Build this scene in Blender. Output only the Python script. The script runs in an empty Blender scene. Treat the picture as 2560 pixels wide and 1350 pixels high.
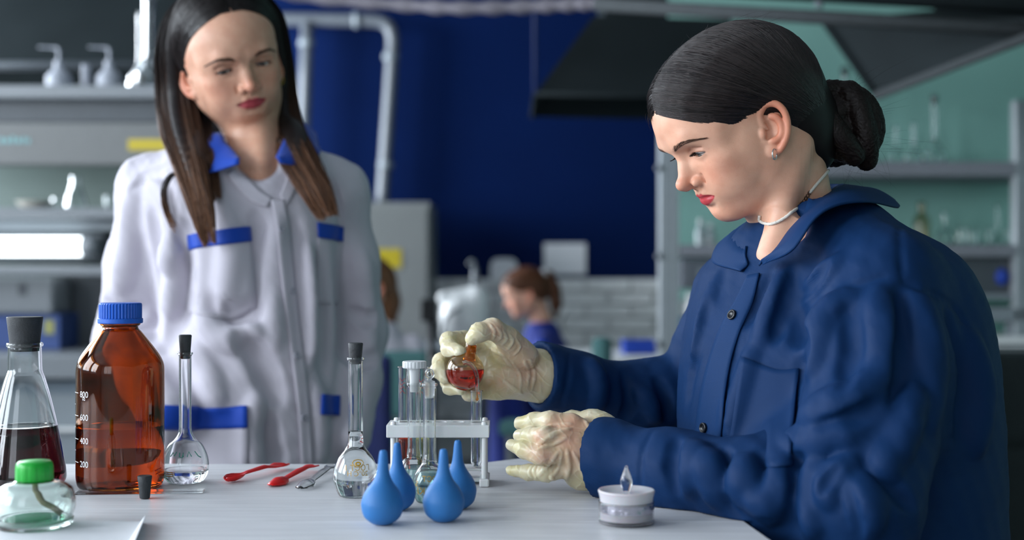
import bpy, bmesh, math, random
import numpy as np
from mathutils import Vector, Matrix

# ------------------------------------------------------------------ camera
SC = bpy.context.scene
COL = SC.collection
F = 3200.0                       # focal length in pixels of the 2560 wide frame
CZ = 1.05                        # height of the lens above the floor
HT = 0.263                       # lens above the table top
ZT = CZ - HT                     # table top height
cam_d = bpy.data.cameras.new('camera')
cam_d.sensor_width = 36.0
cam_d.lens = 36.0 * F / 2560.0
cam_d.clip_start = 0.05
cam_d.dof.use_dof = True
cam_d.dof.focus_distance = 1.53
cam_d.dof.aperture_fstop = 2.5
cam_d.dof.aperture_blades = 9
cam = bpy.data.objects.new('camera', cam_d)
COL.objects.link(cam)
cam.location = (0, 0, CZ)
cam.rotation_euler = (math.pi / 2, 0, 0)
SC.camera = cam

# ------------------------------------------------------------------ light
SC.view_settings.view_transform = 'Standard'
SC.view_settings.look = 'None'
SC.view_settings.gamma = 1.0
SC.view_settings.use_curve_mapping = False
SC.view_settings.exposure = 0.36
SC.cycles.use_denoising = True
SC.cycles.max_bounces = 14
SC.cycles.transmission_bounces = 14
SC.cycles.transparent_max_bounces = 16
SC.cycles.diffuse_bounces = 3
SC.cycles.glossy_bounces = 4
SC.cycles.sample_clamp_indirect = 4.0

world = bpy.data.worlds.new('overcast_daylight')
SC.world = world
world.use_nodes = True
wb = world.node_tree.nodes['Background']
wb.inputs['Color'].default_value = (0.62, 0.72, 0.88, 1)
wb.inputs['Strength'].default_value = 1.5


def area(name, loc, aim, sx, sy, power, col):
    l = bpy.data.lights.new(name, 'AREA')
    l.shape = 'RECTANGLE'
    l.size, l.size_y = sx, sy
    l.energy = power
    l.color = col
    o = bpy.data.objects.new(name, l)
    COL.objects.link(o)
    o.location = loc
    d = Vector(aim) - Vector(loc)
    o.rotation_euler = d.to_track_quat('-Z', 'Y').to_euler()
    return o


# area lamps: daylight through the left wall's windows, plus two added for brightness
LX = -3.3                        # inner face of the left wall
for wy, pw in ((-0.55, 80), (1.15, 62), (2.9, 58), (4.6, 84), (6.25, 235)):  # the last is added to brighten the far girl and the brickwork
    area('window_daylight', (LX - 0.02, wy, 1.95), (LX + 1.0, wy, 1.83), 1.3, 1.75, pw, (0.84, 0.92, 1.0))

area('window_daylight', (-1.7, -2.58, 1.95), (-1.6, -1.0, 1.75), 1.5, 1.75, 13, (0.90, 0.95, 1.0))  # added frontal fill for cheeks and back wall, set in an added window


# ------------------------------------------------------------------ helpers
def P(px, py, d):
    return np.array([(px - 1280.0) / F * d, d, CZ - (py - 675.0) / F * d])


def T(px, py, z=ZT):
    """the point of the table top (or of a level z) seen at a pixel"""
    d = (CZ - z) * F / (py - 675.0)
    return P(px, py, d)


def srgb(r, g, b):
    f = lambda c: (c / 255.0) / 12.92 if c / 255.0 <= 0.04045 else ((c / 255.0 + 0.055) / 1.055) ** 2.4
    return (f(r), f(g), f(b))


def tag(o, label=None, cat=None, group=None, kind=None):
    if label: o['label'] = label
    if cat: o['category'] = cat
    if group: o['group'] = group
    if kind: o['kind'] = kind
    return o


def empty(name, loc, label=None, cat=None, group=None, rotz=0):
    o = bpy.data.objects.new(name, None)
    o.empty_display_size = 0.03
    COL.objects.link(o)
    o.location = [float(c) for c in loc]
    o.rotation_euler = (0, 0, rotz)
    return tag(o, label, cat, group)


def link(name, me, m=None, parent=None, smooth=True):
    """mesh in world coordinates (or in the parent's own frame if it is an object placed beforehand)"""
    o = bpy.data.objects.new(name, me)
    COL.objects.link(o)
    if m is not None:
        me.materials.append(m)
    if smooth and len(me.polygons):
        me.polygons.foreach_set('use_smooth', np.ones(len(me.polygons), dtype=bool))
    if parent is not None:
        o.parent = parent
    return o


def wparent(o, parent):
    """parent a mesh built in world coordinates, keeping it in place"""
    o.parent = parent
    o.matrix_parent_inverse = world_m(parent).inverted()
    return o


def world_m(o):
    m = o.matrix_basis.copy()
    if o.parent is not None:
        m = world_m(o.parent) @ o.matrix_parent_inverse @ m
    return m


def mesh_np(name, v, f):
    """v (n,3) array, f list of quads/tris or (m,4)/(m,3) array"""
    me = bpy.data.meshes.new(name)
    if isinstance(f, np.ndarray):
        n = f.shape[1]
        me.vertices.add(len(v))
        me.vertices.foreach_set('co', np.asarray(v, dtype=np.float32).ravel())
        me.loops.add(f.size)
        me.loops.foreach_set('vertex_index', f.astype(np.int32).ravel())
        me.polygons.add(len(f))
        me.polygons.foreach_set('loop_start', np.arange(0, f.size, n, dtype=np.int32))
        me.polygons.foreach_set('loop_total', np.full(len(f), n, dtype=np.int32))
        me.update(calc_edges=True)
        me.validate()
    else:
        me.from_pydata([tuple(map(float, p)) for p in v], [], f)
        me.update()
    return me


def vcol(me, cols, name='Col'):
    a = me.color_attributes.new(name, 'FLOAT_COLOR', 'POINT')
    c = np.ones((len(me.vertices), 4), dtype=np.float32)
    c[:, :3] = cols
    a.data.foreach_set('color', c.ravel())


# ---- primitives -----------------------------------------------------------
def bm_mesh(name, bm):
    bmesh.ops.recalc_face_normals(bm, faces=bm.faces)
    me = bpy.data.meshes.new(name)
    bm.to_mesh(me)
    bm.free()
    return me


def box(bm, lo, hi, bev=0.0, rot=None, seg=2):
    lo, hi = np.minimum(lo, hi), np.maximum(lo, hi)
    c, s = (lo + hi) / 2, hi - lo
    m = Matrix.Translation(Vector([float(x) for x in c]))
    if rot is not None:
        m = m @ rot
    r = bmesh.ops.create_cube(bm, size=1.0, matrix=m @ Matrix.Diagonal((float(s[0]), float(s[1]), float(s[2]), 1)))
    if bev > 0:
        es = list({e for v in r['verts'] for e in v.link_edges})
        bmesh.ops.bevel(bm, geom=es, offset=bev, segments=seg, affect='EDGES', profile=0.5)
    return bm


def mbox(name, lo, hi, m, parent=None, bev=0.0, rot=None):
    bm = bmesh.new()
    box(bm, np.array(lo, float), np.array(hi, float), bev, rot)
    o = link(name, bm_mesh(name, bm), m, None, smooth=False)
    if parent is not None:
        wparent(o, parent)
    return o


def lathe_vf(prof, n=48, close=False):
    """revolve [(r,z),...]; r==0 ends become poles"""
    v, f, rings = [], [], []
    for r, z in prof:
        if r <= 1e-7:
            rings.append([len(v)])
            v.append((0, 0, z))
        else:
            rings.append(list(range(len(v), len(v) + n)))
            v += [(r * math.cos(2 * math.pi * i / n), r * math.sin(2 * math.pi * i / n), z) for i in range(n)]
    prs = list(zip(rings[:-1], rings[1:])) + ([(rings[-1], rings[0])] if close else [])
    for a, b in prs:
        for i in range(n):
            j = (i + 1) % n
            if len(a) == 1 and len(b) == 1: continue
            if len(a) == 1: f.append((a[0], b[j], b[i]))
            elif len(b) == 1: f.append((a[i], a[j], b[0]))
            else: f.append((a[i], a[j], b[j], b[i]))
    return v, f


def smooth_prof(pts, sub=6):
    """Catmull-Rom through (r,z) points; a point given twice keeps its corner"""
    out = []
    n = len(pts)
    for i in range(n - 1):
        p1, p2 = np.array(pts[i], float), np.array(pts[i + 1], float)
        if np.allclose(p1, p2): continue
        p0 = np.array(pts[i - 1], float) if i > 0 else p1
        p3 = np.array(pts[i + 2], float) if i + 2 < n else p2
        for k in range(sub):
            t = k / sub
            q = 0.5 * ((2 * p1) + (-p0 + p2) * t + (2 * p0 - 5 * p1 + 4 * p2 - p3) * t * t + (-p0 + 3 * p1 - 3 * p2 + p3) * t ** 3)
            out.append((max(q[0], 0.0), q[1]))
    out.append(tuple(pts[-1]))
    return out


def lathe(name, prof, m, parent=None, n=48, loc=None, close=False, rot=None):
    v, f = lathe_vf(prof, n, close)
    me = bpy.data.meshes.new(name)
    me.from_pydata(v, [], f)
    bm = bmesh.new(); bm.from_mesh(me)
    bmesh.ops.recalc_face_normals(bm, faces=bm.faces)
    bm.to_mesh(me); bm.free()
    me.update()
    o = link(name, me, m, parent)
    if loc is not None: o.location = [float(c) for c in loc]
    if rot is not None: o.rotation_euler = rot
    return o


def tube_vf(pts, rad, n=10, caps=True):
    pts = np.asarray(pts, float)
    rad = np.full(len(pts), rad) if np.isscalar(rad) else np.asarray(rad, float)
    tg = np.gradient(pts, axis=0)
    tg /= np.linalg.norm(tg, axis=1)[:, None] + 1e-12
    up = np.array([0, 0, 1.0]) if abs(tg[0][2]) < 0.9 else np.array([1.0, 0, 0])
    v, f = [], []
    nrm = np.cross(tg[0], up); nrm /= np.linalg.norm(nrm)
    for i, p in enumerate(pts):
        nrm = nrm - tg[i] * np.dot(nrm, tg[i]); nrm /= np.linalg.norm(nrm)
        bn = np.cross(tg[i], nrm)
        for k in range(n):
            a = 2 * math.pi * k / n
            v.append(p + rad[i] * (math.cos(a) * nrm + math.sin(a) * bn))
    for i in range(len(pts) - 1):
        for k in range(n):
            j = (k + 1) % n
            f.append((i * n + k, i * n + j, (i + 1) * n + j, (i + 1) * n + k))
    if caps:
        f.append(tuple(range(n))[::-1])
        f.append(tuple(range((len(pts) - 1) * n, len(pts) * n)))
    return v, f


def tube(name, pts, rad, m, parent=None, n=10, caps=True):
    v, f = tube_vf(pts, rad, n, caps)
    o = link(name, mesh_np(name, np.array(v), f), m, None)
    if parent is not None: wparent(o, parent)
    return o


def spline(pts, n=40):
    """Catmull-Rom through points (k,dim) -> n samples"""
    pts = np.asarray(pts, float)
    k = len(pts)
    ext = np.vstack([2 * pts[0] - pts[1], pts, 2 * pts[-1] - pts[-2]])
    t = np.linspace(0, k - 1 - 1e-9, n)
    i = t.astype(int); u = (t - i)[:, None]
    p0, p1, p2, p3 = ext[i], ext[i + 1], ext[i + 2], ext[i + 3]
    return 0.5 * ((2 * p1) + (-p0 + p2) * u + (2 * p0 - 5 * p1 + 4 * p2 - p3) * u ** 2 + (-p0 + 3 * p1 - 3 * p2 + p3) * u ** 3)


def strands(name, paths, rad, m, parent=None, cols=None):
    """many thin three-sided tapered tubes in one mesh: paths (s,n,3)"""
    paths = np.asarray(paths, float)
    s, n, _ = paths.shape
    tg = np.gradient(paths, axis=1)
    tg /= np.linalg.norm(tg, axis=2, keepdims=True) + 1e-12
    ref = np.array([0.31, 0.87, 0.38])
    a = np.cross(tg, ref); a /= np.linalg.norm(a, axis=2, keepdims=True) + 1e-12
    b = np.cross(tg, a)
    taper = np.sin(np.linspace(0.25, math.pi - 0.12, n)) ** 0.5
    rr = (np.asarray(rad).reshape(-1, 1) * np.ones((s, 1))) * taper[None, :]
    ring = []
    for k in range(3):
        an = 2 * math.pi * k / 3
        ring.append(paths + rr[..., None] * (math.cos(an) * a + math.sin(an) * b))
    v = np.stack(ring, axis=2).reshape(-1, 3)
    base = (np.arange(s)[:, None] * n + np.arange(n - 1)[None, :]) * 3
    fs = []
    for k in range(3):
        j = (k + 1) % 3
        fs.append(np.stack([base + k, base + j, base + 3 + j, base + 3 + k], axis=-1).reshape(-1, 4))
    f = np.concatenate(fs)
    me = mesh_np(name, v, f)
    if cols is not None:
        vcol(me, np.repeat(np.asarray(cols).reshape(s * n, 3), 3, axis=0))
    o = link(name, me, m, None)
    if parent is not None: wparent(o, parent)
    return o


# ---- signed distance sculpting --------------------------------------------
class SDF:
    def __init__(s, lo, hi, h):
        s.lo = np.array(lo, float); s.h = h
        n = np.ceil((np.array(hi) - s.lo) / h).astype(int) + 1
        s.ax = [(s.lo[i] + np.arange(n[i]) * h).astype(np.float32) for i in range(3)]
        s.D = np.full(n, 1.0, dtype=np.float32)

    def sl(s, lo, hi):
        i0 = np.maximum(np.floor((np.array(lo) - s.lo) / s.h).astype(int), 0)
        i1 = np.minimum(np.ceil((np.array(hi) - s.lo) / s.h).astype(int) + 1, s.D.shape)
        if np.any(i1 <= i0): return None
        return tuple(slice(a, b) for a, b in zip(i0, i1))

    def apply(s, lo, hi, fn, mode='add', k=0.005, M=None):
        q = s.sl(lo, hi)
        if q is None: return
        X, Y, Z = np.meshgrid(s.ax[0][q[0]], s.ax[1][q[1]], s.ax[2][q[2]], indexing='ij', sparse=True)
        if M is not None:
            Ri, t = M
            dx, dy, dz = X - np.float32(t[0]), Y - np.float32(t[1]), Z - np.float32(t[2])
            X, Y, Z = [np.float32(Ri[0, r]) * dx + np.float32(Ri[1, r]) * dy + np.float32(Ri[2, r]) * dz for r in range(3)]
        d = fn(X, Y, Z).astype(np.float32)
        a = s.D[q]
        if mode == 'disp':
            s.D[q] = a + d; return
        if mode == 'sub': d = -d
        if k > 0:
            h = np.maximum(k - np.abs(a - d), 0) / k
            c = h * h * np.float32(k * 0.25)
        else:
            c = 0
        s.D[q] = (np.minimum(a, d) - c) if mode == 'add' else (np.maximum(a, d) + c)

    def ell(s, c, r, M=None, R=None, mode='add', k=0.008):
        """ellipsoid at local c, radii r, local rotation R (cols = axes); M = (rotation, origin) of the frame"""
        c = np.array(c, float); r = np.array(r, float)
        A = np.eye(3) if R is None else np.array(R)
        if M is not None:
            W = M[0] @ A; cw = M[0] @ c + M[1]
        else:
            W = A; cw = c
        ext = np.sqrt(((W * r) ** 2).sum(1)) + k + 2.5 * s.h

        def fn(X, Y, Z):
            k0 = np.sqrt((X / r[0]) ** 2 + (Y / r[1]) ** 2 + (Z / r[2]) ** 2)
            k1 = np.sqrt((X / r[0] ** 2) ** 2 + (Y / r[1] ** 2) ** 2 + (Z / r[2] ** 2) ** 2) + 1e-9
            return k0 * (k0 - 1) / k1
        s.apply(cw - ext, cw + ext, fn, mode, k, (W, cw))

    def cone(s, a, b, ra, rb, M=None, mode='add', k=0.008, flat=None):
        """tapered capsule; flat=(dir, factor<1) squashes it along dir"""
        a = np.array(a, float); b = np.array(b, float)
        if M is not None:
            a = M[0] @ a + M[1]; b = M[0] @ b + M[1]
        rm = max(ra, rb)
        lo = np.minimum(a, b) - rm - k - 2.5 * s.h; hi = np.maximum(a, b) + rm + k + 2.5 * s.h
        ba = b - a; L2 = float(ba @ ba) + 1e-12
        if flat is not None:
            nd = np.array(flat[0], float)
            if M is not None: nd = M[0] @ nd
            nd /= np.linalg.norm(nd); fs = 1.0 / flat[1] - 1.0

        def fn(X, Y, Z):
            px, py, pz = X - a[0], Y - a[1], Z - a[2]
            t = np.clip((px * ba[0] + py * ba[1] + pz * ba[2]) / L2, 0, 1)
            qx, qy, qz = px - t * ba[0], py - t * ba[1], pz - t * ba[2]
            if flat is not None:
                w = (qx * nd[0] + qy * nd[1] + qz * nd[2]) * fs
                qx, qy, qz = qx + w * nd[0], qy + w * nd[1], qz + w * nd[2]
                return (np.sqrt(qx * qx + qy * qy + qz * qz) - (ra + (rb - ra) * t)) * flat[1] ** 0.5
            return np.sqrt(qx * qx + qy * qy + qz * qz) - (ra + (rb - ra) * t)
        s.apply(lo, hi, fn, mode, k)

    def chain(s, pts, rad, M=None, mode='add', k=0.008, flat=None):
        for i in range(len(pts) - 1):
            s.cone(pts[i], pts[i + 1], rad[i], rad[i + 1], M, mode, k, flat)

    def zloft(s, rows, mode='add', k=0.02, p=2.0):
        """rows of (z, cx, cy, a, b, yaw): stacked (super)ellipses"""
        rows = sorted(rows)
        A = np.array(rows, float)
        lo = [min(A[:, 1] - np.maximum(A[:, 3], A[:, 4])) - k - 3 * s.h, min(A[:, 2] - np.maximum(A[:, 3], A[:, 4])) - k - 3 * s.h, A[0, 0] - k - 3 * s.h]
        hi = [max(A[:, 1] + np.maximum(A[:, 3], A[:, 4])) + k + 3 * s.h, max(A[:, 2] + np.maximum(A[:, 3], A[:, 4])) + k + 3 * s.h, A[-1, 0] + k + 3 * s.h]
        zz = np.linspace(A[0, 0], A[-1, 0], 160)
        tt = np.interp(zz, A[:, 0], np.arange(len(A)))
        sp = spline(A[:, 1:], 400); st = np.linspace(0, len(A) - 1, 400)
        tab = np.stack([np.interp(tt, st, sp[:, i]) for i in range(5)], 1)

        def fn(X, Y, Z):
            zc = np.clip(Z, A[0, 0], A[-1, 0])
            g = lambda i: np.interp(zc, zz, tab[:, i]).astype(np.float32)
            cx, cy, a, b, yw = [g(i) for i in range(5)]
            co, si = np.cos(yw), np.sin(yw)
            dx, dy = X - cx, Y - cy
            u = (dx * co + dy * si) / a; w = (-dx * si + dy * co) / b
            k0 = (np.abs(u) ** p + np.abs(w) ** p) ** (1.0 / p) + 1e-6
            k1 = np.sqrt((u / a) ** 2 + (w / b) ** 2) + 1e-6
            d = (k0 - 1) * np.maximum(k0 / k1 if p == 2.0 else np.minimum(a, b), np.minimum(a, b) * 0.5)
            return np.maximum(d, np.maximum(A[0, 0] - Z, Z - A[-1, 0]))
        s.apply(lo, hi, fn, mode, k)

    def plane(s, p, n, mode='sub', k=0.0, lo=None, hi=None):
        """'sub' removes everything on the side the normal points to"""
        p = np.array(p, float); n = np.array(n, float); n /= np.linalg.norm(n)
        lo = s.lo if lo is None else lo
        hi = s.lo + s.h * np.array(s.D.shape) if hi is None else hi
        s.apply(lo, hi, lambda X, Y, Z: -((X - p[0]) * n[0] + (Y - p[1]) * n[1] + (Z - p[2]) * n[2]), mode, k)

    def sample(s, pts):
        q = (np.asarray(pts, float) - s.lo) / s.h
        i = np.clip(np.floor(q).astype(int), 0, np.array(s.D.shape) - 2)
        f = np.clip(q - i, 0, 1)
        r = 0
        for dx in (0, 1):
            for dy in (0, 1):
                for dz in (0, 1):
                    w = (f[..., 0] if dx else 1 - f[..., 0]) * (f[..., 1] if dy else 1 - f[..., 1]) * (f[..., 2] if dz else 1 - f[..., 2])
                    r = r + w * s.D[i[..., 0] + dx, i[..., 1] + dy, i[..., 2] + dz]
        return r

    def hit(s, px, py, d0=0.9, d1=2.4, n=1500):
        """first surface point along the line of sight of a pixel (None if it misses)"""
        ds = np.linspace(d0, d1, n)
        pts = np.stack([P(px, py, d) for d in ds])
        inside = np.all((pts > s.lo) & (pts < s.lo + s.h * (np.array(s.D.shape) - 1)), axis=1)
        v = np.where(inside, s.sample(pts), 1.0)
        w = np.nonzero(v < 0)[0]
        if not len(w): return None
        i = w[0]
        if i == 0: return pts[0]
        t = v[i - 1] / (v[i - 1] - v[i])
        return pts[i - 1] * (1 - t) + pts[i] * t

    def grad(s, p):
        e = s.h
        g = np.array([s.sample(np.array(p) + e * np.eye(3)[i]) - s.sample(np.array(p) - e * np.eye(3)[i]) for i in range(3)])
        return g / (np.linalg.norm(g) + 1e-9)

    def mesh(s, name):
        D = s.D
        S = D < 0
        n0, n1, n2 = D.shape
        cnt = np.zeros((n0 - 1, n1 - 1, n2 - 1), dtype=np.int8)
        for dx in (0, 1):
            for dy in (0, 1):
                for dz in (0, 1):
                    cnt += S[dx:n0 - 1 + dx, dy:n1 - 1 + dy, dz:n2 - 1 + dz]
        I, J, K = np.nonzero((cnt > 0) & (cnt < 8))
        idx = np.full(cnt.shape, -1, dtype=np.int32)
        idx[I, J, K] = np.arange(len(I))
        cor = [(dx, dy, dz) for dx in (0, 1) for dy in (0, 1) for dz in (0, 1)]
        val = np.stack([D[I + c[0], J + c[1], K + c[2]] for c in cor], 1)
        acc = np.zeros((len(I), 3), dtype=np.float64); num = np.zeros(len(I))
        for a in range(8):
            for b in range(a + 1, 8):
                ca, cb = np.array(cor[a]), np.array(cor[b])
                if np.abs(ca - cb).sum() != 1: continue
                va, vb = val[:, a], val[:, b]
                m = (va < 0) != (vb < 0)
                t = np.where(m, va / np.where(m, va - vb, 1), 0)
                acc += np.where(m[:, None], ca + t[:, None] * (cb - ca), 0)
                num += m
        v = s.lo + s.h * (np.stack([I, J, K], 1) + acc / num[:, None])
        fs = []
        for ax in range(3):
            A = [slice(None)] * 3; B = [slice(None)] * 3
            A[ax] = slice(0, -1); B[ax] = slice(1, None)
            sa, sb = S[tuple(A)], S[tuple(B)]
            e = np.stack(np.nonzero(sa != sb), 1)
            o1, o2 = [(1, 2), (2, 0), (0, 1)][ax]
            e = e[(e[:, o1] > 0) & (e[:, o2] > 0) & (e[:, o1] < D.shape[o1] - 1) & (e[:, o2] < D.shape[o2] - 1)]
            d1 = np.zeros(3, int); d2 = np.zeros(3, int); d1[o1] = 1; d2[o2] = 1
            g = lambda q: idx[q[:, 0], q[:, 1], q[:, 2]]
            q4 = np.stack([g(e - d1 - d2), g(e - d2), g(e), g(e - d1)], 1)
            fl = sa[e[:, 0], e[:, 1], e[:, 2]]
            q4[~fl] = q4[~fl][:, ::-1]
            fs.append(q4)
        f = np.concatenate(fs)
        f = f[(f >= 0).all(1)]
        return v, f


def vnormals(v, f):
    n = np.zeros_like(v)
    fn = np.cross(v[f[:, 2]] - v[f[:, 0]], v[f[:, 3]] - v[f[:, 1]])
    for i in range(4): np.add.at(n, f[:, i], fn)
    return n / (np.linalg.norm(n, axis=1)[:, None] + 1e-12)


def relax(v, f, it=2, lam=0.5):
    e = np.concatenate([f[:, [0, 1]], f[:, [1, 2]], f[:, [2, 3]], f[:, [3, 0]]])
    for _ in range(it):
        a = np.zeros_like(v); c = np.zeros(len(v))
        np.add.at(a, e[:, 0], v[e[:, 1]]); np.add.at(a, e[:, 1], v[e[:, 0]])
        np.add.at(c, e[:, 0], 1); np.add.at(c, e[:, 1], 1)
        v = v + lam * (a / c[:, None] - v)
    return v


_rng = np.random.RandomState(4)
_NW = _rng.normal(size=(10, 3)); _NP = _rng.uniform(0, 6.28, 10)


def wob(p, scale):
    """cheap smooth pseudo noise in [-1,1] of points (n,3)"""
    q = p / scale
    r = 0
    for i in range(10):
        r = r + np.sin(q @ _NW[i] * (1 + 0.15 * i) + _NP[i] + 0.8 * np.sin(q @ _NW[(i + 3) % 10] * 0.6 + i))
    return r / 4.0


# ------------------------------------------------------------------ materials
MATS = {}


def nt_new(name):
    m = bpy.data.materials.new(name)
    m.use_nodes = True
    nt = m.node_tree
    return m, nt, nt.nodes['Principled BSDF']


def setp(b, **kw):
    for k, v in kw.items():
        k = k.replace('_', ' ')
        if isinstance(v, tuple) and len(v) == 3 and b.inputs[k].type == 'RGBA': v = (*v, 1)
        b.inputs[k].default_value = v


def mat(name, col, rough=0.5, metal=0.0, var=0.06, scale=30.0, bump=0.0, bscale=200.0, stretch=None, **kw):
    """painted / plastic / cloth surface with gentle procedural tone variation and optional fine relief"""
    if name in MATS: return MATS[name]
    m, nt, b = nt_new(name)
    setp(b, Roughness=rough, Metallic=metal, **kw)
    tc = nt.nodes.new('ShaderNodeTexCoord')
    src = tc.outputs['Object']
    if stretch:
        mp = nt.nodes.new('ShaderNodeMapping'); mp.inputs['Scale'].default_value = stretch
        nt.links.new(src, mp.inputs['Vector']); src = mp.outputs['Vector']
    nz = nt.nodes.new('ShaderNodeTexNoise')
    nz.inputs['Scale'].default_value = scale; nz.inputs['Detail'].default_value = 4
    nt.links.new(src, nz.inputs['Vector'])
    rp = nt.nodes.new('ShaderNodeValToRGB')
    c0 = tuple(max(0, c * (1 - var)) for c in col); c1 = tuple(min(1, c * (1 + var)) for c in col)
    rp.color_ramp.elements[0].position = 0.3; rp.color_ramp.elements[1].position = 0.7
    rp.color_ramp.elements[0].color = (*c0, 1); rp.color_ramp.elements[1].color = (*c1, 1)
    nt.links.new(nz.outputs['Fac'], rp.inputs['Fac'])
    nt.links.new(rp.outputs['Color'], b.inputs['Base Color'])
    if bump > 0:
        n2 = nt.nodes.new('ShaderNodeTexNoise'); n2.inputs['Scale'].default_value = bscale
        nt.links.new(src, n2.inputs['Vector'])
        bp = nt.nodes.new('ShaderNodeBump'); bp.inputs['Strength'].default_value = bump; bp.inputs['Distance'].default_value = 0.002
        nt.links.new(n2.outputs['Fac'], bp.inputs['Height'])
        nt.links.new(bp.outputs['Normal'], b.inputs['Normal'])
    MATS[name] = m
    return m


def glass(name, col=(1, 1, 1), rough=0.0, ior=1.47, density=0.0, dcol=None):
    if name in MATS: return MATS[name]
    m, nt, b = nt_new(name)
    setp(b, Base_Color=col, Roughness=rough, IOR=ior, Transmission_Weight=1.0)
    if density > 0:
        ab = nt.nodes.new('ShaderNodeVolumeAbsorption')
        ab.inputs['Color'].default_value = (*(dcol or col), 1); ab.inputs['Density'].default_value = density
        nt.links.new(ab.outputs['Volume'], nt.nodes['Material Output'].inputs['Volume'])
    MATS[name] = m
    return m
# ------------------------------------------------------------------ the room
M_blue = mat('blue wall paint', srgb(0, 22, 66), 0.8, Specular_IOR_Level=0.08, var=0.05, scale=3, bump=0.15, bscale=120)
M_white = mat('white wall paint', srgb(205, 208, 206), 0.6, var=0.04, scale=4)
M_teal = mat('pale green wall paint', srgb(136, 182, 172), 0.6, var=0.05, scale=2.5)
M_floor = mat('grey floor', srgb(120, 120, 122), 0.4, var=0.12, scale=6)
M_ceil = mat('ceiling paint', srgb(150, 156, 160), 0.7, var=0.03)
M_grey = mat('grey enamel', srgb(128, 136, 142), 0.45, var=0.04, scale=12)
M_lgrey = mat('light grey laminate', srgb(116, 121, 126), 0.4, var=0.03, scale=12)
M_dgrey = mat('dark grey enamel', srgb(70, 76, 82), 0.5, var=0.06, scale=12)
M_cream = mat('off white enamel', srgb(126, 129, 128), 0.4, var=0.03, scale=8)
M_hood = mat('dark sheet steel', srgb(34, 40, 42), 0.75, 0.0, Specular_IOR_Level=0.05, var=0.08, scale=5)
M_rail = mat('dull grey rail', srgb(66, 70, 72), 0.75, var=0.06, Specular_IOR_Level=0.1)
M_shelf = mat('grey shelf board', srgb(126, 128, 136), 0.5, var=0.05, scale=10)
M_pipe = mat('grey painted pipe', srgb(96, 101, 108), 0.4, var=0.05, scale=10)
M_yellow = mat('yellow sticker', srgb(190, 168, 20), 0.5, var=0.03)
M_black = mat('black plastic', srgb(22, 23, 26), 0.45, var=0.1)
M_wplast = mat('white plastic', srgb(225, 226, 226), 0.35, var=0.02)
M_alu = mat('aluminium profile', srgb(168, 174, 178), 0.35, 0.3, var=0.05)
M_paper = mat('white paper', srgb(225, 226, 230), 0.7, var=0.02)
M_bluepl = mat('blue plastic', srgb(20, 60, 160), 0.4, var=0.05)
M_seat = mat('teal upholstery', srgb(70, 112, 112), 0.8, var=0.1, scale=60, bump=0.3, bscale=500)
M_tealprint = mat('teal print', srgb(120, 170, 172), 0.5, var=0.02)
M_rub = mat('dark grey rubber', srgb(50, 52, 55), 0.65, var=0.15, scale=90, bump=0.25, bscale=500)
M_tube = None
WY = 7.2


def struct(name, lo, hi, m, bev=0.0, parent=None):
    o = mbox(name, lo, hi, m, parent, bev)
    if parent is None: o['kind'] = 'structure'
    return o


struct('floor', (LX, -2.6, -0.1), (4.2, WY, 0), M_floor)
struct('ceiling', (LX, -2.6, 3.15), (4.2, WY, 3.25), M_ceil)
wall_back = struct('wall_back', (LX, WY, 0), (4.2, WY + 0.15, 3.15), M_blue)
struct('wall_right', (4.2, -2.6, 0), (4.35, WY, 3.15), M_teal)
# left wall with window openings; the fifth is added to light the far end
WZ0, WZ1 = 0.95, 2.85
WINS = [(-1.25, 0.15), (0.45, 1.85), (2.2, 3.6), (3.9, 5.3), (5.55, 6.95)]
bm = bmesh.new()
box(bm, np.array((LX - 0.2, -2.6, 0.)), np.array((LX, WY, WZ0)))
box(bm, np.array((LX - 0.2, -2.6, WZ1)), np.array((LX, WY, 3.15)))
ys = [-2.6] + [y for w in WINS for y in w] + [WY]
for i in range(0, len(ys), 2):
    box(bm, np.array((LX - 0.2, ys[i], WZ0)), np.array((LX, ys[i + 1], WZ1)))
tag(link('wall_left', bm_mesh('wall_left', bm), M_white, smooth=False), kind='structure')
M_pane = None
m_, nt_g, b_ = nt_new('window pane')
tr_ = nt_g.nodes.new('ShaderNodeBsdfTransparent'); gl_ = nt_g.nodes.new('ShaderNodeBsdfGlossy'); gl_.inputs['Roughness'].default_value = 0.02
fr_ = nt_g.nodes.new('ShaderNodeFresnel'); mx_ = nt_g.nodes.new('ShaderNodeMixShader')
nt_g.links.new(fr_.outputs[0], mx_.inputs[0]); nt_g.links.new(tr_.outputs[0], mx_.inputs[1]); nt_g.links.new(gl_.outputs[0], mx_.inputs[2])
nt_g.links.new(mx_.outputs[0], nt_g.nodes['Material Output'].inputs['Surface'])
M_pane = m_
for i, (a, b) in enumerate(WINS):
    bm = bmesh.new()
    x0, x1 = LX - 0.12, LX - 0.06
    for y in (a, (a + b) / 2 - 0.03, b - 0.06):
        box(bm, np.array((x0, y, WZ0)), np.array((x1, y + 0.06, WZ1)), 0.004)
    for z in (WZ0, WZ0 + 1.25, WZ1 - 0.06):
        box(bm, np.array((x0, a, z)), np.array((x1, b, z + 0.06)), 0.004)
    w = link('window_%d' % (i + 1), bm_mesh('window_frame', bm), M_wplast, smooth=False)
    w['kind'] = 'structure'
    mbox('pane', (LX - 0.092, a + 0.03, WZ0 + 0.03), (LX - 0.088, b - 0.03, WZ1 - 0.03), M_pane, w)
    mbox('window_sill', (LX - 0.06, a - 0.05, WZ0 - 0.04), (LX + 0.16, b + 0.05, WZ0), M_wplast, w, 0.006)

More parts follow.
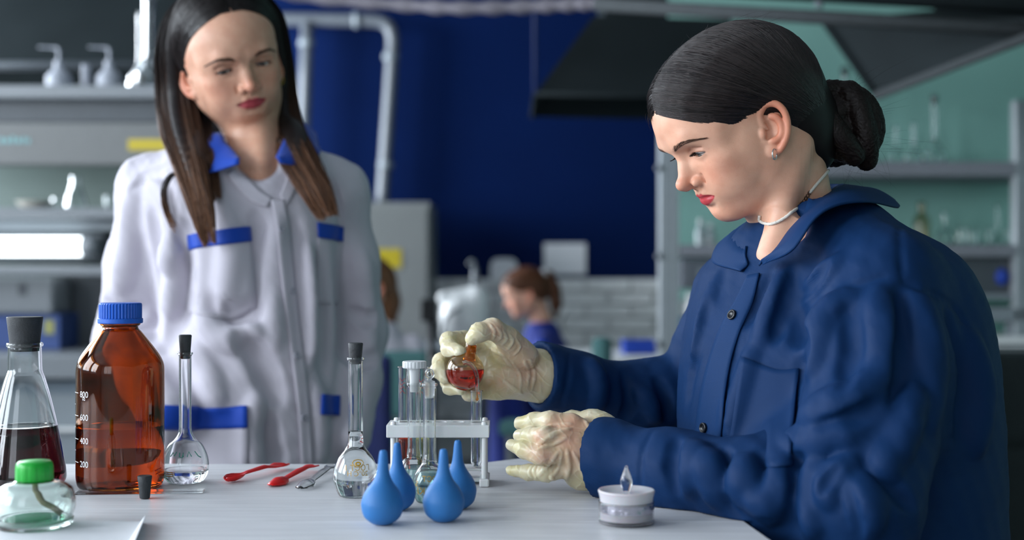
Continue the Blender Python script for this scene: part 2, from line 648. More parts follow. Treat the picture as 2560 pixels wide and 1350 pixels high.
# wall behind the camera, given an added window to carry the frontal fill
bm = bmesh.new()
fx0, fx1 = -2.5, -0.9
for lo, hi in (((LX, -2.8, 0), (4.2, -2.6, WZ0)), ((LX, -2.8, WZ1), (4.2, -2.6, 3.15)), ((LX, -2.8, WZ0), (fx0, -2.6, WZ1)), ((fx1, -2.8, WZ0), (4.2, -2.6, WZ1))):
    box(bm, np.array(lo), np.array(hi))
tag(link('wall_front', bm_mesh('wall_front', bm), M_white, smooth=False), kind='structure')
bm = bmesh.new()
for x in (fx0, (fx0 + fx1) / 2 - 0.03, fx1 - 0.06): box(bm, np.array((x, -2.72, WZ0)), np.array((x + 0.06, -2.66, WZ1)), 0.004)
for z in (WZ0, WZ0 + 1.25, WZ1 - 0.06): box(bm, np.array((fx0, -2.72, z)), np.array((fx1, -2.66, z + 0.06)), 0.004)
w = link('window_6', bm_mesh('window_frame', bm), M_wplast, smooth=False); w['kind'] = 'structure'
mbox('pane', (fx0 + 0.03, -2.692, WZ0 + 0.03), (fx1 - 0.03, -2.688, WZ1 - 0.03), M_pane, w)
mbox('window_sill', (fx0 - 0.05, -2.66, WZ0 - 0.04), (fx1 + 0.05, -2.44, WZ0), M_wplast, w, 0.006)

# white painted brickwork along the foot of the back wall
M_brick = mat('white painted brick', srgb(232, 232, 232), 0.7, var=0.08, scale=14, bump=0.5, bscale=60)
zb = CZ - (697 - 675) / F * WY
mbox('brick_backing', (LX, WY - 0.05, 0), (4.2, WY, zb), M_white, wall_back)
bm = bmesh.new(); box(bm, np.array((-0.122, -0.02, -0.031)), np.array((0.122, 0.02, 0.031)), 0.006, seg=1)
brick_me = bm_mesh('brick', bm); brick_me.materials.append(M_brick)
rs = random.Random(3)
nrow = int(zb / 0.072)
for r in range(nrow - 1, max(nrow - 12, -1), -1):
    for c in range(0, 14):
        x = -1.25 + c * 0.255 + (0.127 if r % 2 else 0)
        o = bpy.data.objects.new('brick', brick_me); COL.objects.link(o)
        o.location = (x, WY - 0.062 + rs.uniform(-0.006, 0.006), zb - (nrow - 1 - r) * 0.072 - 0.036)
        o.rotation_euler = (rs.uniform(-.02, .02), 0, rs.uniform(-.02, .02))
        wparent(o, wall_back)


def PB(name, x0, y0, x1, y1, d, t, m, parent=None, bev=0.0):
    """box whose front face fills the pixel rectangle at depth d and goes back by t"""
    a = P(x0, y1, d); b = P(x1, y0, d); b[1] = d + t
    return mbox(name, a, b, m, parent, bev)


def base_of(px, d, z=0.0):
    return np.array([(px - 1280) / F * d, d, z])


# --- grey pipes on the blue wall
d = WY - 0.12
pp = empty('wall_pipe', P(975, 505, d), 'grey pipe coming down the blue wall to the white cabinet', 'pipe')
tube('pipe_run', spline([P(560, 46, d), P(700, 48, d), P(820, 50, d), P(930, 52, d), P(966, 62, d), P(981, 92, d), P(980, 150, d), P(968, 330, d), P(955, 512, d)], 60), 0.036, M_pipe, pp, 14)
for a, b in ((P(978, 135, d), P(977, 150, d)), (P(965, 405, d), P(964, 420, d)), (P(885, 51, d), P(900, 51, d))):
    tube('pipe_collar', [a, b], 0.043, M_grey, pp, 14)
pp = empty('wall_pipe', P(760, 340, d), 'thinner grey pipe dropping beside the dark haired woman in white', 'pipe')
tube('pipe_run', [P(768, 55, d - 0.01), P(764, 200, d - 0.01), P(756, 420, d - 0.01), P(748, 640, d - 0.01)], 0.036, M_pipe, pp, 14)
tube('pipe_collar', [P(767, 100, d - 0.01), P(766, 116, d - 0.01)], 0.043, M_grey, pp, 14)

# --- white cabinet under the pipe
d = 6.5
cb = empty('white_cabinet', base_of(950, d), 'tall light grey cabinet with a yellow sticker under the pipe', 'cabinet')
a = P(800, 505, d); b = P(1076, 505, d)
mbox('body', (a[0], d + 0.02, 0.04), (b[0], d + 0.55, a[2]), M_cream, cb, 0.01)
mbox('door', (a[0] + 0.01, d, 0.1), (b[0] - 0.012, d + 0.018, a[2] - 0.03), M_cream, cb, 0.006)
mbox('plinth', (a[0] + 0.02, d + 0.04, 0), (b[0] - 0.02, d + 0.5, 0.04), M_dgrey, cb)
PB('sticker', 934, 622, 1003, 670, d - 0.003, 0.002, M_yellow, cb)

# --- notices on the wall
o = PB('wall_notice', 1360, 608, 1465, 686, WY - 0.006, 0.005, M_paper)
tag(o, 'white paper notice pinned to the blue wall', 'notice')
bm = bmesh.new()
dd = WY - 0.02
for i in range(24):
    pass
vs = [(1226 + 34 + 34 * math.copysign(abs(math.cos(t)) ** 0.5, math.cos(t)), 684 + 38 * math.copysign(abs(math.sin(t)) ** 0.5, math.sin(t))) for t in np.linspace(0, 2 * math.pi, 28, endpoint=False)]
f1 = [bm.verts.new(P(x, y, dd)) for x, y in vs]
fc = bm.faces.new(f1); r = bmesh.ops.extrude_face_region(bm, geom=[fc])
for e in r['geom']:
    if isinstance(e, bmesh.types.BMVert): e.co.y += 0.015
tag(link('wall_plaque', bm_mesh('wall_plaque', bm), M_paper, smooth=False), 'white plaque with rounded corners behind the seated girl', 'plaque')

# --- exhaust hoods and the rail under the ceiling
d = 4.9
hd = empty('exhaust_hood', P(1600, 235, d), 'dark grey exhaust hood behind the seated woman\'s forehead', 'hood')
A, B = P(1338, 234, d), P(1905, 246, d); A2, B2 = P(1492, 12, d + 0.0), P(1850, 20, d)
top = 0.35
v = [A, B, B2, A2]
back = [np.array([q[0] * 1.0, q[1] + 0.75, q[2]]) for q in (A, B)] + [np.array([q[0], q[1] + 0.5, q[2]]) for q in (B2, A2)]
v[2] = v[2] + np.array([0, 0.22, 0]); v[3] = v[3] + np.array([0, 0.22, 0])
o = link('canopy', mesh_np('canopy', np.array(v + back), [(0, 1, 2, 3), (5, 4, 7, 6), (4, 0, 3, 7), (1, 5, 6, 2), (3, 2, 6, 7)]), M_hood, smooth=False)
wparent(o, hd)
tube('rim', [A, B], 0.009, M_hood, hd, 8); tube('rim', [A, back[0]], 0.009, M_hood, hd, 8)
mbox('flue', (A2[0] + 0.05, d + 0.25, A2[2] - 0.01), (B2[0] - 0.05, d + 0.7, 3.15), M_hood, hd)
tube('suspension_wire', [A, P(1336, -400, d)], 0.008, mat('dark blue painted wire', srgb(10, 34, 84), 0.7), hd, 8)

hd = empty('exhaust_hood', P(2190, 238, 4.2), 'dark open exhaust hood above the shelf at the right', 'hood')
B_, C_ = P(2190, 240, 4.3), P(2660, 58, 3.5)
D_, E_ = P(2062, 60, 4.5), P(2640, 10, 3.9)
th = np.array([0, 0.03, 0.02])
q = [B_, C_, E_, D_]
o = link('canopy', mesh_np('canopy', np.array(q + [p + th for p in q]), [(0, 1, 2, 3), (7, 6, 5, 4), (0, 4, 5, 1), (1, 5, 6, 2), (2, 6, 7, 3), (3, 7, 4, 0)]), M_hood, smooth=False)
wparent(o, hd)
tube('rim', [B_, C_], 0.016, M_rail, hd, 8)
tube('rim', [B_, D_], 0.010, M_hood, hd, 8)
mbox('flue', (D_[0] + 0.35, 4.0, 1.85), (D_[0] + 0.75, 4.4, 3.15), M_hood, hd)

rl = empty('ceiling_rail', P(1490, 10, 4.0), 'long grey rail running above the exhaust hoods', 'rail')
a, b = P(1488, 10, 4.2), P(2700, 82, 3.6)
dirv = (b - a)
for nm, off, rr in (('rail_bar', 0.0, 0.022), ('rail_bar', 0.075, 0.030)):
    tube(nm, [a + np.array([0, 0, off]), b + np.array([0, 0, off])], rr, M_hood if off else M_rail, rl, 8)
for t in (0.02, 0.5, 0.98):
    c = a + dirv * t
    tube('hanger', [c + np.array([0, 0, 0.03]), np.array([c[0], c[1], 3.15])], 0.012, M_grey, rl, 8)
dk = tube('sagging_duct', spline([P(640, -30, 5.0), P(800, -4, 4.9), P(1000, 12, 4.7), P(1150, 20, 4.5), P(1300, 17, 4.4), P(1420, 12, 4.3), P(1500, 8, 4.2)], 60), [0.022 + 0.004 * math.sin(i * 1.3) for i in range(60)], mat('pale fabric sleeve', srgb(92, 88, 96), 0.8, var=0.2, scale=20), None, 10)
tag(dk, 'pale sagging cable sleeve hanging across the top of the blue wall', 'cable')

# --- fume cupboard at the left
d = 4.5
fc_ = empty('fume_cupboard', base_of(150, d), 'grey fume cupboard with a lit lamp behind the woman in white', 'cupboard')
xr = 560
PB('top_shelf', -420, 212, xr, 246, d, 0.55, M_lgrey, fc_, 0.006)
PB('lintel', -420, 247, xr, 303, d + 0.06, 0.06, M_dgrey, fc_)
PB('header_panel', -420, 305, xr, 414, d + 0.01, 0.04, mat('dull header enamel', srgb(104, 106, 106), 0.5, var=0.03), fc_, 0.008)
PB('sticker', 320, 348, 420, 376, d + 0.007, 0.002, M_yellow, fc_)
for i, (x0, x1, y0, y1) in enumerate([(-2, 8, 344, 358), (13, 24, 346, 358), (29, 36, 340, 358), (41, 52, 346, 358), (57, 62, 342, 358), (66, 74, 346, 358)]):
    PB('print_mark', x0, y0, x1, y1, d + 0.008, 0.001, M_tealprint, fc_)
PB('back_panel', -420, 400, xr, 1180, d + 0.52, 0.02, mat('grey green panel', srgb(112, 128, 122), 0.5, var=0.05, scale=3), fc_)
PB('shelf', -420, 519, xr, 546, d + 0.02, 0.5, M_lgrey, fc_, 0.005)
PB('shelf_lip', -420, 547, xr, 576, d + 0.10, 0.04, M_grey, fc_)
lh = PB('lamp_housing', -420, 580, 262, 652, d + 0.14, 0.08, M_dgrey, fc_, 0.01)
m_l, nt_l, b_l = nt_new('lamp tube glow')
setp(b_l, Base_Color=(0.9, 0.95, 1.0), Emission_Color=(0.86, 0.95, 1.0), Emission_Strength=5.0)
tb = tube('lamp_tube', [P(-420, 616, d + 0.08), P(206, 616, d + 0.08)], 0.033, m_l, fc_, 16)
tube('lamp_socket', [P(207, 616, d + 0.08), P(248, 616, d + 0.08)], 0.034, M_lgrey, fc_, 16)
PB('rail', -420, 664, xr, 690, d, 0.08, M_lgrey, fc_, 0.005)
PB('side_panel', 150, 692, 330, 870, d + 0.32, 0.03, M_dgrey, fc_)
PB('upright', xr - 12, 212, xr + 10, 1180, d, 0.55, M_grey, fc_)
PB('worktop', -420, 888, xr, 948, d - 0.16, 0.66, M_lgrey, fc_, 0.006)
for k in range(3):
    x0 = -420 + k * 330
    PB('cabinet_door', x0 + 6, 985, x0 + 322, 1420, d - 0.10, 0.02, M_grey, fc_, 0.004)
PB('base', -420, 952, xr, 1460, d - 0.08, 0.55, mat('blue grey laminate', srgb(120, 134, 146), 0.5, var=0.04, scale=8), fc_)
PB('handle_rail', -420, 1070, xr, 1078, d - 0.125, 0.02, M_wplast, fc_)

# instrument and boxes in the cupboard
o = PB('instrument_case', -180, 692, 133, 782, d + 0.1, 0.2, M_lgrey, None, 0.012)
tag(o, 'pale grey instrument case under the lamp of the fume cupboard', 'instrument')
o.location.z -= 0.005
PB('display', 45, 708, 66, 738, d + 0.097, 0.004, M_dgrey, o)
o = PB('blue_carton', -60, 798, 150, 886, d + 0.12, 0.2, mat('blue carton', srgb(48, 72, 128), 0.6, var=0.1, scale=20), None, 0.003)
tag(o, 'blue carton with a small yellow mark on the fume cupboard worktop', 'box')
o.location.z += 0.0175
PB('printed_mark', 110, 800, 135, 835, d + 0.117, 0.002, mat('dull yellow print', srgb(150, 150, 90), 0.6), o)

# --- shelving at the right
d = 4.7
M_screen = M_teal
pw = struct('wall_partition', (P(1672, 0, d + 0.42)[0], d + 0.42, 0), (4.2, d + 0.52, 2.9), M_teal)
sh = empty('shelving_unit', base_of(2100, d), 'grey metal shelving unit with glassware against the pale green wall', 'shelf')
for x0, x1 in ((1648, 1698), (2538, 2575)):
    p_ = PB('post', x0, 250, x1, 1390, d, 0.05, M_alu, sh, 0.004)
    for gx in (x0 + 12, x1 - 20):
        PB('groove', gx, 250, gx + 6, 1380, d - 0.003, 0.004, M_grey, sh)
for by in (420, 640, 860):
    o = lathe('bolt', [(0, 0.014), (0.008, 0.014), (0.012, 0.008), (0.012, 0)], M_lgrey, None, 12, P(1646, by, d - 0.001), rot=(math.pi / 2, 0, 0)); wparent(o, sh)
PB('shelf_board', 1700, 404, 2640, 440, d, 0.4, M_shelf, sh, 0.004)
PB('shelf_board', 1700, 612, 2640, 642, d, 0.4, M_shelf, sh, 0.004)
PB('socket_panel', 1830, 645, 2640, 735, d + 0.05, 0.05, M_dgrey, sh)
PB('socket_panel_edge', 1830, 735, 2640, 748, d + 0.02, 0.08, M_grey, sh)
o = PB('light_switch', 2350, 672, 2386, 706, d + 0.042, 0.008, M_cream, sh, 0.003)
for x in (2488, 2538):
    o = lathe('blue_socket', [(0, 0.02), (0.014, 0.02), (0.020, 0.016), (0.022, 0.0)], M_bluepl, None, 20, P(x + 16, 692, d + 0.05), rot=(math.pi / 2, 0, 0)); o.scale = (1, 1.4, 1); wparent(o, sh)
PB('worktop', 1700, 902, 2640, 935, d - 0.15, 0.55, M_lgrey, sh, 0.005)
PB('base', 1720, 936, 2640, 1390, d - 0.05, 0.45, M_grey, sh)
o = PB('drawer_box', 1712, 648, 1822, 722, d, 0.3, mat('slate grey box', srgb(84, 90, 98), 0.5, var=0.05), None, 0.006)
tag(o, 'slate grey box on the shelf beneath the seated woman\'s chin', 'box')
PB('label_holder', 1745, 672, 1790, 694, d - 0.004, 0.005, M_grey, o)
# vented white device, balance on legs
o = empty('vented_device', P(2500, 902, d - 0.1), 'white device with a row of vent slots on the right worktop', 'device')
PB('case', 2415, 846, 2640, 900, d - 0.1, 0.3, M_wplast, o, 0.008)
for k in range(12):
    PB('vent_slot', 2450 + k * 11, 862, 2455 + k * 11, 882, d - 0.103, 0.004, M_dgrey, o)
o.location.z += 0.0045
o = empty('bench_instrument', P(2500, 845, d), 'grey boxed instrument on short legs above the vented device', 'instrument')
PB('case', 2440, 776, 2620, 812, d, 0.25, M_grey, o, 0.006)
for x in (2446, 2520, 2600):
    PB('leg', x, 812, x + 12, 846, d + 0.02, 0.03, M_grey, o)
PB('knob', 2538, 812, 2550, 834, d + 0.01, 0.01, M_black, o)
o.location.z += 0.0105

# --- back table and the girls' corner
bt = empty('white_table', base_of(1480, 5.3), 'white table in front of the white brick wall', 'table')
zt2 = 0.72
x0, x1 = P(1335, 0, 5.2)[0], P(1655, 0, 5.0)[0]
mbox('table_top', (x0, 4.93, zt2 - 0.03), (x1, 5.42, zt2), M_wplast, bt, 0.006)
mbox('drawer_unit', (P(1530, 0, 5.2)[0], 5.0, 0.08), (x1 - 0.02, 5.38, zt2 - 0.03), M_wplast, bt, 0.004)
for x in (x0 + 0.02, x0 + 0.26):
    for y in (4.96, 5.36):
        mbox('leg', (x, y, 0), (x + 0.03, y + 0.03, zt2 - 0.03), M_lgrey, bt)
o = PB('blue_tray', 1560, 858, 1640, 892, 5.0, 0.15, M_bluepl, None, 0.004)
o.location.z += zt2 - P(0, 892, 5.0)[2] + 0.0005
tag(o, 'small blue tray on the white table at the back', 'tray')


def back_chair(name, px, d, w, top, label, turn):
    e = empty(name, base_of(px, d), label, 'chair', 'teal chairs at the back')
    ux = np.array([math.cos(turn), math.sin(turn), 0]); uy = np.array([-math.sin(turn), math.cos(turn), 0])
    c = base_of(px, d)
    def slab(nm, a, b, m, bev):
        bm = bmesh.new(); box(bm, np.array(a), np.array(b), bev)
        me = bm_mesh(nm, bm); me.transform(Matrix.Rotation(turn, 4, 'Z')); o = link(nm, me, m, e, smooth=False)
        return o
    slab('backrest', (-w / 2, -0.03, 0.52), (w / 2, 0.03, top), M_seat, 0.02)
    slab('seat', (-w / 2, -0.03, 0.42), (w / 2, 0.40, 0.48), M_seat, 0.02)
    for sx in (-1, 1):
        for sy in (0.0, 0.36):
            slab('leg', (sx * (w / 2 - 0.03) - 0.012, sy - 0.012, 0), (sx * (w / 2 - 0.03) + 0.012, sy + 0.012, 0.43 if sy else 0.6), M_lgrey, 0.003)
    return e


back_chair('teal_chair', 1505, 4.75, 0.10, 0.80, 'narrow teal chair seen edge on before the white table', 1.2)
back_chair('teal_chair', 1000, 4.6, 0.20, 0.76, 'teal chair back beside the sleeve of the woman in white', 0.15)
o = empty('navy_chair', base_of(955, 3.6), 'navy blue chair just behind the sleeve of the woman in white', 'chair')
M_navy0 = mat('navy upholstery', srgb(18, 30, 84), 0.75, var=0.1, scale=40)
cc = base_of(930, 3.6)
mbox('backrest', (cc[0] - 0.2, 3.58, 0.48), (cc[0] + 0.055, 3.63, 0.81), M_navy0, o, 0.02)
mbox('seat', (cc[0] - 0.2, 3.63, 0.40), (cc[0] + 0.055, 4.0, 0.46), M_navy0, o, 0.02)
for x in (cc[0] - 0.18, cc[0] + 0.03):
    for y in (3.6, 3.96): mbox('leg', (x, y, 0), (x + 0.02, y + 0.02, 0.42), M_black, o)

# white machine, black stand, drip tap
mt = empty('back_bench', base_of(1130, 5.6), 'grey bench carrying the white machine at the back', 'table')
x0, x1 = P(1060, 0, 5.5)[0], P(1222, 0, 5.5)[0]
mbox('bench_top', (x0 - 0.4, 5.38, 0.69), (x1, 5.9, 0.72), M_grey, mt, 0.004)
for x in (x0 - 0.38, x1 - 0.04):
    for y in (5.41, 5.84): mbox('leg', (x, y, 0), (x + 0.04, y + 0.04, 0.69), M_dgrey, mt)
wm = empty('white_machine', P(1160, 868, 5.45), 'white rounded machine with a bulky head on the back bench', 'machine')
zb0 = 0.7205
s_ = SDF(P(1080, 880, 5.3), P(1240, 690, 5.3) + np.array([0, 0.5, 0]), 0.008)
s_.ell(P(1160, 790, 5.5), (0.105, 0.09, 0.10), k=0.03)
s_.ell(P(1195, 750, 5.5), (0.05, 0.07, 0.06), k=0.03)
s_.cone(P(1110, 745, 5.5), P(1180, 740, 5.5), 0.03, 0.04, k=0.02)
s_.cone(P(1130, 830, 5.5), P(1195, 830, 5.5), 0.05, 0.05, k=0.02)
v, f = s_.mesh('m'); v[:, 2] = np.maximum(v[:, 2], zb0)
wparent(link('machine_body', mesh_np('machine_body', v, f), M_wplast), wm)
tube('hose', spline([P(1150, 770, 5.42), P(1120, 790, 5.4), P(1108, 830, 5.42), P(1120, 850, 5.44)], 16), 0.008, M_lgrey, wm)
bs = empty('black_stand', base_of(1075, 5.2), 'black stand with a square head beside the white machine', 'stand')
PB('head', 1052, 748, 1092, 804, 5.2, 0.06, M_black, bs, 0.005)
tube('pole', [P(1079, 800, 5.23), np.array([P(1079, 800, 5.23)[0], 5.23, 0.02])], 0.016, M_black, bs)
lathe('foot', [(0, 0.025), (0.13, 0.02), (0.14, 0.0), (0, 0)], M_black, bs, 24, (P(1079, 800, 5.23)[0] - P(1075, 0, 5.2)[0], 0.03, 0))
tp = empty('swan_neck_tap', P(1187, 700, 5.75), 'slim pale swan neck tap standing behind the white machine', 'tap')
q0 = P(1188, 690, 5.75)
tube('tap_body', [np.array([q0[0], 5.75, 0.7205]), q0, P(1187, 668, 5.75)], [0.018, 0.016, 0.013], M_lgrey, tp)
tube('spout', spline([P(1187, 672, 5.75), P(1185, 656, 5.75), P(1178, 652, 5.75), P(1171, 662, 5.75)], 14), 0.008, M_lgrey, tp)
lathe('tap_flange', [(0, 0.012), (0.022, 0.012), (0.026, 0)], M_lgrey, tp, 16, np.array([q0[0], 5.75, 0.7205]) - P(1187, 700, 5.75))

# --- the white work table in the foreground
M_table = None
m, nt, b = nt_new('white table top')
tc = nt.nodes.new('ShaderNodeTexCoord'); mp = nt.nodes.new('ShaderNodeMapping'); mp.inputs['Scale'].default_value = (1.2, 14, 14)
nz = nt.nodes.new('ShaderNodeTexNoise'); nz.inputs['Scale'].default_value = 6; nz.inputs['Detail'].default_value = 8
rp = nt.nodes.new('ShaderNodeValToRGB'); rp.color_ramp.elements[0].position = 0.3; rp.color_ramp.elements[1].position = 0.7
rp.color_ramp.elements[0].color = (*srgb(204, 204, 207), 1); rp.color_ramp.elements[1].color = (*srgb(221, 221, 224), 1)
nt.links.new(tc.outputs['Object'], mp.inputs['Vector']); nt.links.new(mp.outputs['Vector'], nz.inputs['Vector']); nt.links.new(nz.outputs['Fac'], rp.inputs['Fac'])
nt.links.new(rp.outputs['Color'], b.inputs['Base Color']); setp(b, Roughness=0.42, Specular_IOR_Level=0.35)
bp = nt.nodes.new('ShaderNodeBump'); bp.inputs['Strength'].default_value = 0.12; bp.inputs['Distance'].default_value = 0.001
nt.links.new(nz.outputs['Fac'], bp.inputs['Height']); nt.links.new(bp.outputs['Normal'], b.inputs['Normal'])
M_table = m
wt = empty('work_table', (-0.4, 1.3, 0), 'white work table holding the flasks and rubber bulbs', 'table')
fl = T(-900, 1161); fr = T(1180, 1160); fr2 = T(1300, 1146)
yf = fr[1]
# planks of the top, split by two fine joints that run across the picture
yj1, yj2 = T(0, 1272)[1], T(0, 1304)[1]
xr_, xl_ = 0.205, -1.6
def plank(pts, nm='plank'):
    bm = bmesh.new()
    vs = [bm.verts.new((float(x), float(y), ZT - 0.028)) for x, y in pts]
    fc2 = bm.faces.new(vs); r = bmesh.ops.extrude_face_region(bm, geom=[fc2])
    tv = [e for e in r['geom'] if isinstance(e, bmesh.types.BMVert)]
    for e in tv: e.co.z = ZT
    es = [e for e in bm.edges if all(abs(q.co.z - ZT) < 1e-6 for q in e.verts)]
    bmesh.ops.bevel(bm, geom=es, offset=0.0006, segments=1, affect='EDGES')
    o = link(nm, bm_mesh(nm, bm), M_table, smooth=False)
    return wparent(o, wt)
gp = 0.0003
plank([(xl_, yj1 + gp), (0.225, yj1 + gp), (0.190, 1.45), (xr_ - 0.02, yf + 0.05), (fr2[0], fr2[1]), (fr[0], yf), (xl_, yf)])
plank([(xl_, yj2 + gp), (0.243, yj2 + gp), (0.225, yj1 - gp), (xl_, yj1 - gp)])
plank([(xl_, 0.75), (0.22, 0.75), (0.243, 0.80), (0.256, 1.0), (0.256, 1.2), (0.243, yj2 - gp), (xl_, yj2 - gp)])
M_steel = mat('brushed steel', srgb(150, 152, 156), 0.35, 0.8, var=0.05)
for x in (-1.5, 0.12):
    for y in (0.85, 1.62):
        mbox('leg', (x, y, 0), (x + 0.04, y + 0.04, ZT - 0.0285), M_steel, wt, 0.003)
mbox('apron', (-1.5, 0.87, ZT - 0.1), (0.15, 0.89, ZT - 0.0285), M_steel, wt)
mbox('apron', (-1.5, 1.63, ZT - 0.1), (0.15, 1.65, ZT - 0.0285), M_steel, wt)
# ------------------------------------------------------------------ glassware on the table
G_clear = glass('clear glass', (0.97, 0.985, 0.98), 0.0, 1.46)
G_amber = glass('amber glass', (0.47, 0.155, 0.024), 0.0, 1.46)
G_water = glass('clear water', (0.985, 0.995, 1.0), 0.0, 1.33)
G_plastic = glass('clear soft plastic', (0.93, 0.95, 0.96), 0.12, 1.4)
M_bulb = mat('blue rubber', srgb(40, 112, 178), 0.55, var=0.06, scale=25, bump=0.12, bscale=700, Subsurface_Weight=0.05, Subsurface_Scale=0.004)
M_cap = mat('blue screw cap', srgb(18, 88, 190), 0.42, var=0.03)
M_green = mat('green plastic cap', srgb(24, 168, 52), 0.38, var=0.08, scale=60)
M_red = mat('red plastic', srgb(226, 8, 14), 0.28, var=0.05, scale=60)
M_rack = mat('milky white plastic', srgb(226, 228, 228), 0.35, var=0.02, Subsurface_Weight=0.15, Subsurface_Scale=0.004)
M_print = mat('white print', srgb(225, 225, 225), 0.6, var=0.01)
M_gold = mat('gold print', srgb(196, 150, 30), 0.45, var=0.05)
M_redprint = mat('red marker', srgb(176, 46, 40), 0.6, var=0.05)
M_greenpen = mat('green marker', srgb(70, 160, 140), 0.6, var=0.05)


def tinted(name, col, w=1.0, ior=1.33):
    return glass(name, col, 0.0, ior)


def vessel(name, outer, wall, m, parent, loc, n=56, base=None, ztop=None):
    """glass vessel: outer profile from the foot up to the rim, plus an inner skin"""
    inner = []
    z0 = outer[0][1] + (base or wall * 1.6)
    for r, z in outer:
        if r - wall > 0 and z > z0: inner.append((r - wall, z))
    inner = [(0, z0), (max(inner[0][0] * 0.9, 0.001), z0)] + inner
    prof = [(0, outer[0][1])] + list(outer) + inner[::-1]
    return lathe(name, prof, m, parent, n, loc), inner


def liquid(name, inner, level, m, parent, loc, n=56, over=0.0004, meniscus=0.0008):
    pr = [(0, inner[0][1] - over)]
    for r, z in inner[1:]:
        if z < level: pr.append((r + over, max(z, inner[0][1] - over)))
    zs = [p[1] for p in inner[1:]]; rs_ = [p[0] for p in inner[1:]]
    rl_ = float(np.interp(level, zs, rs_))
    pr += [(rl_ + over, level), (rl_ * 0.9, level - meniscus * 0.6), (rl_ * 0.6, level - meniscus), (0, level - meniscus)]
    return lathe(name, pr, m, parent, n, loc)


def text_mesh(txt, size, depth=0.0):
    cu = bpy.data.curves.new('text', 'FONT'); cu.body = txt; cu.size = size; cu.resolution_u = 3
    o = bpy.data.objects.new('text', cu); COL.objects.link(o)
    bpy.context.view_layer.update()
    me = bpy.data.meshes.new_from_object(o.evaluated_get(bpy.context.evaluated_depsgraph_get()))
    bpy.data.objects.remove(o); bpy.data.curves.remove(cu)
    bm = bmesh.new(); bm.from_mesh(me); bpy.data.meshes.remove(me)
    bmesh.ops.triangulate(bm, faces=bm.faces)
    bmesh.ops.subdivide_edges(bm, edges=[e for e in bm.edges if e.calc_length() > size * 0.25], cuts=2)
    me = bm_mesh('text', bm)
    return me


def wrap(me, rfun, ang, z, mirror=False, off=0.0003, cx=0.0):
    """lay a flat text mesh on a surface of revolution; ang measured from -y (towards the camera), + to the right"""
    n = len(me.vertices)
    co = np.empty(n * 3, np.float32); me.vertices.foreach_get('co', co); co = co.reshape(-1, 3)
    w = (co[:, 0].max() + co[:, 0].min()) / 2
    x = co[:, 0] - w
    if mirror: x = -x
    zz = z + co[:, 1]
    r = np.array([rfun(q) for q in zz]) + off
    a = ang + x / r
    out = np.stack([r * np.sin(a) + cx, -r * np.cos(a), zz], 1)
    me.vertices.foreach_set('co', out.astype(np.float32).ravel()); me.update()
    return me


def prof_r(prof):
    zs = np.array([p[1] for p in prof]); rs_ = np.array([p[0] for p in prof])
    o = np.argsort(zs, kind='stable')
    return lambda z: float(np.interp(z, zs[o], rs_[o]))


def stopper(name, parent, loc, r0, r1, h, n=36, label=None, top_ring=True):
    """tapered rubber bung: r0 at the foot, r1 at the top"""
    pr = smooth_prof([(0, 0), (r0 - 0.001, 0), (r0, 0.001), (r0, 0.001), (r1, h - 0.001), (r1, h - 0.001), (r1 - 0.0012, h), (r1 * 0.6, h - 0.0003), (0, h - 0.0003)], 3)
    return lathe(name, pr, M_rub, parent, n, loc)


def on_table(px, py_base):
    p = T(px, py_base); p[2] = ZT + 0.0006
    return p


# ---- amber bottle
b0 = on_table(301, 1217)
sc = b0[1] / F                                           # metres per pixel there
am = empty('amber_bottle', b0, 'large amber glass bottle with ribbed blue screw cap and white scale', 'bottle')
R = 107 * sc
z = lambda py: (1222 - py) * sc
op = smooth_prof([(R * 0.86, 0), (R * 0.95, 0.002), (R * 0.995, 0.010), (R, 0.02), (R, 0.02), (R, z(935)), (R, z(935)), (R * 0.985, z(918)), (R * 0.93, z(902)), (R * 0.80, z(880)), (R * 0.50, z(838)), (R * 0.43, z(830)), (R * 0.405, z(826)), (R * 0.405, z(822)), (R * 0.45, z(818)), (R * 0.45, z(813)), (R * 0.38, z(810)), (R * 0.38, z(775))], 4)
bo, inn = vessel('glass_body', op, 0.0028, G_amber, am, (0, 0, 0), 72)
G_amliq = glass('amber bottle liquid', (0.93, 0.80, 0.62), 0.0, 1.34)
liquid('liquid', inn, z(1070), G_amliq, am, (0, 0, 0), 72)
# ribbed cap
rc, n = 53 * sc, 120
prf = [(rc * 1.01, z(814)), (rc * 1.03, z(812)), (rc * 1.03, z(803)), (rc * 0.985, z(801)), (rc * 0.985, z(768)), (rc * 0.96, z(764)), (rc * 0.9, z(763)), (0, z(763))]
v, f = lathe_vf([(0, z(814))] + prf, n)
v = np.array(v)
rr = np.hypot(v[:, 0], v[:, 1]); zz = v[:, 2]
i = np.arange(len(v))
rib = (np.round(np.arctan2(v[:, 1], v[:, 0]) / (2 * math.pi) * n).astype(int) % 3 == 0)
msk = rib & (zz < z(766)) & (zz > z(802.5)) & (rr > rc * 0.9)
v[msk, :2] *= 0.955
o = link('screw_cap', mesh_np('screw_cap', v, f), M_cap, am, smooth=False)
rf = lambda q: R
for k, (txt, py) in enumerate((('800', 985), ('600', 1041), ('400', 1098), ('200', 1155))):
    me = wrap(text_mesh(txt, 0.0105), rf, -0.62, z(py + 6.5))
    link('scale_number', me, M_print, am, smooth=False)
    for dy, l in ((0, 0.30), (29, 0.10)):
        if txt == '200' and dy: continue
        a0, a1 = (-1.16, -1.16 + l)
        aa = np.linspace(a0, a1, 8); zz = z(py - 3 + dy)
        v = [((R + 0.0003) * math.sin(a), -(R + 0.0003) * math.cos(a), zz + s_) for a in aa for s_ in (-0.0004, 0.0004)]
        link('scale_line', mesh_np('scale_line', np.array(v), [(2 * q, 2 * q + 2, 2 * q + 3, 2 * q + 1) for q in range(7)]), M_print, am, smooth=False)
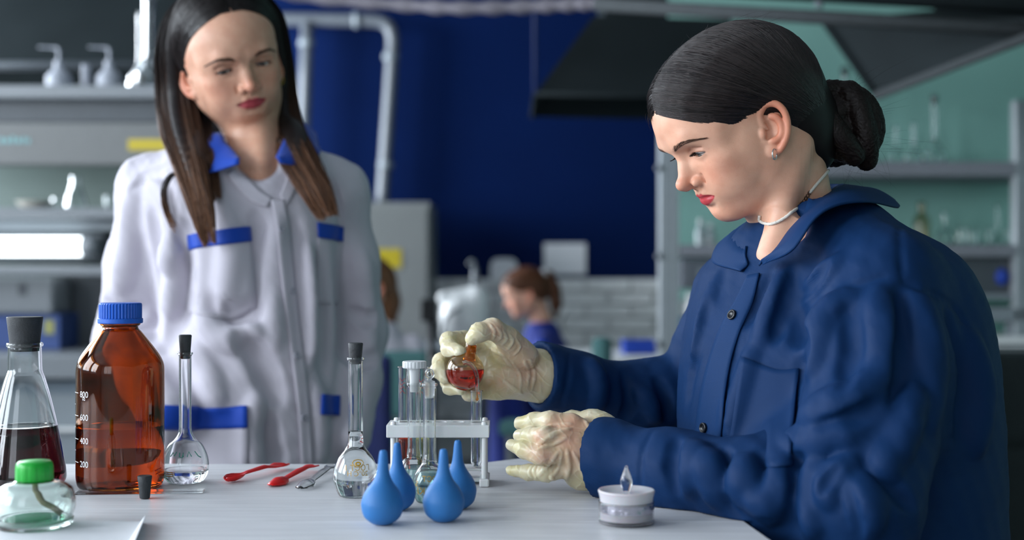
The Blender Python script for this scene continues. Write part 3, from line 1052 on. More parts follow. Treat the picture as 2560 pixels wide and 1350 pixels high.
me = wrap(text_mesh('≈', 0.0105), rf, -0.62, z(1001)); link('scale_mark', me, M_print, am, smooth=False)
for q in ((0, 0), (1, 3)):
    pts = [((R + 0.0004) * math.sin(a), -(R + 0.0004) * math.cos(a), z(1180 + q[1] * 3 + 8 * math.sin(2.0 * (a - 0.9)) * -1)) for a in np.linspace(1.16 + 0.04 * q[0], 1.42, 10)]
    o = tube('pen_mark', pts, 0.0006, M_redprint, None, 6); o.parent = am

# ---- clear plastic ruler lying under and in front of the bottle
zr = ZT
rl = empty('plastic_ruler', T(300, 1233), 'clear plastic strip lying on the table before the amber bottle', 'ruler')
bm = bmesh.new()
a, b = T(192, 1234), T(512, 1229)
dv = (b - a); L = np.linalg.norm(dv); ang = math.atan2(dv[1], dv[0])
box(bm, np.array((0, -0.013, 0.0004)), np.array((L, 0.006, 0.0030)), 0.0012)
me = bm_mesh('ruler_body', bm); me.transform(Matrix.Translation(Vector(a)) @ Matrix.Rotation(ang, 4, 'Z'))
wparent(link('ruler_body', me, G_plastic, smooth=False), rl)

# ---- small bung standing on the table
stp = stopper('rubber_bung', None, on_table(362, 1247), 12.5 * T(0, 1247)[1] / F, 18 * T(0, 1247)[1] / F, 57 * T(0, 1247)[1] / F)
tag(stp, 'small dark rubber bung standing alone before the amber bottle', 'stopper')

# ---- conical flask with dark liquid
b0 = on_table(62, 1216); sc = b0[1] / F; z = lambda py: (1222 - py) * sc
er = empty('conical_flask', b0, 'conical flask of black red liquid closed with a thick rubber bung', 'flask')
op = smooth_prof([(84 * sc, 0), (92 * sc, 0.002), (99 * sc, 0.009), (98.5 * sc, 0.018), (93 * sc, z(1150)), (82 * sc, z(1090)), (64 * sc, z(1010)), (49 * sc, z(955)), (43 * sc, z(938)), (41 * sc, z(925)), (40 * sc, z(880)), (40 * sc, z(876)), (43 * sc, z(873)), (44 * sc, z(868)), (42 * sc, z(864))], 4)
_, inn = vessel('glass_body', op, 0.0016, G_clear, er, (0, 0, 0), 64)
G_dark = glass('dark red liquid', (0.022, 0.0025, 0.004), 0.0, 1.34)
liquid('liquid', inn, z(1072), G_dark, er, (0, 0, 0), 64)
stopper('rubber_bung', er, (0, 0, z(885)), 34 * sc, 43.5 * sc, z(799) - z(885))
# ---- spirit lamp
b0 = on_table(86, 1318); sc = b0[1] / F; z = lambda py: (1336 - py) * sc
sl_ = empty('spirit_lamp', b0, 'squat glass spirit lamp with a green cap in the near corner', 'lamp')
op = smooth_prof([(84 * sc, 0), (92 * sc, 0.003), (94 * sc, 0.008), (90 * sc, z(1312)), (97 * sc, z(1295)), (99 * sc, z(1278)), (96 * sc, z(1258)), (88 * sc, z(1240)), (66 * sc, z(1226)), (48 * sc, z(1221)), (42 * sc, z(1216)), (41 * sc, z(1206))], 5)
G_burn = glass('greenish thick glass', (0.90, 0.98, 0.94), 0.0, 1.45)
_, inn = vessel('glass_body', op, 0.004, G_burn, sl_, (0, 0, 0), 56, base=0.009)
G_greenl = glass('green spirit', (0.25, 0.85, 0.55), 0.0, 1.34)
liquid('spirit', inn, z(1316), G_greenl, sl_, (0, 0, 0), 56)
o = tube('wick', np.array([(0, 0, z(1190)), (0.000, 0, z(1225)), (0.002, -0.002, z(1252)), (0.010, -0.003, z(1275)), (0.019, 0.002, z(1290)), (0.026, 0.004, z(1304))]), 0.0030, mat('cotton wick', srgb(150, 138, 112), 0.9, var=0.2, scale=300), None, 10); o.parent = sl_
n = 72
prf = [(0, z(1219)), (44 * sc, z(1219)), (45.5 * sc, z(1216)), (45 * sc, z(1186)), (43 * sc, z(1177)), (38 * sc, z(1172)), (0, z(1171))]
v, f = lathe_vf(prf, n); v = np.array(v)
k = np.round(np.arctan2(v[:, 1], v[:, 0]) / (2 * math.pi) * n).astype(int) % 6
msk = (k < 1) & (v[:, 2] < z(1180)) & (np.hypot(v[:, 0], v[:, 1]) > 40 * sc)
v[msk, :2] *= 0.95
link('cap', mesh_np('cap', v, f), M_green, sl_)
# ---- folded sheet of paper
pa = T(140, 1420); 
v = [T(-60, 1400), T(298, 1400), T(352, 1307), T(20, 1303)]
v = [q + np.array([0, 0, 0.0008]) for q in v]
mid = T(365, 1312); mid[2] += 0.010
v += [T(330, 1402) + np.array([0, 0, 0.012]), mid]
v = np.array(v); n0 = len(v)
o = link('paper_sheet', mesh_np('paper_sheet', v, [(0, 1, 2, 3), (1, 4, 5, 2)]), M_paper, smooth=False)
md = o.modifiers.new('s', 'SOLIDIFY'); md.thickness = 0.0006; md.offset = 1
tag(o, 'white sheet of paper with a turned up edge in the near corner', 'paper')


# ---- volumetric flasks
def vol_flask(name, px, py, rb, zb_top, rn, ztop, label, fill, gliq, rim=True, neck_wall=0.0014, belly=None):
    b0 = on_table(px, py); sc = b0[1] / F
    e = empty(name, b0, label, 'flask', 'volumetric flasks on the table')
    z = lambda q: (py + 4 - q) * sc
    cz_ = belly
    op = smooth_prof([(rb * 0.62 * sc, 0), (rb * 0.76 * sc, 0.0015), (rb * 0.95 * sc, z(cz_ + rb * 0.42)), (rb * sc, z(cz_)), (rb * 0.93 * sc, z(cz_ - rb * 0.4)), (rb * 0.72 * sc, z(cz_ - rb * 0.85)), (rb * 0.46 * sc, z(zb_top + rb * 0.32)), ((rn + 2.5) * sc, z(zb_top + 4)), (rn * sc, z(zb_top - 12)), (rn * sc, z(zb_top - 12)), (rn * sc, z(ztop + 10)), (rn * sc, z(ztop + 10)), ((rn + 1.0) * sc, z(ztop + 7)), ((rn + 3.5) * sc, z(ztop + 4)), ((rn + 3.0) * sc, z(ztop))], 4)
    _, inn = vessel('glass_body', op, neck_wall, G_clear, e, (0, 0, 0), 56)
    if fill: liquid('liquid', inn, z(fill), gliq, e, (0, 0, 0), 56)
    return e, sc, z, op


e, sc, z, op = vol_flask('volumetric_flask', 889, 1240, 56, 1108, 18.5, 899, 'volumetric flask of clear water with gold print and black bung beside the blue bulbs', 1083, G_water, belly=1192)
stopper('rubber_bung', e, (0, 0, z(915)), 14.5 * sc, 18.5 * sc, z(862) - z(915))
rf = prof_r(op)
for txt, py, sz in (('ГОСТ 1', 1171, 0.0088), ('20°C Н', 1184, 0.0080)):
    link('gold_print', wrap(text_mesh(txt, sz), rf, 0.22, z(py + 3), True), M_gold, e, smooth=False)
a_ = [(-15, -2), (-11, -8), (0, -10), (11, -8), (15, -2), (8, 7), (-8, 7), (-15, -2)]
pts = [((rf(z(1158 + y)) + 0.0004) * math.sin(0.25 + x / 50), -(rf(z(1158 + y)) + 0.0004) * math.cos(0.25 + x / 50), z(1158 + y)) for x, y in a_]
o = tube('gold_badge', pts, 0.0005, M_gold, None, 6); o.parent = e
pts = [((rf(z(1158 + 3.5 * math.sin(t))) + 0.0004) * math.sin(0.25 + 6 * math.cos(t) / 50), -(rf(z(1158 + 3.5 * math.sin(t))) + 0.0004) * math.cos(0.25 + 6 * math.cos(t) / 50), z(1158 + 3.5 * math.sin(t))) for t in np.linspace(0, 6.28, 20)]
o = tube('gold_badge', pts, 0.0009, M_gold, None, 6); o.parent = e

e, sc, z, op = vol_flask('volumetric_flask', 463, 1206, 58, 1085, 15.5, 886, 'slim volumetric flask with a little clear liquid and black bung right of the amber bottle', 1178, G_water, belly=1166)
# the ground joint of this one is a little narrower than its stem
stopper('rubber_bung', e, (0, 0, z(902)), 12.0 * sc, 16 * sc, z(842) - z(902))
rf = prof_r(op)
for i, (x0, seq) in enumerate(((-32, [(0, 0), (4, -10), (9, -2), (13, -12)]), (-12, [(0, -10), (0, 0), (6, 2), (8, -10), (8, 0)]), (4, [(0, 0), (4, -12), (9, 0)]), (22, [(0, -12), (6, 0), (12, 4)]))):
    pts = [((rf(z(1140 + y)) + 0.0003) * math.sin(0.25 + (x0 + x) / 45), -(rf(z(1140 + y)) + 0.0003) * math.cos(0.25 + (x0 + x) / 45), z(1140 + y)) for x, y in seq]
    o = tube('green_writing', pts, 0.0006, M_greenpen, None, 6); o.parent = e
for k in range(3):
    pts = [((rf(z(1178 + 5 * k)) + 0.0003) * math.sin(a), -(rf(z(1178 + 5 * k)) + 0.0003) * math.cos(a), z(1178 + 5 * k)) for a in np.linspace(-0.70, -0.30, 6)]
    o = tube('gold_print', pts, 0.0005, M_gold, None, 6); o.parent = e

G_cyan = glass('pale cyan liquid', (0.66, 0.95, 0.95), 0.0, 1.335)
e, sc, z, op = vol_flask('volumetric_flask', 1036, 1224, 43, 1135, 17.0, 962, 'volumetric flask of pale blue liquid with a white plastic stopper', 1172, G_cyan, belly=1192)
prf = [(0, z(985)), (10.5 * sc, z(985)), (13.5 * sc, z(925)), (29 * sc, z(925)), (30 * sc, z(922)), (30 * sc, z(910)), (28.5 * sc, z(908)), (0, z(908))]
v, f = lathe_vf(prf, 60); v = np.array(v)
k = np.arange(len(v)) % 3 == 0
msk = k & (np.hypot(v[:, 0], v[:, 1]) > 28.8 * sc); v[msk, :2] *= 0.97
link('plastic_stopper', mesh_np('plastic_stopper', v, f), M_wplast, e, smooth=False)

e, sc, z, op = vol_flask('volumetric_flask', 1074, 1256, 44, 1150, 16.5, 964, 'volumetric flask of pale blue liquid with a ring topped glass stopper', 1183, G_cyan, belly=1216)
G_ground = glass('ground glass', (0.95, 0.96, 0.96), 0.35, 1.46)
prf = smooth_prof([(0, z(1000)), (11.5 * sc, z(1000)), (11.5 * sc, z(1000)), (14 * sc, z(962)), (10 * sc, z(958)), (5 * sc, z(955)), (5 * sc, z(952)), (0, z(951))], 3)
so = lathe('glass_stopper', prf, G_ground, e, 36)
t = np.linspace(0, 2 * math.pi, 33)
v, f = tube_vf(np.stack([8.5 * sc * np.cos(t), 0 * t, z(940) + 10 * sc * np.sin(t)], 1), 3.6 * sc, 10, False)
link('stopper_ring', mesh_np('stopper_ring', np.array(v), f), G_clear, so)
rf = prof_r(op)
for txt, py, sz, an in (('ГОСТ', 1200, 0.0085, 0.2), ('KI', 1232, 0.0120, -0.45), ('S', 1212, 0.0085, -0.75)):
    link('gold_print', wrap(text_mesh(txt, sz), rf, an, z(py + 3), True), M_gold, e, smooth=False)

# ---- blue rubber bulbs
bl_me = None
pr = smooth_prof([(0, 0), (0.30, 0.0), (0.30, 0.0), (0.50, 0.05), (0.86, 0.36), (1.0, 0.86), (0.96, 1.20), (0.78, 1.60), (0.50, 1.98), (0.33, 2.35), (0.255, 2.8), (0.215, 3.2), (0.18, 3.42), (0.13, 3.50), (0.06, 3.51), (0.05, 3.40), (0, 3.38)], 5)
v, f = lathe_vf(pr, 48)
for i, (px, pb, r, top, lean, txt) in enumerate(((955, 1311, 53, 1131, 0.02, 'near left blue rubber bulb in front of the bung stoppered flask'), (1109, 1304, 52, 1128, 0.0, 'near right blue rubber bulb covering the ring stoppered flask'), (995, 1275, 45, 1111, -0.045, 'left rear blue rubber bulb half hidden by the one in front'), (1144, 1272, 47, 1106, -0.01, 'right rear blue rubber bulb beside the foot of the test tube rack'))):
    b0 = on_table(px, pb); sc = b0[1] / F
    hh = (pb + 4 - top) * sc / 3.51
    me = mesh_np('rubber_bulb', np.array(v) * np.array([r * sc, r * sc, hh]), f)
    o = link('rubber_bulb', me, M_bulb)
    o.location = b0; o.rotation_euler = (0, lean, 0.7 * i)
    tag(o, txt, 'rubber bulb', 'blue rubber bulbs')

# ---- test tube rack
fb = T(1094, 1218)                                       # front foot line
rk = empty('test_tube_rack', (fb[0], fb[1] + 0.03, ZT), 'white plastic test tube rack with a perforated top bar', 'rack')
sc = fb[1] / F
xa, xb = (966 - 1094) * sc, (1223 - 1094) * sc
zt0, zt1 = (1222 - 1098) * sc, (1222 - 1067) * sc
D0, D1 = -0.030, 0.022
holes = []
tubes = [(-0.0435, 0.005), (-0.0205, 0.005), (0.0460, 0.001)]
spare = [(0.002, 0.005), (0.0235, 0.005)]


def plate(z0, z1, hr):
    """top bar with round holes cut through"""
    bm = bmesh.new()
    hs = tubes + spare
    n = 16
    xs = sorted({xa, xb} | {round(h[0] + s_ * (hr + 0.002), 6) for h in hs for s_ in (-1, 1)})
    def quad(a, b, c, d_): bm.faces.new([a, b, c, d_])
    for (x0, x1) in zip(xs[:-1], xs[1:]):
        h = [q for q in hs if x0 < q[0] < x1]
        if not h:
            box(bm, np.array((x0, D0, z0)), np.array((x1, D1, z1))); continue
        h = h[0]; y0, y1 = h[1] - hr - 0.002, h[1] + hr + 0.002
        box(bm, np.array((x0, D0, z0)), np.array((x1, y0, z1))); box(bm, np.array((x0, y1, z0)), np.array((x1, D1, z1)))
        ring, sq = [], []
        for k in range(n):
            a = 2 * math.pi * (k + 0.5) / n
            c, s_ = math.cos(a), math.sin(a); m_ = max(abs(c), abs(s_))
            for lst, x, y in ((ring, h[0] + hr * c, h[1] + hr * s_), (sq, h[0] + (hr + 0.002) * c / m_, h[1] + (hr + 0.002) * s_ / m_)):
                lst.append([bm.verts.new((x, y, zq)) for zq in (z0, z1)])
        for k in range(n):
            j = (k + 1) % n
            quad(ring[k][1], ring[j][1], sq[j][1], sq[k][1]); quad(ring[k][0], sq[k][0], sq[j][0], ring[j][0]); quad(ring[k][0], ring[j][0], ring[j][1], ring[k][1])
    return bm_mesh('rack_plate', bm)


link('top_bar', plate(zt1 - 0.003, zt1, 0.0073), M_rack, rk, smooth=False)
def rbox(nm, lo, hi, bev=0.001):
    bm = bmesh.new(); box(bm, np.array(lo), np.array(hi), bev)
    return link(nm, bm_mesh(nm, bm), M_rack, rk, smooth=False)
rbox('bar_skirt', (xa, D0 - 0.002, zt0), (xb, D0 - 0.0002, zt1)); rbox('bar_skirt', (xa, D1 + 0.0002, zt0), (xb, D1 + 0.002, zt1))
for x in (xa, xb - 0.0018): rbox('bar_end', (x, D0, zt0), (x + 0.0018, D1, zt1 - 0.0032))
for x in (xa + 0.008, xb - 0.006):
    for y in (D0 + 0.004, D1 - 0.004):
        lathe('post', [(0, 0.001), (0.0042, 0.001), (0.0042, 0.004), (0.0035, 0.006), (0.0035, zt1 + 0.001), (0.0030, zt1 + 0.0035), (0, zt1 + 0.0042)], M_rack, rk, 16, (x, y, 0))
for x in (xa + 0.002, xb - 0.012): rbox('foot', (x, D0 - 0.003, 0.0003), (x + 0.012, D1 + 0.003, 0.010), 0.002)
rbox('base_bar', (xa + 0.004, -0.010, 0.003), (xb - 0.004, 0.016, 0.0075))
rbox('lower_ledge', (xa + 0.008, -0.008, 0.016), (xb - 0.006, 0.014, 0.019))


def test_tube(name, hx, hy, top_py, label, fills, r=0.0069, z0=0.0195, writing=False):
    p = np.array([fb[0] + hx, fb[1] + 0.03 + hy, ZT + z0])
    e = empty(name, p, label, 'test tube', 'test tubes in the white rack')
    h = (CZ - (top_py - 675) / F * p[1]) - p[2]
    op = smooth_prof([(r * 0.25, 0), (r * 0.7, r * 0.3), (r, r), (r, r), (r, h - 0.002), (r, h - 0.002), (r * 1.22, h - 0.0006), (r * 1.18, h)], 4)
    _, inn = vessel('glass_body', op, 0.0009, G_clear, e, (0, 0, 0), 32, base=0.0011)
    for (zz, g) in fills:
        liquid('liquid', inn, zz, g, e, (0, 0, 0), 32, over=0.0003)
    if writing:
        for k in range(4):
            pts = [((r + .0003) * math.sin(a), -(r + .0003) * math.cos(a), h - 0.016 - 0.005 * k + 0.0016 * math.sin(7 * a + k)) for a in np.linspace(-0.7, 0.3, 12)]
            o = tube('red_writing', pts, 0.00028, M_redprint, None, 5); o.parent = e
    return e, h


G_redl = glass('dark orange liquid', (0.62, 0.045, 0.01), 0.0, 1.34)
G_olive = glass('olive liquid', (0.55, 0.52, 0.12), 0.0, 1.34)
test_tube('test_tube', *tubes[0], 916, 'test tube of dark orange liquid with red writing at the rack end', [(0.045, G_redl)], r=0.0071, writing=True)
test_tube('test_tube', *tubes[1], 918, 'test tube of olive liquid with red writing behind the plastic stoppered flask', [(0.045, G_olive)], r=0.0071, writing=True)
tt, tth = test_tube('test_tube', *tubes[2], 976, 'empty test tube being filled under the pouring flask', [], r=0.0069)
o = lathe('orange_drop', smooth_prof([(0, 0), (0.0016, 0.001), (0.0020, 0.003), (0.0008, 0.007), (0.0006, 0.012), (0, 0.0125)], 4), glass('orange liquid', (0.95, 0.32, 0.02), 0, 1.34), tt, 14, (0.001, -0.001, tth - 0.013))

# ---- red plastic spoons and a clear one
def spoon(px0, py0, px1, py1, m, label, rows, lift=0.006, name='spoon_spatula'):
    a, b = T(px0, py0), T(px1, py1)
    dv = b - a; L = np.linalg.norm(dv[:2]); ang = math.atan2(dv[1], dv[0])
    n = 44
    ts = np.linspace(0, 1, n)
    w = np.interp(ts, [r[0] for r in rows], [r[1] for r in rows])
    dz = np.interp(ts, [r[0] for r in rows], [r[2] for r in rows])
    cup = np.interp(ts, [r[0] for r in rows], [r[3] for r in rows])
    k = 9
    v = []
    for i in range(n):
        for j in range(k):
            s_ = -1 + 2 * j / (k - 1)
            v.append((ts[i] * L, s_ * w[i], dz[i] + cup[i] * s_ * s_))
    v = np.array(v)
    f = [(i * k + j, (i + 1) * k + j, (i + 1) * k + j + 1, i * k + j + 1) for i in range(n - 1) for j in range(k - 1)]
    me = mesh_np(name, v, f)
    o = link(name, me, m)
    md = o.modifiers.new('s', 'SOLIDIFY'); md.thickness = 0.0014; md.offset = 0
    o.location = (a[0], a[1], ZT + 0.0012 - v[:, 2].min()); o.rotation_euler = (0, 0, ang)
    return tag(o, label, 'spoon', 'plastic spatula spoons')
rows = [(0, 0.002, 0.0050, 0.002), (0.04, 0.007, 0.002, 0.005), (0.12, 0.011, 0.001, 0.007), (0.20, 0.010, 0.002, 0.006), (0.27, 0.0042, 0.006, 0.001), (0.35, 0.0045, 0.009, -0.002), (0.62, 0.0055, 0.011, -0.003), (0.74, 0.0055, 0.008, -0.002), (0.80, 0.009, 0.0065, 0.0), (0.90, 0.011, 0.004, 0.004), (0.97, 0.009, 0.004, 0.003), (1.0, 0.003, 0.0055, 0.001)]
spoon(563, 1209, 716, 1171, M_red, 'longer red plastic spatula spoon lying left of its pair', rows)
rows2 = [(0, 0.002, 0.0035, -0.001), (0.05, 0.008, 0.006, -0.004), (0.14, 0.011, 0.009, -0.008), (0.23, 0.009, 0.008, -0.006), (0.30, 0.0045, 0.006, -0.002), (0.60, 0.006, 0.010, -0.003), (0.78, 0.0045, 0.010, -0.002), (0.85, 0.008, 0.008, 0.0), (0.94, 0.009, 0.006, 0.002), (1.0, 0.004, 0.006, 0.001)]
spoon(677, 1219, 789, 1176, M_red, 'shorter red plastic spatula spoon with its bowl turned down', rows2)
spoon(750, 1227, 838, 1176, G_plastic, 'clear plastic spatula spoon lying behind the bung stoppered flask', rows2)

# ---- electric tea light
b0 = on_table(1566, 1308); sc = b0[1] / F; z = lambda py: (1319 - py) * sc
tl = empty('tea_light', b0, 'white electric tea light with a clear flame tip near the sleeve', 'candle')
M_wax = mat('milky candle plastic', srgb(204, 200, 204), 0.35, var=0.03, Subsurface_Weight=0.4, Subsurface_Scale=0.006)
lathe('body', smooth_prof([(0, 0.0045), (65 * sc, 0.0045), (66 * sc, 0.006), (66 * sc, z(1285)), (66 * sc, z(1285)), (66 * sc, z(1262)), (69 * sc, z(1246)), (71 * sc, z(1240)), (69 * sc, z(1236)), (60 * sc, z(1238)), (40 * sc, z(1243)), (9 * sc, z(1245)), (0, z(1245))], 4), M_wax, tl, 56)
vessel('clear_cup', smooth_prof([(60 * sc, 0), (68 * sc, 0.0015), (69.5 * sc, 0.004), (69.5 * sc, z(1268)), (69 * sc, z(1266))], 3), 0.0009, glass('clear cup plastic', (0.96, 0.95, 0.97), 0.05, 1.4), tl, (0, 0, 0), 56, base=0.002)
M_foil = mat('crumpled foil band', srgb(190, 188, 196), 0.18, 0.9, var=0.1, scale=80, bump=0.8, bscale=160)
lathe('foil_band', [(66.6 * sc, z(1290)), (67.2 * sc, z(1282)), (66.8 * sc, z(1276)), (67.2 * sc, z(1270))], M_foil, tl, 56)
lathe('flame_tip', smooth_prof([(0, z(1246)), (7 * sc, z(1246)), (9 * sc, z(1238)), (14.5 * sc, z(1222)), (14 * sc, z(1210)), (8.5 * sc, z(1192)), (4.5 * sc, z(1182)), (3.5 * sc, z(1178)), (0, z(1176))], 5), glass('clear flame plastic', (0.95, 0.96, 0.97), 0.03, 1.42), tl, 32)

# ------------------------------------------------------------------ background glassware and bottles
G_far = glass('far glass', (0.93, 0.96, 0.96), 0.02, 1.3)
def far(name, prof, p, m, label, cat, group=None):
    o = lathe(name, smooth_prof(prof, 3), m, None, 20, p)
    return tag(o, label, cat, group)
def shelf_z(py, d): return CZ - (py - 675) / F * d
# wash bottles
M_wash = mat('hazy polythene', srgb(150, 154, 164), 0.5, var=0.04)
zs = shelf_z(212, 4.5) + 0.001
for px, lb in ((147, 'white wash bottle with bent spout at the shelf\'s left'), (273, 'white wash bottle with bent spout nearer the tall flask')):
    p = np.array([P(px, 0, 4.72)[0], 4.72, zs])
    e = empty('wash_bottle', p, lb, 'bottle', 'wash bottles on the fume cupboard')
    lathe('body', smooth_prof([(0, 0), (0.043, 0), (0.043, 0), (0.045, 0.01), (0.045, 0.05), (0.043, 0.062), (0.022, 0.085), (0.017, 0.092), (0.017, 0.115), (0.012, 0.118), (0, 0.118)], 3), M_wash, e, 24)
    o = tube('spout', spline([(0, 0, 0.115), (0.0, 0, 0.15), (-0.004, 0, 0.163), (-0.02, 0, 0.167), (-0.075, 0, 0.170)], 20), [0.006] * 10 + list(np.linspace(0.006, 0.002, 10)), M_wash, None, 8); o.parent = e
p = np.array([P(215, 0, 4.75)[0], 4.75, zs]); far('white_cylinder', [(0, 0), (0.016, 0), (0.016, 0), (0.016, 0.10), (0.013, 0.105), (0, 0.105)], p, M_wash, 'slim white cylinder between the two wash bottles', 'container')
def far_flask(name, px, d, py_base, rb, h, rn, label, stop=False, g='flasks on the far shelves', k=1.0):
    zz = shelf_z(py_base, d) + 0.001; p = np.array([P(px, 0, d + 0.2)[0], d + 0.2, zz])
    e = empty(name, p, label, 'flask', g)
    op = smooth_prof([(rb * 0.6, 0), (rb * 0.8, 0.003), (rb, rb * 0.7), (rb * 0.85, rb * 1.25), (rb * 0.4, rb * 1.9), (rn, rb * 2.3), (rn, rb * 2.4), (rn, h), (rn * 1.25, h)], 3)
    vessel('glass_body', op, 0.002, G_far, e, (0, 0, 0), 20)
    if stop: stopper('rubber_bung', e, (0, 0, h - 0.015), rn * 0.85, rn * 1.1, 0.035, 14)
far_flask('tall_flask', 372, 4.5, 212, 0.062, 0.34, 0.018, 'tall long necked glass flask with dark bung above the fume cupboard', True)
far_flask('tall_flask', 352, 4.62, 212, 0.05, 0.29, 0.012, 'long necked glass flask without bung behind the tallest flask')
far_flask('tall_flask', 2336, 4.7, 404, 0.045, 0.25, 0.013, 'slim stoppered flask alone on the upper right shelf', True)
far_flask('tall_flask', 2284, 4.7, 404, 0.035, 0.16, 0.009, 'small unstoppered flask left of the slim stoppered one')
far_flask('tall_flask', 2240, 4.75, 404, 0.035, 0.15, 0.009, 'small flask nearest the hair bun on the upper shelf')
far_flask('tall_flask', 2112, 4.75, 404, 0.045, 0.36, 0.014, 'tall stoppered flask rising behind the hair bun', True)
far_flask('tall_flask', 2362, 4.7, 612, 0.035, 0.13, 0.012, 'squat white capped flask on the middle right shelf', False)
far_flask('tall_flask', 2494, 4.7, 612, 0.02, 0.15, 0.009, 'thin necked flask amid beakers on the right shelf', False)
# conical flask, dish and small glasses in the cupboard
zs = shelf_z(519, 4.52) + 0.001
def far_vessel(name, prof, px, d, zz, label, cat, group=None, m=None, w=0.002):
    p = np.array([P(px, 0, d)[0], d, zz]); e = empty(name, p, label, cat, group)
    vessel('glass_body' if m is None else 'bowl', smooth_prof(prof, 3), w, m or G_far, e, (0, 0, 0), 24)
far_vessel('small_conical_flask', [(0.042, 0), (0.045, 0.005), (0.036, 0.04), (0.020, 0.085), (0.019, 0.12), (0.021, 0.122)], 190, 4.7, zs, 'clear conical flask on the fume cupboard shelf', 'flask')
far_vessel('evaporating_dish', [(0.03, 0), (0.05, 0.012), (0.064, 0.03), (0.066, 0.032)], 85, 4.7, zs, 'shallow pale dish on the fume cupboard shelf', 'dish', None, mat('porcelain', srgb(200, 196, 186), 0.3, var=0.02), 0.003)
far_vessel('small_beaker', [(0.018, 0), (0.02, 0.003), (0.02, 0.042), (0.022, 0.045)], 143, 4.7, zs, 'tiny beaker between the dish and the conical flask', 'beaker', 'small beakers')
far_vessel('small_beaker', [(0.018, 0), (0.02, 0.003), (0.02, 0.050), (0.022, 0.053)], 274, 4.7, zs, 'small beaker by the shoulder of the woman in white', 'beaker', 'small beakers')
zs = shelf_z(612, 4.7) + 0.001
M_bbr = glass('brownish glass', (0.75, 0.68, 0.55), 0.05, 1.3)
far_vessel('reagent_bottle', [(0.030, 0), (0.032, 0.004), (0.032, 0.09), (0.018, 0.12), (0.015, 0.13), (0.016, 0.165)], 2304, 4.88, zs, 'brownish reagent bottle nearest her shoulder on the right shelf', 'bottle', None, M_bbr)
for px, r_, h_, lb in ((2405, 0.022, 0.065, 'beaker with bright edge right of the squat flask'), (2432, 0.024, 0.055, 'wide low beaker in the middle of the right shelf'), (2472, 0.014, 0.06, 'narrow beaker left of the thin necked flask'), (2522, 0.016, 0.06, 'beaker right of the thin necked flask'), (2548, 0.014, 0.06, 'beaker at the far right end of the shelf')):
    far_vessel('small_beaker', [(r_ * .9, 0), (r_, 0.003), (r_, h_), (r_ * 1.08, h_ + 0.003)], px, 4.85, zs, lb, 'beaker', 'small beakers')
for px, h_, lb, cap in ((1752, 0.10, 'clear reagent bottle beside the metal post', M_wplast), (1776, 0.085, 'small bottle with a reddish label by the metal post', mat('reddish label', srgb(190, 120, 120), 0.5))):
    p = np.array([P(px, 0, 4.85)[0], 4.85, zs]); e = empty('reagent_bottle', p, lb, 'bottle', 'small reagent bottles')
    lathe('body', smooth_prof([(0, 0), (0.019, 0), (0.02, 0.003), (0.02, h_ * .55), (0.010, h_ * .75), (0.009, h_ * .8), (0, h_ * .8)], 3), mat('hazy bottle plastic', srgb(170, 184, 186), 0.3, var=0.05), e, 20)
    lathe('cap', [(0, h_ * .8), (0.011, h_ * .8), (0.011, h_), (0, h_)], M_wplast, e, 16)
    lathe('label', [(0.0204, 0.012), (0.0204, h_ * .45)], cap, e, 20)
# white canister with blue label by the post, on the right worktop
zs = shelf_z(902, 4.55) + 0.001
p = np.array([P(1735, 0, 4.75)[0], 4.75, zs]); e = empty('white_canister', p, 'white canister with a blue label between post and blue jacket', 'canister')
lathe('body', smooth_prof([(0, 0), (0.05, 0), (0.052, 0.004), (0.052, 0.004), (0.052, 0.19), (0.045, 0.205), (0.03, 0.21), (0, 0.21)], 3), M_wplast, e, 28)
lathe('cap', [(0, 0.21), (0.03, 0.21), (0.03, 0.235), (0, 0.235)], M_wplast, e, 24)
lathe('label', [(0.0526, 0.06), (0.0526, 0.15)], mat('blue label', srgb(60, 120, 180), 0.5), e, 28)
# ------------------------------------------------------------------ people: heads
def frame(origin, fwd_h, pitch, roll=0.0):
    """head frame: columns right / forward / up; fwd_h = horizontal facing, pitch = nod down (deg), roll (deg)"""
    d = np.array([fwd_h[0], fwd_h[1], 0.0]); d /= np.linalg.norm(d)
    p = math.radians(pitch)
    z = np.array([0, 0, 1.0])
    f = d * math.cos(p) - z * math.sin(p)
    v = z * math.cos(p) + d * math.sin(p)
    u = np.cross(f, v)
    if roll:
        r = math.radians(roll)
        u, v = u * math.cos(r) + v * math.sin(r), v * math.cos(r) - u * math.sin(r)
    return (np.stack([u, f, v], 1), np.array(origin, float))


def to_local(M, pts):
    return (np.asarray(pts) - M[1]) @ M[0]


def to_world(M, pts):
    return np.asarray(pts) @ M[0].T + M[1]


SKULL = [((0, -0.004, 0.046), (0.0715, 0.094, 0.076)), ((0, 0.040, 0.044), (0.061, 0.062, 0.052)), ((0, -0.045, 0.015), (0.060, 0.050, 0.060))]


def add_skull(s, M, grow=0.0, k=0.03):
    for c, r in SKULL:
        s.ell(c, np.array(r) + grow, M, k=k)


EYE = dict(u=0.0305, f=0.0735, v=0.0085, r=0.0118)


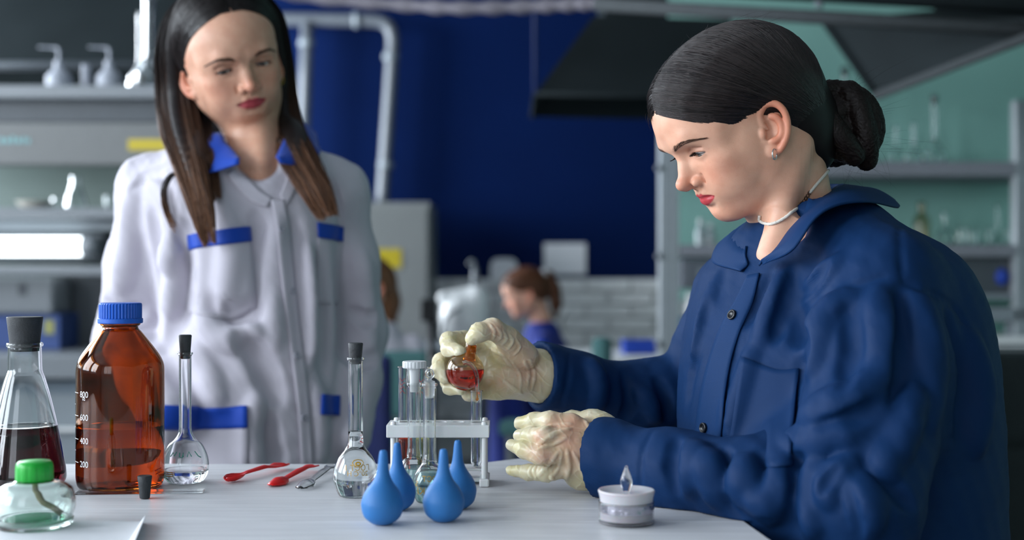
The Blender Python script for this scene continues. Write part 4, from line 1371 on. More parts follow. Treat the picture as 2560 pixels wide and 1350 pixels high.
def add_head(s, M, o):
    """o: dict of small proportions"""
    g = o.get
    jw = g('jaw', 1.0); cu = g('chin_up', 0.0)
    add_skull(s, M)
    s.ell((0, 0.042, -0.015 + cu * 0.6), (0.0525 * jw, 0.0475, 0.066), M, k=0.025)            # middle of the face
    s.ell((0, 0.040, -0.050 + cu), (0.042 * jw, 0.040, 0.037), M, k=0.02)
    for sg in (-1, 1):
        s.ell((sg * 0.041, 0.050, -0.010), (0.020, 0.029, 0.021), M, k=0.018)       # cheekbone
        s.ell((sg * 0.028, 0.056, -0.034), (0.021, 0.023, 0.024), M, k=0.018)       # cheek
        s.ell((sg * 0.036 * jw, 0.030, -0.034), (0.021, 0.032, 0.034), M, k=0.018)
        s.cone((sg * 0.049 * jw, 0.000, -0.036), (sg * 0.040 * jw, 0.016, -0.060 + cu * 0.6), 0.0135, 0.0135, M, k=0.02)
        s.cone((sg * 0.040 * jw, 0.016, -0.060 + cu * 0.6), (sg * 0.012, 0.064, -0.074 + cu), 0.0140, 0.0115, M, k=0.018)
        s.ell((sg * 0.056, 0.004, -0.004), (0.0125, 0.032, 0.045), M, k=0.02)       # side of the face before the ear
    s.ell((0, 0.0670, -0.0705 + cu), (0.018, 0.0160, 0.0120), M, k=0.014)                # chin
    s.ell((0, 0.064, -0.045), (0.029, 0.026, 0.025), M, k=0.012)                    # muzzle
    s.ell((0, 0.096, -0.060 + cu * 0.3), (0.020, 0.0095, 0.0048), M, mode='sub', k=0.009)       # hollow under the lip
    for sg in (-1, 1):                                                              # brow ridge, sockets
        s.cone((sg * 0.011, 0.0930, 0.0265), (sg * 0.030, 0.0862, 0.0275), 0.0062, 0.0062, M, k=0.014)
        s.cone((sg * 0.030, 0.0862, 0.0275), (sg * 0.048, 0.0600, 0.021), 0.0062, 0.0075, M, k=0.022)
        s.ell((sg * 0.0300, 0.1000, 0.0085), (0.0165, 0.0160, 0.0095), M, mode='sub', k=0.012)
        s.ell((sg * 0.0155, 0.1035, 0.0050), (0.0060, 0.0110, 0.0110), M, mode='sub', k=0.008)
    # nose
    nt_ = g('nose_tip', (0, 0.1045, -0.0190))
    s.chain([(0, 0.0900, 0.014), (0, 0.0945, -0.002), nt_], [0.0052, 0.0054, 0.0072], M, k=0.007)
    s.ell((0, 0.0870, -0.014), (0.0105, 0.014, 0.017), M, k=0.008)
    s.ell((0, nt_[1] + 0.0015, nt_[2] - 0.0015), (0.0078, 0.0086, 0.0073), M, k=0.005)
    s.cone((0, nt_[1] - 0.001, nt_[2] - 0.0075), (0, 0.0890, -0.0315), 0.0040, 0.0045, M, k=0.004)
    for sg in (-1, 1):
        s.ell((sg * 0.0118, 0.0910, -0.0242), (0.0056, 0.0090, 0.0062), M, k=0.0036)
        s.ell((sg * 0.0062, 0.0955, -0.0312), (0.0031, 0.0062, 0.0042), M, mode='sub', k=0.002)
        s.cone((sg * 0.0190, 0.0865, -0.019), (sg * 0.0185, 0.0850, -0.0285), 0.0010, 0.0010, M, mode='sub', k=0.004)
    # lips
    mo = g('mouth', 0.0)
    for sg in (-1, 1):
        s.chain([(0, 0.0878, -0.0420), (sg * 0.008, 0.0872, -0.0412), (sg * 0.0235, 0.0755, -0.0468)], [0.0040, 0.0042, 0.0016], M, k=0.005)
        s.chain([(0, 0.0852, -0.0515), (sg * 0.009, 0.0838, -0.0512), (sg * 0.0225, 0.0745, -0.0482)], [0.0054, 0.0050, 0.0018], M, k=0.005)
    for sg in (-1, 1):
        s.chain([(0, 0.0945, -0.0468), (sg * 0.010, 0.0925, -0.0462), (sg * 0.0250, 0.0800, -0.0478)], [0.0014, 0.0013, 0.0010], M, mode='sub', k=0.0028)
    s.cone((0, 0.0990, -0.0335), (0, 0.0975, -0.0395), 0.0022, 0.0022, M, mode='sub', k=0.005)
    # eyelids: a ball of skin with an almond opening
    e = EYE
    up, lo = g('lid_up', 0.0016), g('lid_lo', 0.0062)
    for sg in (-1, 1):
        c = (sg * e['u'], e['f'], e['v'])
        s.ell(c, (e['r'] + 0.0018,) * 3, M, k=0.005)
        s.cone((sg * (e['u'] - 0.010), e['f'] + 0.0085, e['v'] + 0.0055), (sg * (e['u'] + 0.010), e['f'] + 0.0055, e['v'] + 0.0050), 0.0020, 0.0022, M, k=0.004)

        def almond(X, Y, Z, sg=sg):
            a = (X * sg - e['u']) / 0.0148
            w = np.clip(1 - a * a, 0, 1)
            zc = Z - e['v'] + 0.0012 * a
            d = np.maximum(zc - (up * w ** 0.7 - 0.0016 * (1 - w)), -(lo * w ** 0.8 + 0.0014 * (1 - w) * 0) - zc)
            d = np.maximum(d, (np.abs(a) - 1) * 0.0148)
            return np.maximum(d, (e['f'] + 0.002) - Y)
        cw = M[0] @ np.array(c) + M[1]
        s.apply(cw - 0.026, cw + 0.026, almond, 'sub', 0.0016, M)
        # crease of the upper lid
        s.chain([(sg * (e['u'] - 0.0115), e['f'] + 0.0135, e['v'] + 0.0045), (sg * e['u'], e['f'] + 0.0162, e['v'] + 0.0082), (sg * (e['u'] + 0.0125), e['f'] + 0.0085, e['v'] + 0.0045)], [0.0009, 0.0011, 0.0009], M, mode='sub', k=0.003)
    for sg in g('ears', (-1, 1)):
        add_ear(s, M, sg)


def ear_frame(M, sg):
    t = math.radians(17)
    e2 = np.array([0, -math.sin(t), math.cos(t)])
    e1 = np.array([sg * -0.34, 0.94, 0.0]); e1 -= e2 * (e1 @ e2); e1 /= np.linalg.norm(e1)
    e3 = np.cross(e1, e2) if sg > 0 else np.cross(e2, e1)
    o = np.array([sg * 0.0725, 0.0050, -0.0045])
    R = np.stack([e1, e2, e3], 1)
    return (M[0] @ R, M[0] @ o + M[1])


def add_ear(s, M, sg):
    E = ear_frame(M, sg)
    s.ell((0.0010, 0.002, -0.0045), (0.0155, 0.0270, 0.0042), E, k=0.004)
    s.cone((0.010, 0.010, -0.006), (0.009, -0.012, -0.006), 0.006, 0.007, E, k=0.006)
    s.ell((0.0030, -0.0245, -0.0010), (0.0082, 0.0085, 0.0040), E, k=0.004)
    s.ell((0.0035, -0.0015, 0.0012), (0.0085, 0.0125, 0.0055), E, mode='sub', k=0.003)
    s.ell((-0.0005, 0.0165, 0.0015), (0.0085, 0.0060, 0.0042), E, mode='sub', k=0.003)
    hel = [(0.006, 0.001, -0.001), (0.0125, 0.0100, 0.0005), (0.0115, 0.0215, 0.0015), (0.003, 0.0290, 0.0022), (-0.008, 0.0275, 0.0030), (-0.0150, 0.0190, 0.0035),
           (-0.0175, 0.0070, 0.0035), (-0.0160, -0.0060, 0.0030), (-0.0110, -0.0170, 0.0020), (-0.0045, -0.0255, 0.0008)]
    hel = spline(np.array(hel), 26)
    s.chain(hel, np.interp(np.arange(26), [0, 6, 18, 25], [0.0020, 0.0036, 0.0034, 0.0036]), E, k=0.0025)
    ant = spline(np.array([(0.000, 0.0150, 0.0005), (-0.0060, 0.0120, 0.0015), (-0.0100, 0.0030, 0.0020), (-0.0085, -0.0080, 0.0015), (-0.0025, -0.0135, 0.0010), (0.0035, -0.0140, 0.0005)]), 14)
    s.chain(ant, np.full(14, 0.0030), E, k=0.003)
    s.ell((0.0125, -0.0035, 0.0015), (0.0042, 0.0062, 0.0040), E, k=0.0025)


def skin_paint(v, M, base, lipc, o=None):
    """colour of the skin itself at points v: lips, cheeks, ears"""
    L = to_local(M, v)
    u, f, z = L[:, 0], L[:, 1], L[:, 2]
    c = np.tile(np.array(base), (len(v), 1))

    def mixin(w, col):
        w = np.clip(w, 0, 1)[:, None]
        c[:] = c * (1 - w) + np.array(col) * w
    red = np.array([base[0] * 1.0, base[1] * 0.66, base[2] * 0.60])
    gs = lambda du, df, dz: np.exp(-(du ** 2 + df ** 2 + dz ** 2))
    au = np.abs(u)
    mixin(0.55 * gs((au - 0.040) / 0.020, (f - 0.065) / 0.03, (z + 0.020) / 0.018), red)
    mixin(0.6 * gs(u / 0.016, (f - 0.107) / 0.018, (z + 0.020) / 0.012), red)
    mixin(0.75 * np.clip((au - 0.070) / 0.006, 0, 1) * (z > -0.05) * (f < 0.03), red * np.array([1.0, 0.95, 0.9]))
    mixin(0.35 * gs(u / 0.03, (f - 0.08) / 0.03, (z + 0.074) / 0.012), red)
    eyeD = np.array([base[0] * 0.62, base[1] * 0.50, base[2] * 0.50])
    mixin(0.55 * gs((au - 0.030) / 0.015, (f - 0.085) / 0.02, (z - 0.010) / 0.0085), eyeD)
    # lips
    w = np.clip(au / 0.0245, 0, 1)
    top = -0.0395 - 0.0068 * w ** 1.6 + 0.0012 * np.exp(-((au - 0.006) / 0.004) ** 2) - 0.0010 * np.exp(-(au / 0.0025) ** 2)
    bot = -0.0572 + 0.0095 * w ** 2.2
    inl = np.clip((top - z) / 0.0012, 0, 1) * np.clip((z - bot) / 0.0012, 0, 1) * np.clip((0.0250 - au) / 0.002, 0, 1) * (f > 0.06)
    mixin(0.92 * inl, lipc)
    return c


def skin_mat(name, tint=(1, 1, 1)):
    if name in MATS: return MATS[name]
    m, nt, b = nt_new(name)
    at = nt.nodes.new('ShaderNodeAttribute'); at.attribute_name = 'Col'
    tc = nt.nodes.new('ShaderNodeTexCoord')
    n1 = nt.nodes.new('ShaderNodeTexNoise'); n1.inputs['Scale'].default_value = 55; n1.inputs['Detail'].default_value = 5
    nt.links.new(tc.outputs['Object'], n1.inputs['Vector'])
    r1 = nt.nodes.new('ShaderNodeValToRGB')
    r1.color_ramp.elements[0].position = 0.3; r1.color_ramp.elements[0].color = (0.90, 0.82, 0.80, 1)
    r1.color_ramp.elements[1].position = 0.7; r1.color_ramp.elements[1].color = (1, 1, 1, 1)
    nt.links.new(n1.outputs['Fac'], r1.inputs['Fac'])
    vo = nt.nodes.new('ShaderNodeTexVoronoi'); vo.inputs['Scale'].default_value = 260
    nt.links.new(tc.outputs['Object'], vo.inputs['Vector'])
    r2 = nt.nodes.new('ShaderNodeValToRGB')                       # freckles
    r2.color_ramp.elements[0].position = 0.06; r2.color_ramp.elements[0].color = (0.90, 0.82, 0.77, 1)
    r2.color_ramp.elements[1].position = 0.20; r2.color_ramp.elements[1].color = (1, 1, 1, 1)
    nt.links.new(vo.outputs['Distance'], r2.inputs['Fac'])
    m1 = nt.nodes.new('ShaderNodeMix'); m1.data_type = 'RGBA'; m1.blend_type = 'MULTIPLY'; m1.inputs[0].default_value = 1
    nt.links.new(at.outputs['Color'], m1.inputs[6]); nt.links.new(r1.outputs['Color'], m1.inputs[7])
    m2 = nt.nodes.new('ShaderNodeMix'); m2.data_type = 'RGBA'; m2.blend_type = 'MULTIPLY'; m2.inputs[0].default_value = 0.55
    nt.links.new(m1.outputs[2], m2.inputs[6]); nt.links.new(r2.outputs['Color'], m2.inputs[7])
    nt.links.new(m2.outputs[2], b.inputs['Base Color'])
    setp(b, Roughness=0.42, Subsurface_Weight=0.18, Subsurface_Scale=0.006, Subsurface_Radius=(1.0, 0.35, 0.2), Specular_IOR_Level=0.38)
    n3 = nt.nodes.new('ShaderNodeTexNoise'); n3.inputs['Scale'].default_value = 900
    nt.links.new(tc.outputs['Object'], n3.inputs['Vector'])
    bp = nt.nodes.new('ShaderNodeBump'); bp.inputs['Strength'].default_value = 0.10; bp.inputs['Distance'].default_value = 0.001
    nt.links.new(n3.outputs['Fac'], bp.inputs['Height']); nt.links.new(bp.outputs['Normal'], b.inputs['Normal'])
    MATS[name] = m
    return m


def eyeball(name, M, sg, gaze, iris, parent):
    """ball with painted iris and pupil; gaze = local direction"""
    e = EYE
    n_, r_ = 40, 28
    v, f = [], []
    for i in range(r_ + 1):
        th = math.pi * i / r_
        for j in range(n_):
            ph = 2 * math.pi * j / n_
            v.append((math.sin(th) * math.cos(ph), math.sin(th) * math.sin(ph), math.cos(th)))
    for i in range(r_):
        for j in range(n_):
            k = (j + 1) % n_
            f.append((i * n_ + j, i * n_ + k, (i + 1) * n_ + k, (i + 1) * n_ + j))
    v = np.array(v)
    ang = np.degrees(np.arccos(np.clip(v[:, 2], -1, 1)))
    rr = e['r'] * (1 + 0.05 * np.exp(-(ang / 22) ** 2))
    g = np.array(gaze, float); g /= np.linalg.norm(g)
    a = np.cross(g, (1, 0.01, 0)); a /= np.linalg.norm(a); b = np.cross(g, a)
    loc = (v[:, :1] * a + v[:, 1:2] * b + v[:, 2:] * g) * rr[:, None] + np.array([sg * e['u'], e['f'], e['v']])
    me = mesh_np(name, to_world(M, loc), np.array(f))
    c = np.tile(np.array(srgb(225, 215, 210)), (len(v), 1))
    c[ang < 31] = np.array(iris) * 0.55
    c[ang < 27] = iris
    c[ang < 12] = (0.004, 0.004, 0.004)
    vcol(me, c)
    if 'eye' not in MATS:
        m, nt, bs = nt_new('eye')
        at = nt.nodes.new('ShaderNodeAttribute'); at.attribute_name = 'Col'
        nt.links.new(at.outputs['Color'], bs.inputs['Base Color'])
        setp(bs, Roughness=0.08, Coat_Weight=0.5, Coat_Roughness=0.02)
        MATS['eye'] = m
    o = link(name, me, MATS['eye'], None)
    return wparent(o, parent)


def hair_mat(name, c0, c1, rough=0.42, spec=0.3):
    """dark hair: tone from a vertex colour, faint streaks"""
    if name in MATS: return MATS[name]
    m, nt, b = nt_new(name)
    at = nt.nodes.new('ShaderNodeAttribute'); at.attribute_name = 'Col'
    tc = nt.nodes.new('ShaderNodeTexCoord')
    nz = nt.nodes.new('ShaderNodeTexNoise'); nz.inputs['Scale'].default_value = 160
    nt.links.new(tc.outputs['Object'], nz.inputs['Vector'])
    rp = nt.nodes.new('ShaderNodeValToRGB')
    rp.color_ramp.elements[0].color = (0.7, 0.7, 0.7, 1); rp.color_ramp.elements[1].color = (1.3, 1.3, 1.3, 1)
    nt.links.new(nz.outputs['Fac'], rp.inputs['Fac'])
    mx = nt.nodes.new('ShaderNodeMix'); mx.data_type = 'RGBA'; mx.blend_type = 'MULTIPLY'; mx.inputs[0].default_value = 1
    nt.links.new(at.outputs['Color'], mx.inputs[6]); nt.links.new(rp.outputs['Color'], mx.inputs[7])
    nt.links.new(mx.outputs[2], b.inputs['Base Color'])
    setp(b, Roughness=rough, Specular_IOR_Level=spec)
    MATS[name] = m
    return m


def skull_d(L, grow=0.0):
    """distance of local points to the smooth skull"""
    d = None
    for c, r in SKULL:
        r = np.array(r) + grow
        q = L - np.array(c)
        k0 = np.sqrt(((q / r) ** 2).sum(-1)); k1 = np.sqrt(((q / r ** 2) ** 2).sum(-1)) + 1e-9
        e = k0 * (k0 - 1) / k1
        if d is None: d = e
        else:
            h = np.maximum(0.03 - np.abs(d - e), 0) / 0.03
            d = np.minimum(d, e) - h * h * 0.03 * 0.25
    return d


def push_out(L, off, c=(0, -0.01, 0.03)):
    """move local points along rays from the skull's middle onto the skull surface plus off"""
    c = np.array(c)
    n = L - c
    n /= np.linalg.norm(n, axis=-1, keepdims=True) + 1e-9
    lo = np.full(n.shape[:-1], 0.03); hi = np.full(n.shape[:-1], 0.2)
    for _ in range(26):
        mid = (lo + hi) / 2
        ins = skull_d(c + n * mid[..., None]) < off
        lo = np.where(ins, mid, lo); hi = np.where(ins, hi, mid)
    return c + n * lo[..., None]


def brow_hairs(M, pts, n, parent, col, length=0.0075, seed=1, name='eyebrow', spread=0.0026, lift=0.0012, sdf=None):
    rs = np.random.RandomState(seed)
    cen = spline(np.array(pts, float), 200)
    tg = np.gradient(cen, axis=0); tg /= np.linalg.norm(tg, axis=1)[:, None]
    out = []
    for _ in range(n):
        t = rs.rand() ** 0.9
        i = int(t * 199)
        w = spread * (1 - 0.75 * t) * (0.55 + 0.45 * min(1, t * 8))
        p = cen[i] + np.array([0, 0, rs.uniform(-w, w)])
        d = tg[i] + np.array([0, 0, rs.uniform(0.05, 0.45) * (1 - t)]); d /= np.linalg.norm(d)
        l = length * rs.uniform(0.6, 1.0)
        q = p[None] + d[None] * np.linspace(0, l, 5)[:, None]
        out.append(q)
    w = to_world(M, np.array(out))
    if sdf is not None:                                            # lay the hairs on the skin
        fw = M[0] @ np.array([0.0, 1.0, 0.0])
        side = M[0] @ np.array([np.sign(np.mean(cen[:, 0])), 0, 0])
        dr = fw * 0.8 + side * 0.6
        sh = w.shape
        q = w.reshape(-1, 3)
        for _ in range(12):
            q = q - (sdf.sample(q) - lift * 0.5)[:, None] * dr / max(0.6, 1)
        w = q.reshape(sh)
    return strands(name, w, 0.00017, MATS[col], parent, np.tile(np.array(srgb(84, 60, 48)), (n * 5, 1)))
# ------------------------------------------------------------------ seated woman in the navy jacket
def cloth_mat(name, col, rough=0.5, sheen=0.25, weave=900, var=0.08, spec=0.35):
    if name in MATS: return MATS[name]
    m, nt, b = nt_new(name)
    tc = nt.nodes.new('ShaderNodeTexCoord')
    n1 = nt.nodes.new('ShaderNodeTexNoise'); n1.inputs['Scale'].default_value = 14; n1.inputs['Detail'].default_value = 6
    nt.links.new(tc.outputs['Object'], n1.inputs['Vector'])
    rp = nt.nodes.new('ShaderNodeValToRGB'); rp.color_ramp.elements[0].position = 0.25; rp.color_ramp.elements[1].position = 0.75
    rp.color_ramp.elements[0].color = (*[c * (1 - var) for c in col], 1); rp.color_ramp.elements[1].color = (*[c * (1 + var) for c in col], 1)
    nt.links.new(n1.outputs['Fac'], rp.inputs['Fac']); nt.links.new(rp.outputs['Color'], b.inputs['Base Color'])
    wv = nt.nodes.new('ShaderNodeTexWave'); wv.inputs['Scale'].default_value = weave / 3.0; wv.inputs['Distortion'].default_value = 0.6; wv.bands_direction = 'DIAGONAL'
    n2 = nt.nodes.new('ShaderNodeTexNoise'); n2.inputs['Scale'].default_value = weave
    nt.links.new(tc.outputs['Object'], wv.inputs['Vector']); nt.links.new(tc.outputs['Object'], n2.inputs['Vector'])
    ad = nt.nodes.new('ShaderNodeMath'); ad.operation = 'ADD'
    nt.links.new(wv.outputs['Fac'], ad.inputs[0]); nt.links.new(n2.outputs['Fac'], ad.inputs[1])
    bp = nt.nodes.new('ShaderNodeBump'); bp.inputs['Strength'].default_value = 0.16; bp.inputs['Distance'].default_value = 0.0006
    nt.links.new(ad.outputs[0], bp.inputs['Height']); nt.links.new(bp.outputs['Normal'], b.inputs['Normal'])
    setp(b, Roughness=rough, Sheen_Weight=sheen, Sheen_Roughness=0.4, Specular_IOR_Level=spec)
    MATS[name] = m
    return m


def fold(s, pts, r, k=None, sink=0.62, mode='add', d0=0.9, d1=2.6, ends=0.35):
    """a ridge (or groove) of cloth along pixel points, laid on the surface already there"""
    pp = spline(np.array(pts, float), max(8, 5 * len(pts)))
    q = []
    for x, y in pp:
        h = s.hit(x, y, d0, d1)
        if h is None: continue
        g = s.grad(h)
        q.append(h - g * (r * sink if mode == 'add' else -r * (1 - sink) * 0.8))
    if len(q) < 2: return
    t = np.linspace(0, 1, len(q))
    rad = r * (ends + (1 - ends) * np.sin(np.pi * t) ** 0.6)
    s.chain(q, rad, mode=mode, k=k or r * 1.3)


def clear_of(s, pts, off):
    """push points out of a sculpted body until they are off metres above it"""
    q = np.array(pts, float)
    sh = q.shape; q = q.reshape(-1, 3)
    for _ in range(8):
        d = s.sample(q)
        lo = np.all((q > s.lo + s.h) & (q < s.lo + s.h * (np.array(s.D.shape) - 2)), axis=1)
        need = np.where(lo, np.maximum(off - d, 0), 0)
        if need.max() < 1e-4: break
        g = np.stack([s.sample(q + s.h * np.eye(3)[i]) - s.sample(q - s.h * np.eye(3)[i]) for i in range(3)], 1)
        g /= np.linalg.norm(g, axis=1)[:, None] + 1e-9
        q = q + g * np.minimum(need, 0.01)[:, None]
    return q.reshape(sh)


def sheet(name, grid, thick, m, parent, smooth_it=0):
    """thick cloth sheet from a (n,k,3) grid"""
    g = np.array(grid, float)
    for _ in range(smooth_it):
        a = g.copy()
        a[1:-1, 1:-1] = 0.5 * g[1:-1, 1:-1] + 0.125 * (g[2:, 1:-1] + g[:-2, 1:-1] + g[1:-1, 2:] + g[1:-1, :-2])
        g = a
    n, k, _ = g.shape
    f = [(i * k + j, i * k + j + 1, (i + 1) * k + j + 1, (i + 1) * k + j) for i in range(n - 1) for j in range(k - 1)]
    o = link(name, mesh_np(name, g.reshape(-1, 3), f), m)
    md = o.modifiers.new('thickness', 'SOLIDIFY'); md.thickness = thick; md.offset = 0
    if parent is not None: wparent(o, parent)
    return o


def patch(s, name, A, B, n, k, off, thick, m, parent, d0=0.9, d1=2.6, sm=1, jump=1.0):
    """piece of cloth lying on a body: A and B are two pixel curves, rows run from A to B"""
    a = spline(np.array(A, float), n); b = spline(np.array(B, float), n)
    g = np.zeros((n, k, 3)); last = None
    for i in range(n):
        for j in range(k):
            t = j / (k - 1); x, y = a[i] * (1 - t) + b[i] * t
            h = s.hit(x, y, d0, d1)
            if h is None: h = P(x, y, last[1]) if last is not None else P(x, y, d0)
            else: h = h + s.grad(h) * off
            if j > 1 and abs(h[1] - g[i, j - 1][1]) > 0.022 * jump: h = 2 * g[i, j - 1] - g[i, j - 2]
            g[i, j] = h; last = h
    return sheet(name, g, thick, m, parent, sm)


def patch_cols(s, name, A, B, n, k, off, thick, m, parent, d0=0.9, d1=2.6, sm=1, jump=1.0):
    """like patch, but A and B are the two long sides and the strip is followed downwards"""
    a = spline(np.array(A, float), n); b = spline(np.array(B, float), n)
    g = np.zeros((n, k, 3))
    for j in range(k):
        t = j / (k - 1)
        for i in range(n):
            x, y = a[i] * (1 - t) + b[i] * t
            h = s.hit(x, y, d0, d1)
            h = P(x, y, g[i - 1, j][1] if i else d0) if h is None else h + s.grad(h) * off
            if i > 1 and abs(h[1] - g[i - 1, j][1]) > 0.022 * jump: h = 2 * g[i - 1, j] - g[i - 2, j]
            g[i, j] = h
    return sheet(name, g, thick, m, parent, sm)


def disc(name, c, nrm, r, h, m, parent, holes=True):
    pr = [(0, 0), (r, 0), (r, h * 0.8), (r * 0.9, h), (r * 0.72, h), (r * 0.66, h * 0.6), (0, h * 0.6)]
    v, f = lathe_vf(pr, 24)
    q = Vector(nrm).to_track_quat('Z', 'Y').to_matrix()
    v = (np.array(q) @ np.array(v).T).T + np.array(c)
    o = link(name, mesh_np(name, v, f), m)
    return wparent(o, parent)


M_navy = cloth_mat('navy cotton satin', srgb(16, 46, 86), 0.56, 0.0, 1100, 0.07, 0.10)
pw_root = empty('person', P(2080, 1100, 1.56) * np.array([1, 1, 0]), 'seated woman in navy jacket and pale gloves pouring red liquid', 'person')

# --- torso and sleeves
js = SDF((0.0, 1.10, 0.56), (0.735, 2.0, 1.17), 0.0030)
YAW = math.atan2(-0.72, 0.69)


def trow(py, px, a, b, d=1.56, yaw=YAW):
    p = P(px, py, d)
    return (p[2], p[0], p[1], a, b, yaw)


ROWS = [trow(505, 2050, 0.062, 0.058), trow(560, 2052, 0.100, 0.078), trow(610, 2060, 0.138, 0.092), trow(680, 2066, 0.170, 0.108), trow(780, 2070, 0.190, 0.130), trow(900, 2076, 0.198, 0.155), trow(1050, 2086, 0.200, 0.176), trow(1250, 2092, 0.200, 0.178), trow(1480, 2096, 0.205, 0.18)]
js.zloft(ROWS, k=0.01)
Sn, En, Wn = P(2205, 712, 1.435), P(2150, 1268, 1.315), P(1512, 1147, 1.500)
Sf, Ef, Wf = P(1850, 735, 1.71), P(1742, 1040, 1.79), P(1352, 940, 1.665)
mid = lambda a, b, t: a * (1 - t) + b * t
js.chain([P(2150, 640, 1.47), Sn, mid(Sn, En, 0.35), mid(Sn, En, 0.7), En], [0.045, 0.060, 0.067, 0.066, 0.058], k=0.03)
js.chain([En, mid(En, Wn, 0.35), mid(En, Wn, 0.7), mid(En, Wn, 1.0), mid(En, Wn, 1.12)], [0.058, 0.051, 0.0430, 0.0415, 0.042], k=0.03)
js.chain([P(1900, 660, 1.66), Sf, mid(Sf, Ef, 0.5), Ef], [0.04, 0.055, 0.060, 0.054], k=0.03)
js.chain([Ef, mid(Ef, Wf, 0.4), mid(Ef, Wf, 0.8), mid(Ef, Wf, 1.0), mid(Ef, Wf, 1.1)], [0.054, 0.047, 0.0405, 0.0385, 0.038], k=0.025)
js.ell(P(1655, 975, 1.74), (0.035, 0.04, 0.04), k=0.03)
# bulk of cloth gathered at the near elbow, front of the body above the lap
js.ell(P(2010, 1120, 1.40), (0.035, 0.05, 0.035), k=0.03)
js.ell(P(2250, 980, 1.42), (0.055, 0.06, 0.10), k=0.04)
js.ell(P(2330, 860, 1.52), (0.06, 0.07, 0.11), k=0.04)
# neck hole and the open V
NB = P(2018, 600, 1.575); NT = P(1955, 430, 1.565)
js.cone(mid(NB, NT, 0.05), mid(NB, NT, 1.3), 0.052, 0.058, mode='sub', k=0.008)
js.chain([P(1950, 560, 1.49), P(1915, 625, 1.475), P(1893, 668, 1.475)], [0.034, 0.018, 0.005], mode='sub', k=0.006)
# --- folds
def F_(pts, r, **k):
    if k.get('mode') == 'sub': k['k'] = k.get('k', r) * 0.62; k['sink'] = 0.40
    else: k['k'] = k.get('k', r) * 0.85; k['sink'] = 0.55
    fold(js, pts, r, **k)
F_([(2215, 690), (2143, 713), (2067, 750), (2026, 794), (2008, 845), (2000, 950)], 0.0035, mode='sub', k=0.009)
F_([(2110, 742), (2060, 790), (2040, 850), (2030, 930)], 0.010, k=0.022)
F_([(2185, 955), (2130, 1000), (2085, 1028), (2014, 1046)], 0.014, k=0.026)
F_([(2205, 1000), (2130, 1052), (2050, 1075)], 0.006, mode='sub', k=0.02)
F_([(1972, 1108), (2003, 1141), (2061, 1133), (2125, 1116)], 0.006, mode='sub', k=0.014)
F_([(1968, 1090), (2010, 1112), (2070, 1105), (2140, 1080)], 0.010, k=0.018)
F_([(2155, 1145), (2225, 1215), (2280, 1262)], 0.006, mode='sub', k=0.018)
F_([(2120, 1150), (2085, 1185), (2062, 1222), (2075, 1250)], 0.009, k=0.014)
F_([(2100, 1165), (2066, 1205), (2050, 1235)], 0.003, mode='sub', k=0.010)
F_([(2140, 1205), (2168, 1270), (2180, 1330)], 0.010, k=0.016)
F_([(2120, 1215), (2140, 1280), (2150, 1340)], 0.004, mode='sub', k=0.012)
F_([(1800, 1130), (1822, 1175), (1815, 1225), (1850, 1290)], 0.006, mode='sub', k=0.020)
F_([(1900, 1140), (1906, 1200), (1880, 1262)], 0.006, mode='sub', k=0.022)
F_([(1956, 1160), (1946, 1238), (1915, 1290)], 0.010, k=0.020)
F_([(1725, 1125), (1745, 1160), (1720, 1215)], 0.008, k=0.024)
F_([(1850, 1160), (1862, 1210), (1900, 1270)], 0.008, k=0.022)
F_([(1690, 1100), (1682, 1160), (1690, 1230)], 0.004, mode='sub', k=0.018)
F_([(1785, 1145), (1775, 1180), (1790, 1250)], 0.007, k=0.02)
F_([(2000, 1150), (2010, 1230), (1985, 1330)], 0.007, mode='sub', k=0.02)
F_([(2035, 1150), (2030, 1240), (2020, 1330)], 0.009, k=0.018)
# chest
F_([(1985, 765), (2000, 840), (2000, 940)], 0.008, mode='sub', k=0.024)
F_([(2092, 655), (2062, 690), (2018, 735)], 0.008, k=0.018)
F_([(2060, 655), (2030, 700), (1990, 745)], 0.005, mode='sub', k=0.018)
F_([(1960, 690), (1935, 760), (1895, 860)], 0.007, k=0.020)
F_([(1985, 680), (1962, 760), (1938, 850)], 0.005, mode='sub', k=0.018)
F_([(1925, 690), (1900, 750), (1868, 810)], 0.004, mode='sub', k=0.016)
F_([(1880, 880), (1850, 980), (1825, 1080)], 0.005, k=0.02)
F_([(1790, 700), (1762, 800), (1742, 900)], 0.006, k=0.02)
F_([(1770, 760), (1738, 880), (1722, 1000)], 0.004, mode='sub', k=0.018)
# sleeve length folds and the dark side of the back
F_([(2195, 740), (2215, 850), (2205, 940)], 0.008, k=0.024)
F_([(2120, 770), (2128, 860), (2110, 960)], 0.005, mode='sub', k=0.022)
F_([(2255, 720), (2262, 860), (2240, 1010)], 0.006, mode='sub', k=0.022)
F_([(2300, 740), (2330, 880), (2330, 1060)], 0.010, k=0.024)
F_([(2370, 780), (2405, 930), (2400, 1100)], 0.006, mode='sub', k=0.022)
F_([(2430, 850), (2455, 980), (2440, 1120)], 0.010, k=0.024)
F_([(2200, 1180), (2260, 1090), (2290, 980)], 0.007, k=0.022)
F_([(2248, 560), (2252, 640), (2256, 706)], 0.003, mode='sub', k=0.008)
F_([(2256, 706), (2301, 721), (2377, 759), (2415, 811)], 0.003, mode='sub', k=0.008)
# far sleeve
F_([(1425, 885), (1418, 950), (1400, 1020)], 0.0025, mode='sub', k=0.006, d1=1.9)
F_([(1560, 940), (1575, 1000), (1560, 1050)], 0.005, mode='sub', k=0.016, d1=1.95)
F_([(1600, 975), (1625, 1010), (1640, 1050)], 0.007, k=0.014, d1=1.95)
F_([(1640, 950), (1665, 990), (1670, 1050)], 0.005, mode='sub', k=0.014, d1=1.95)
F_([(1480, 905), (1500, 960), (1490, 1030)], 0.005, k=0.018, d1=1.95)
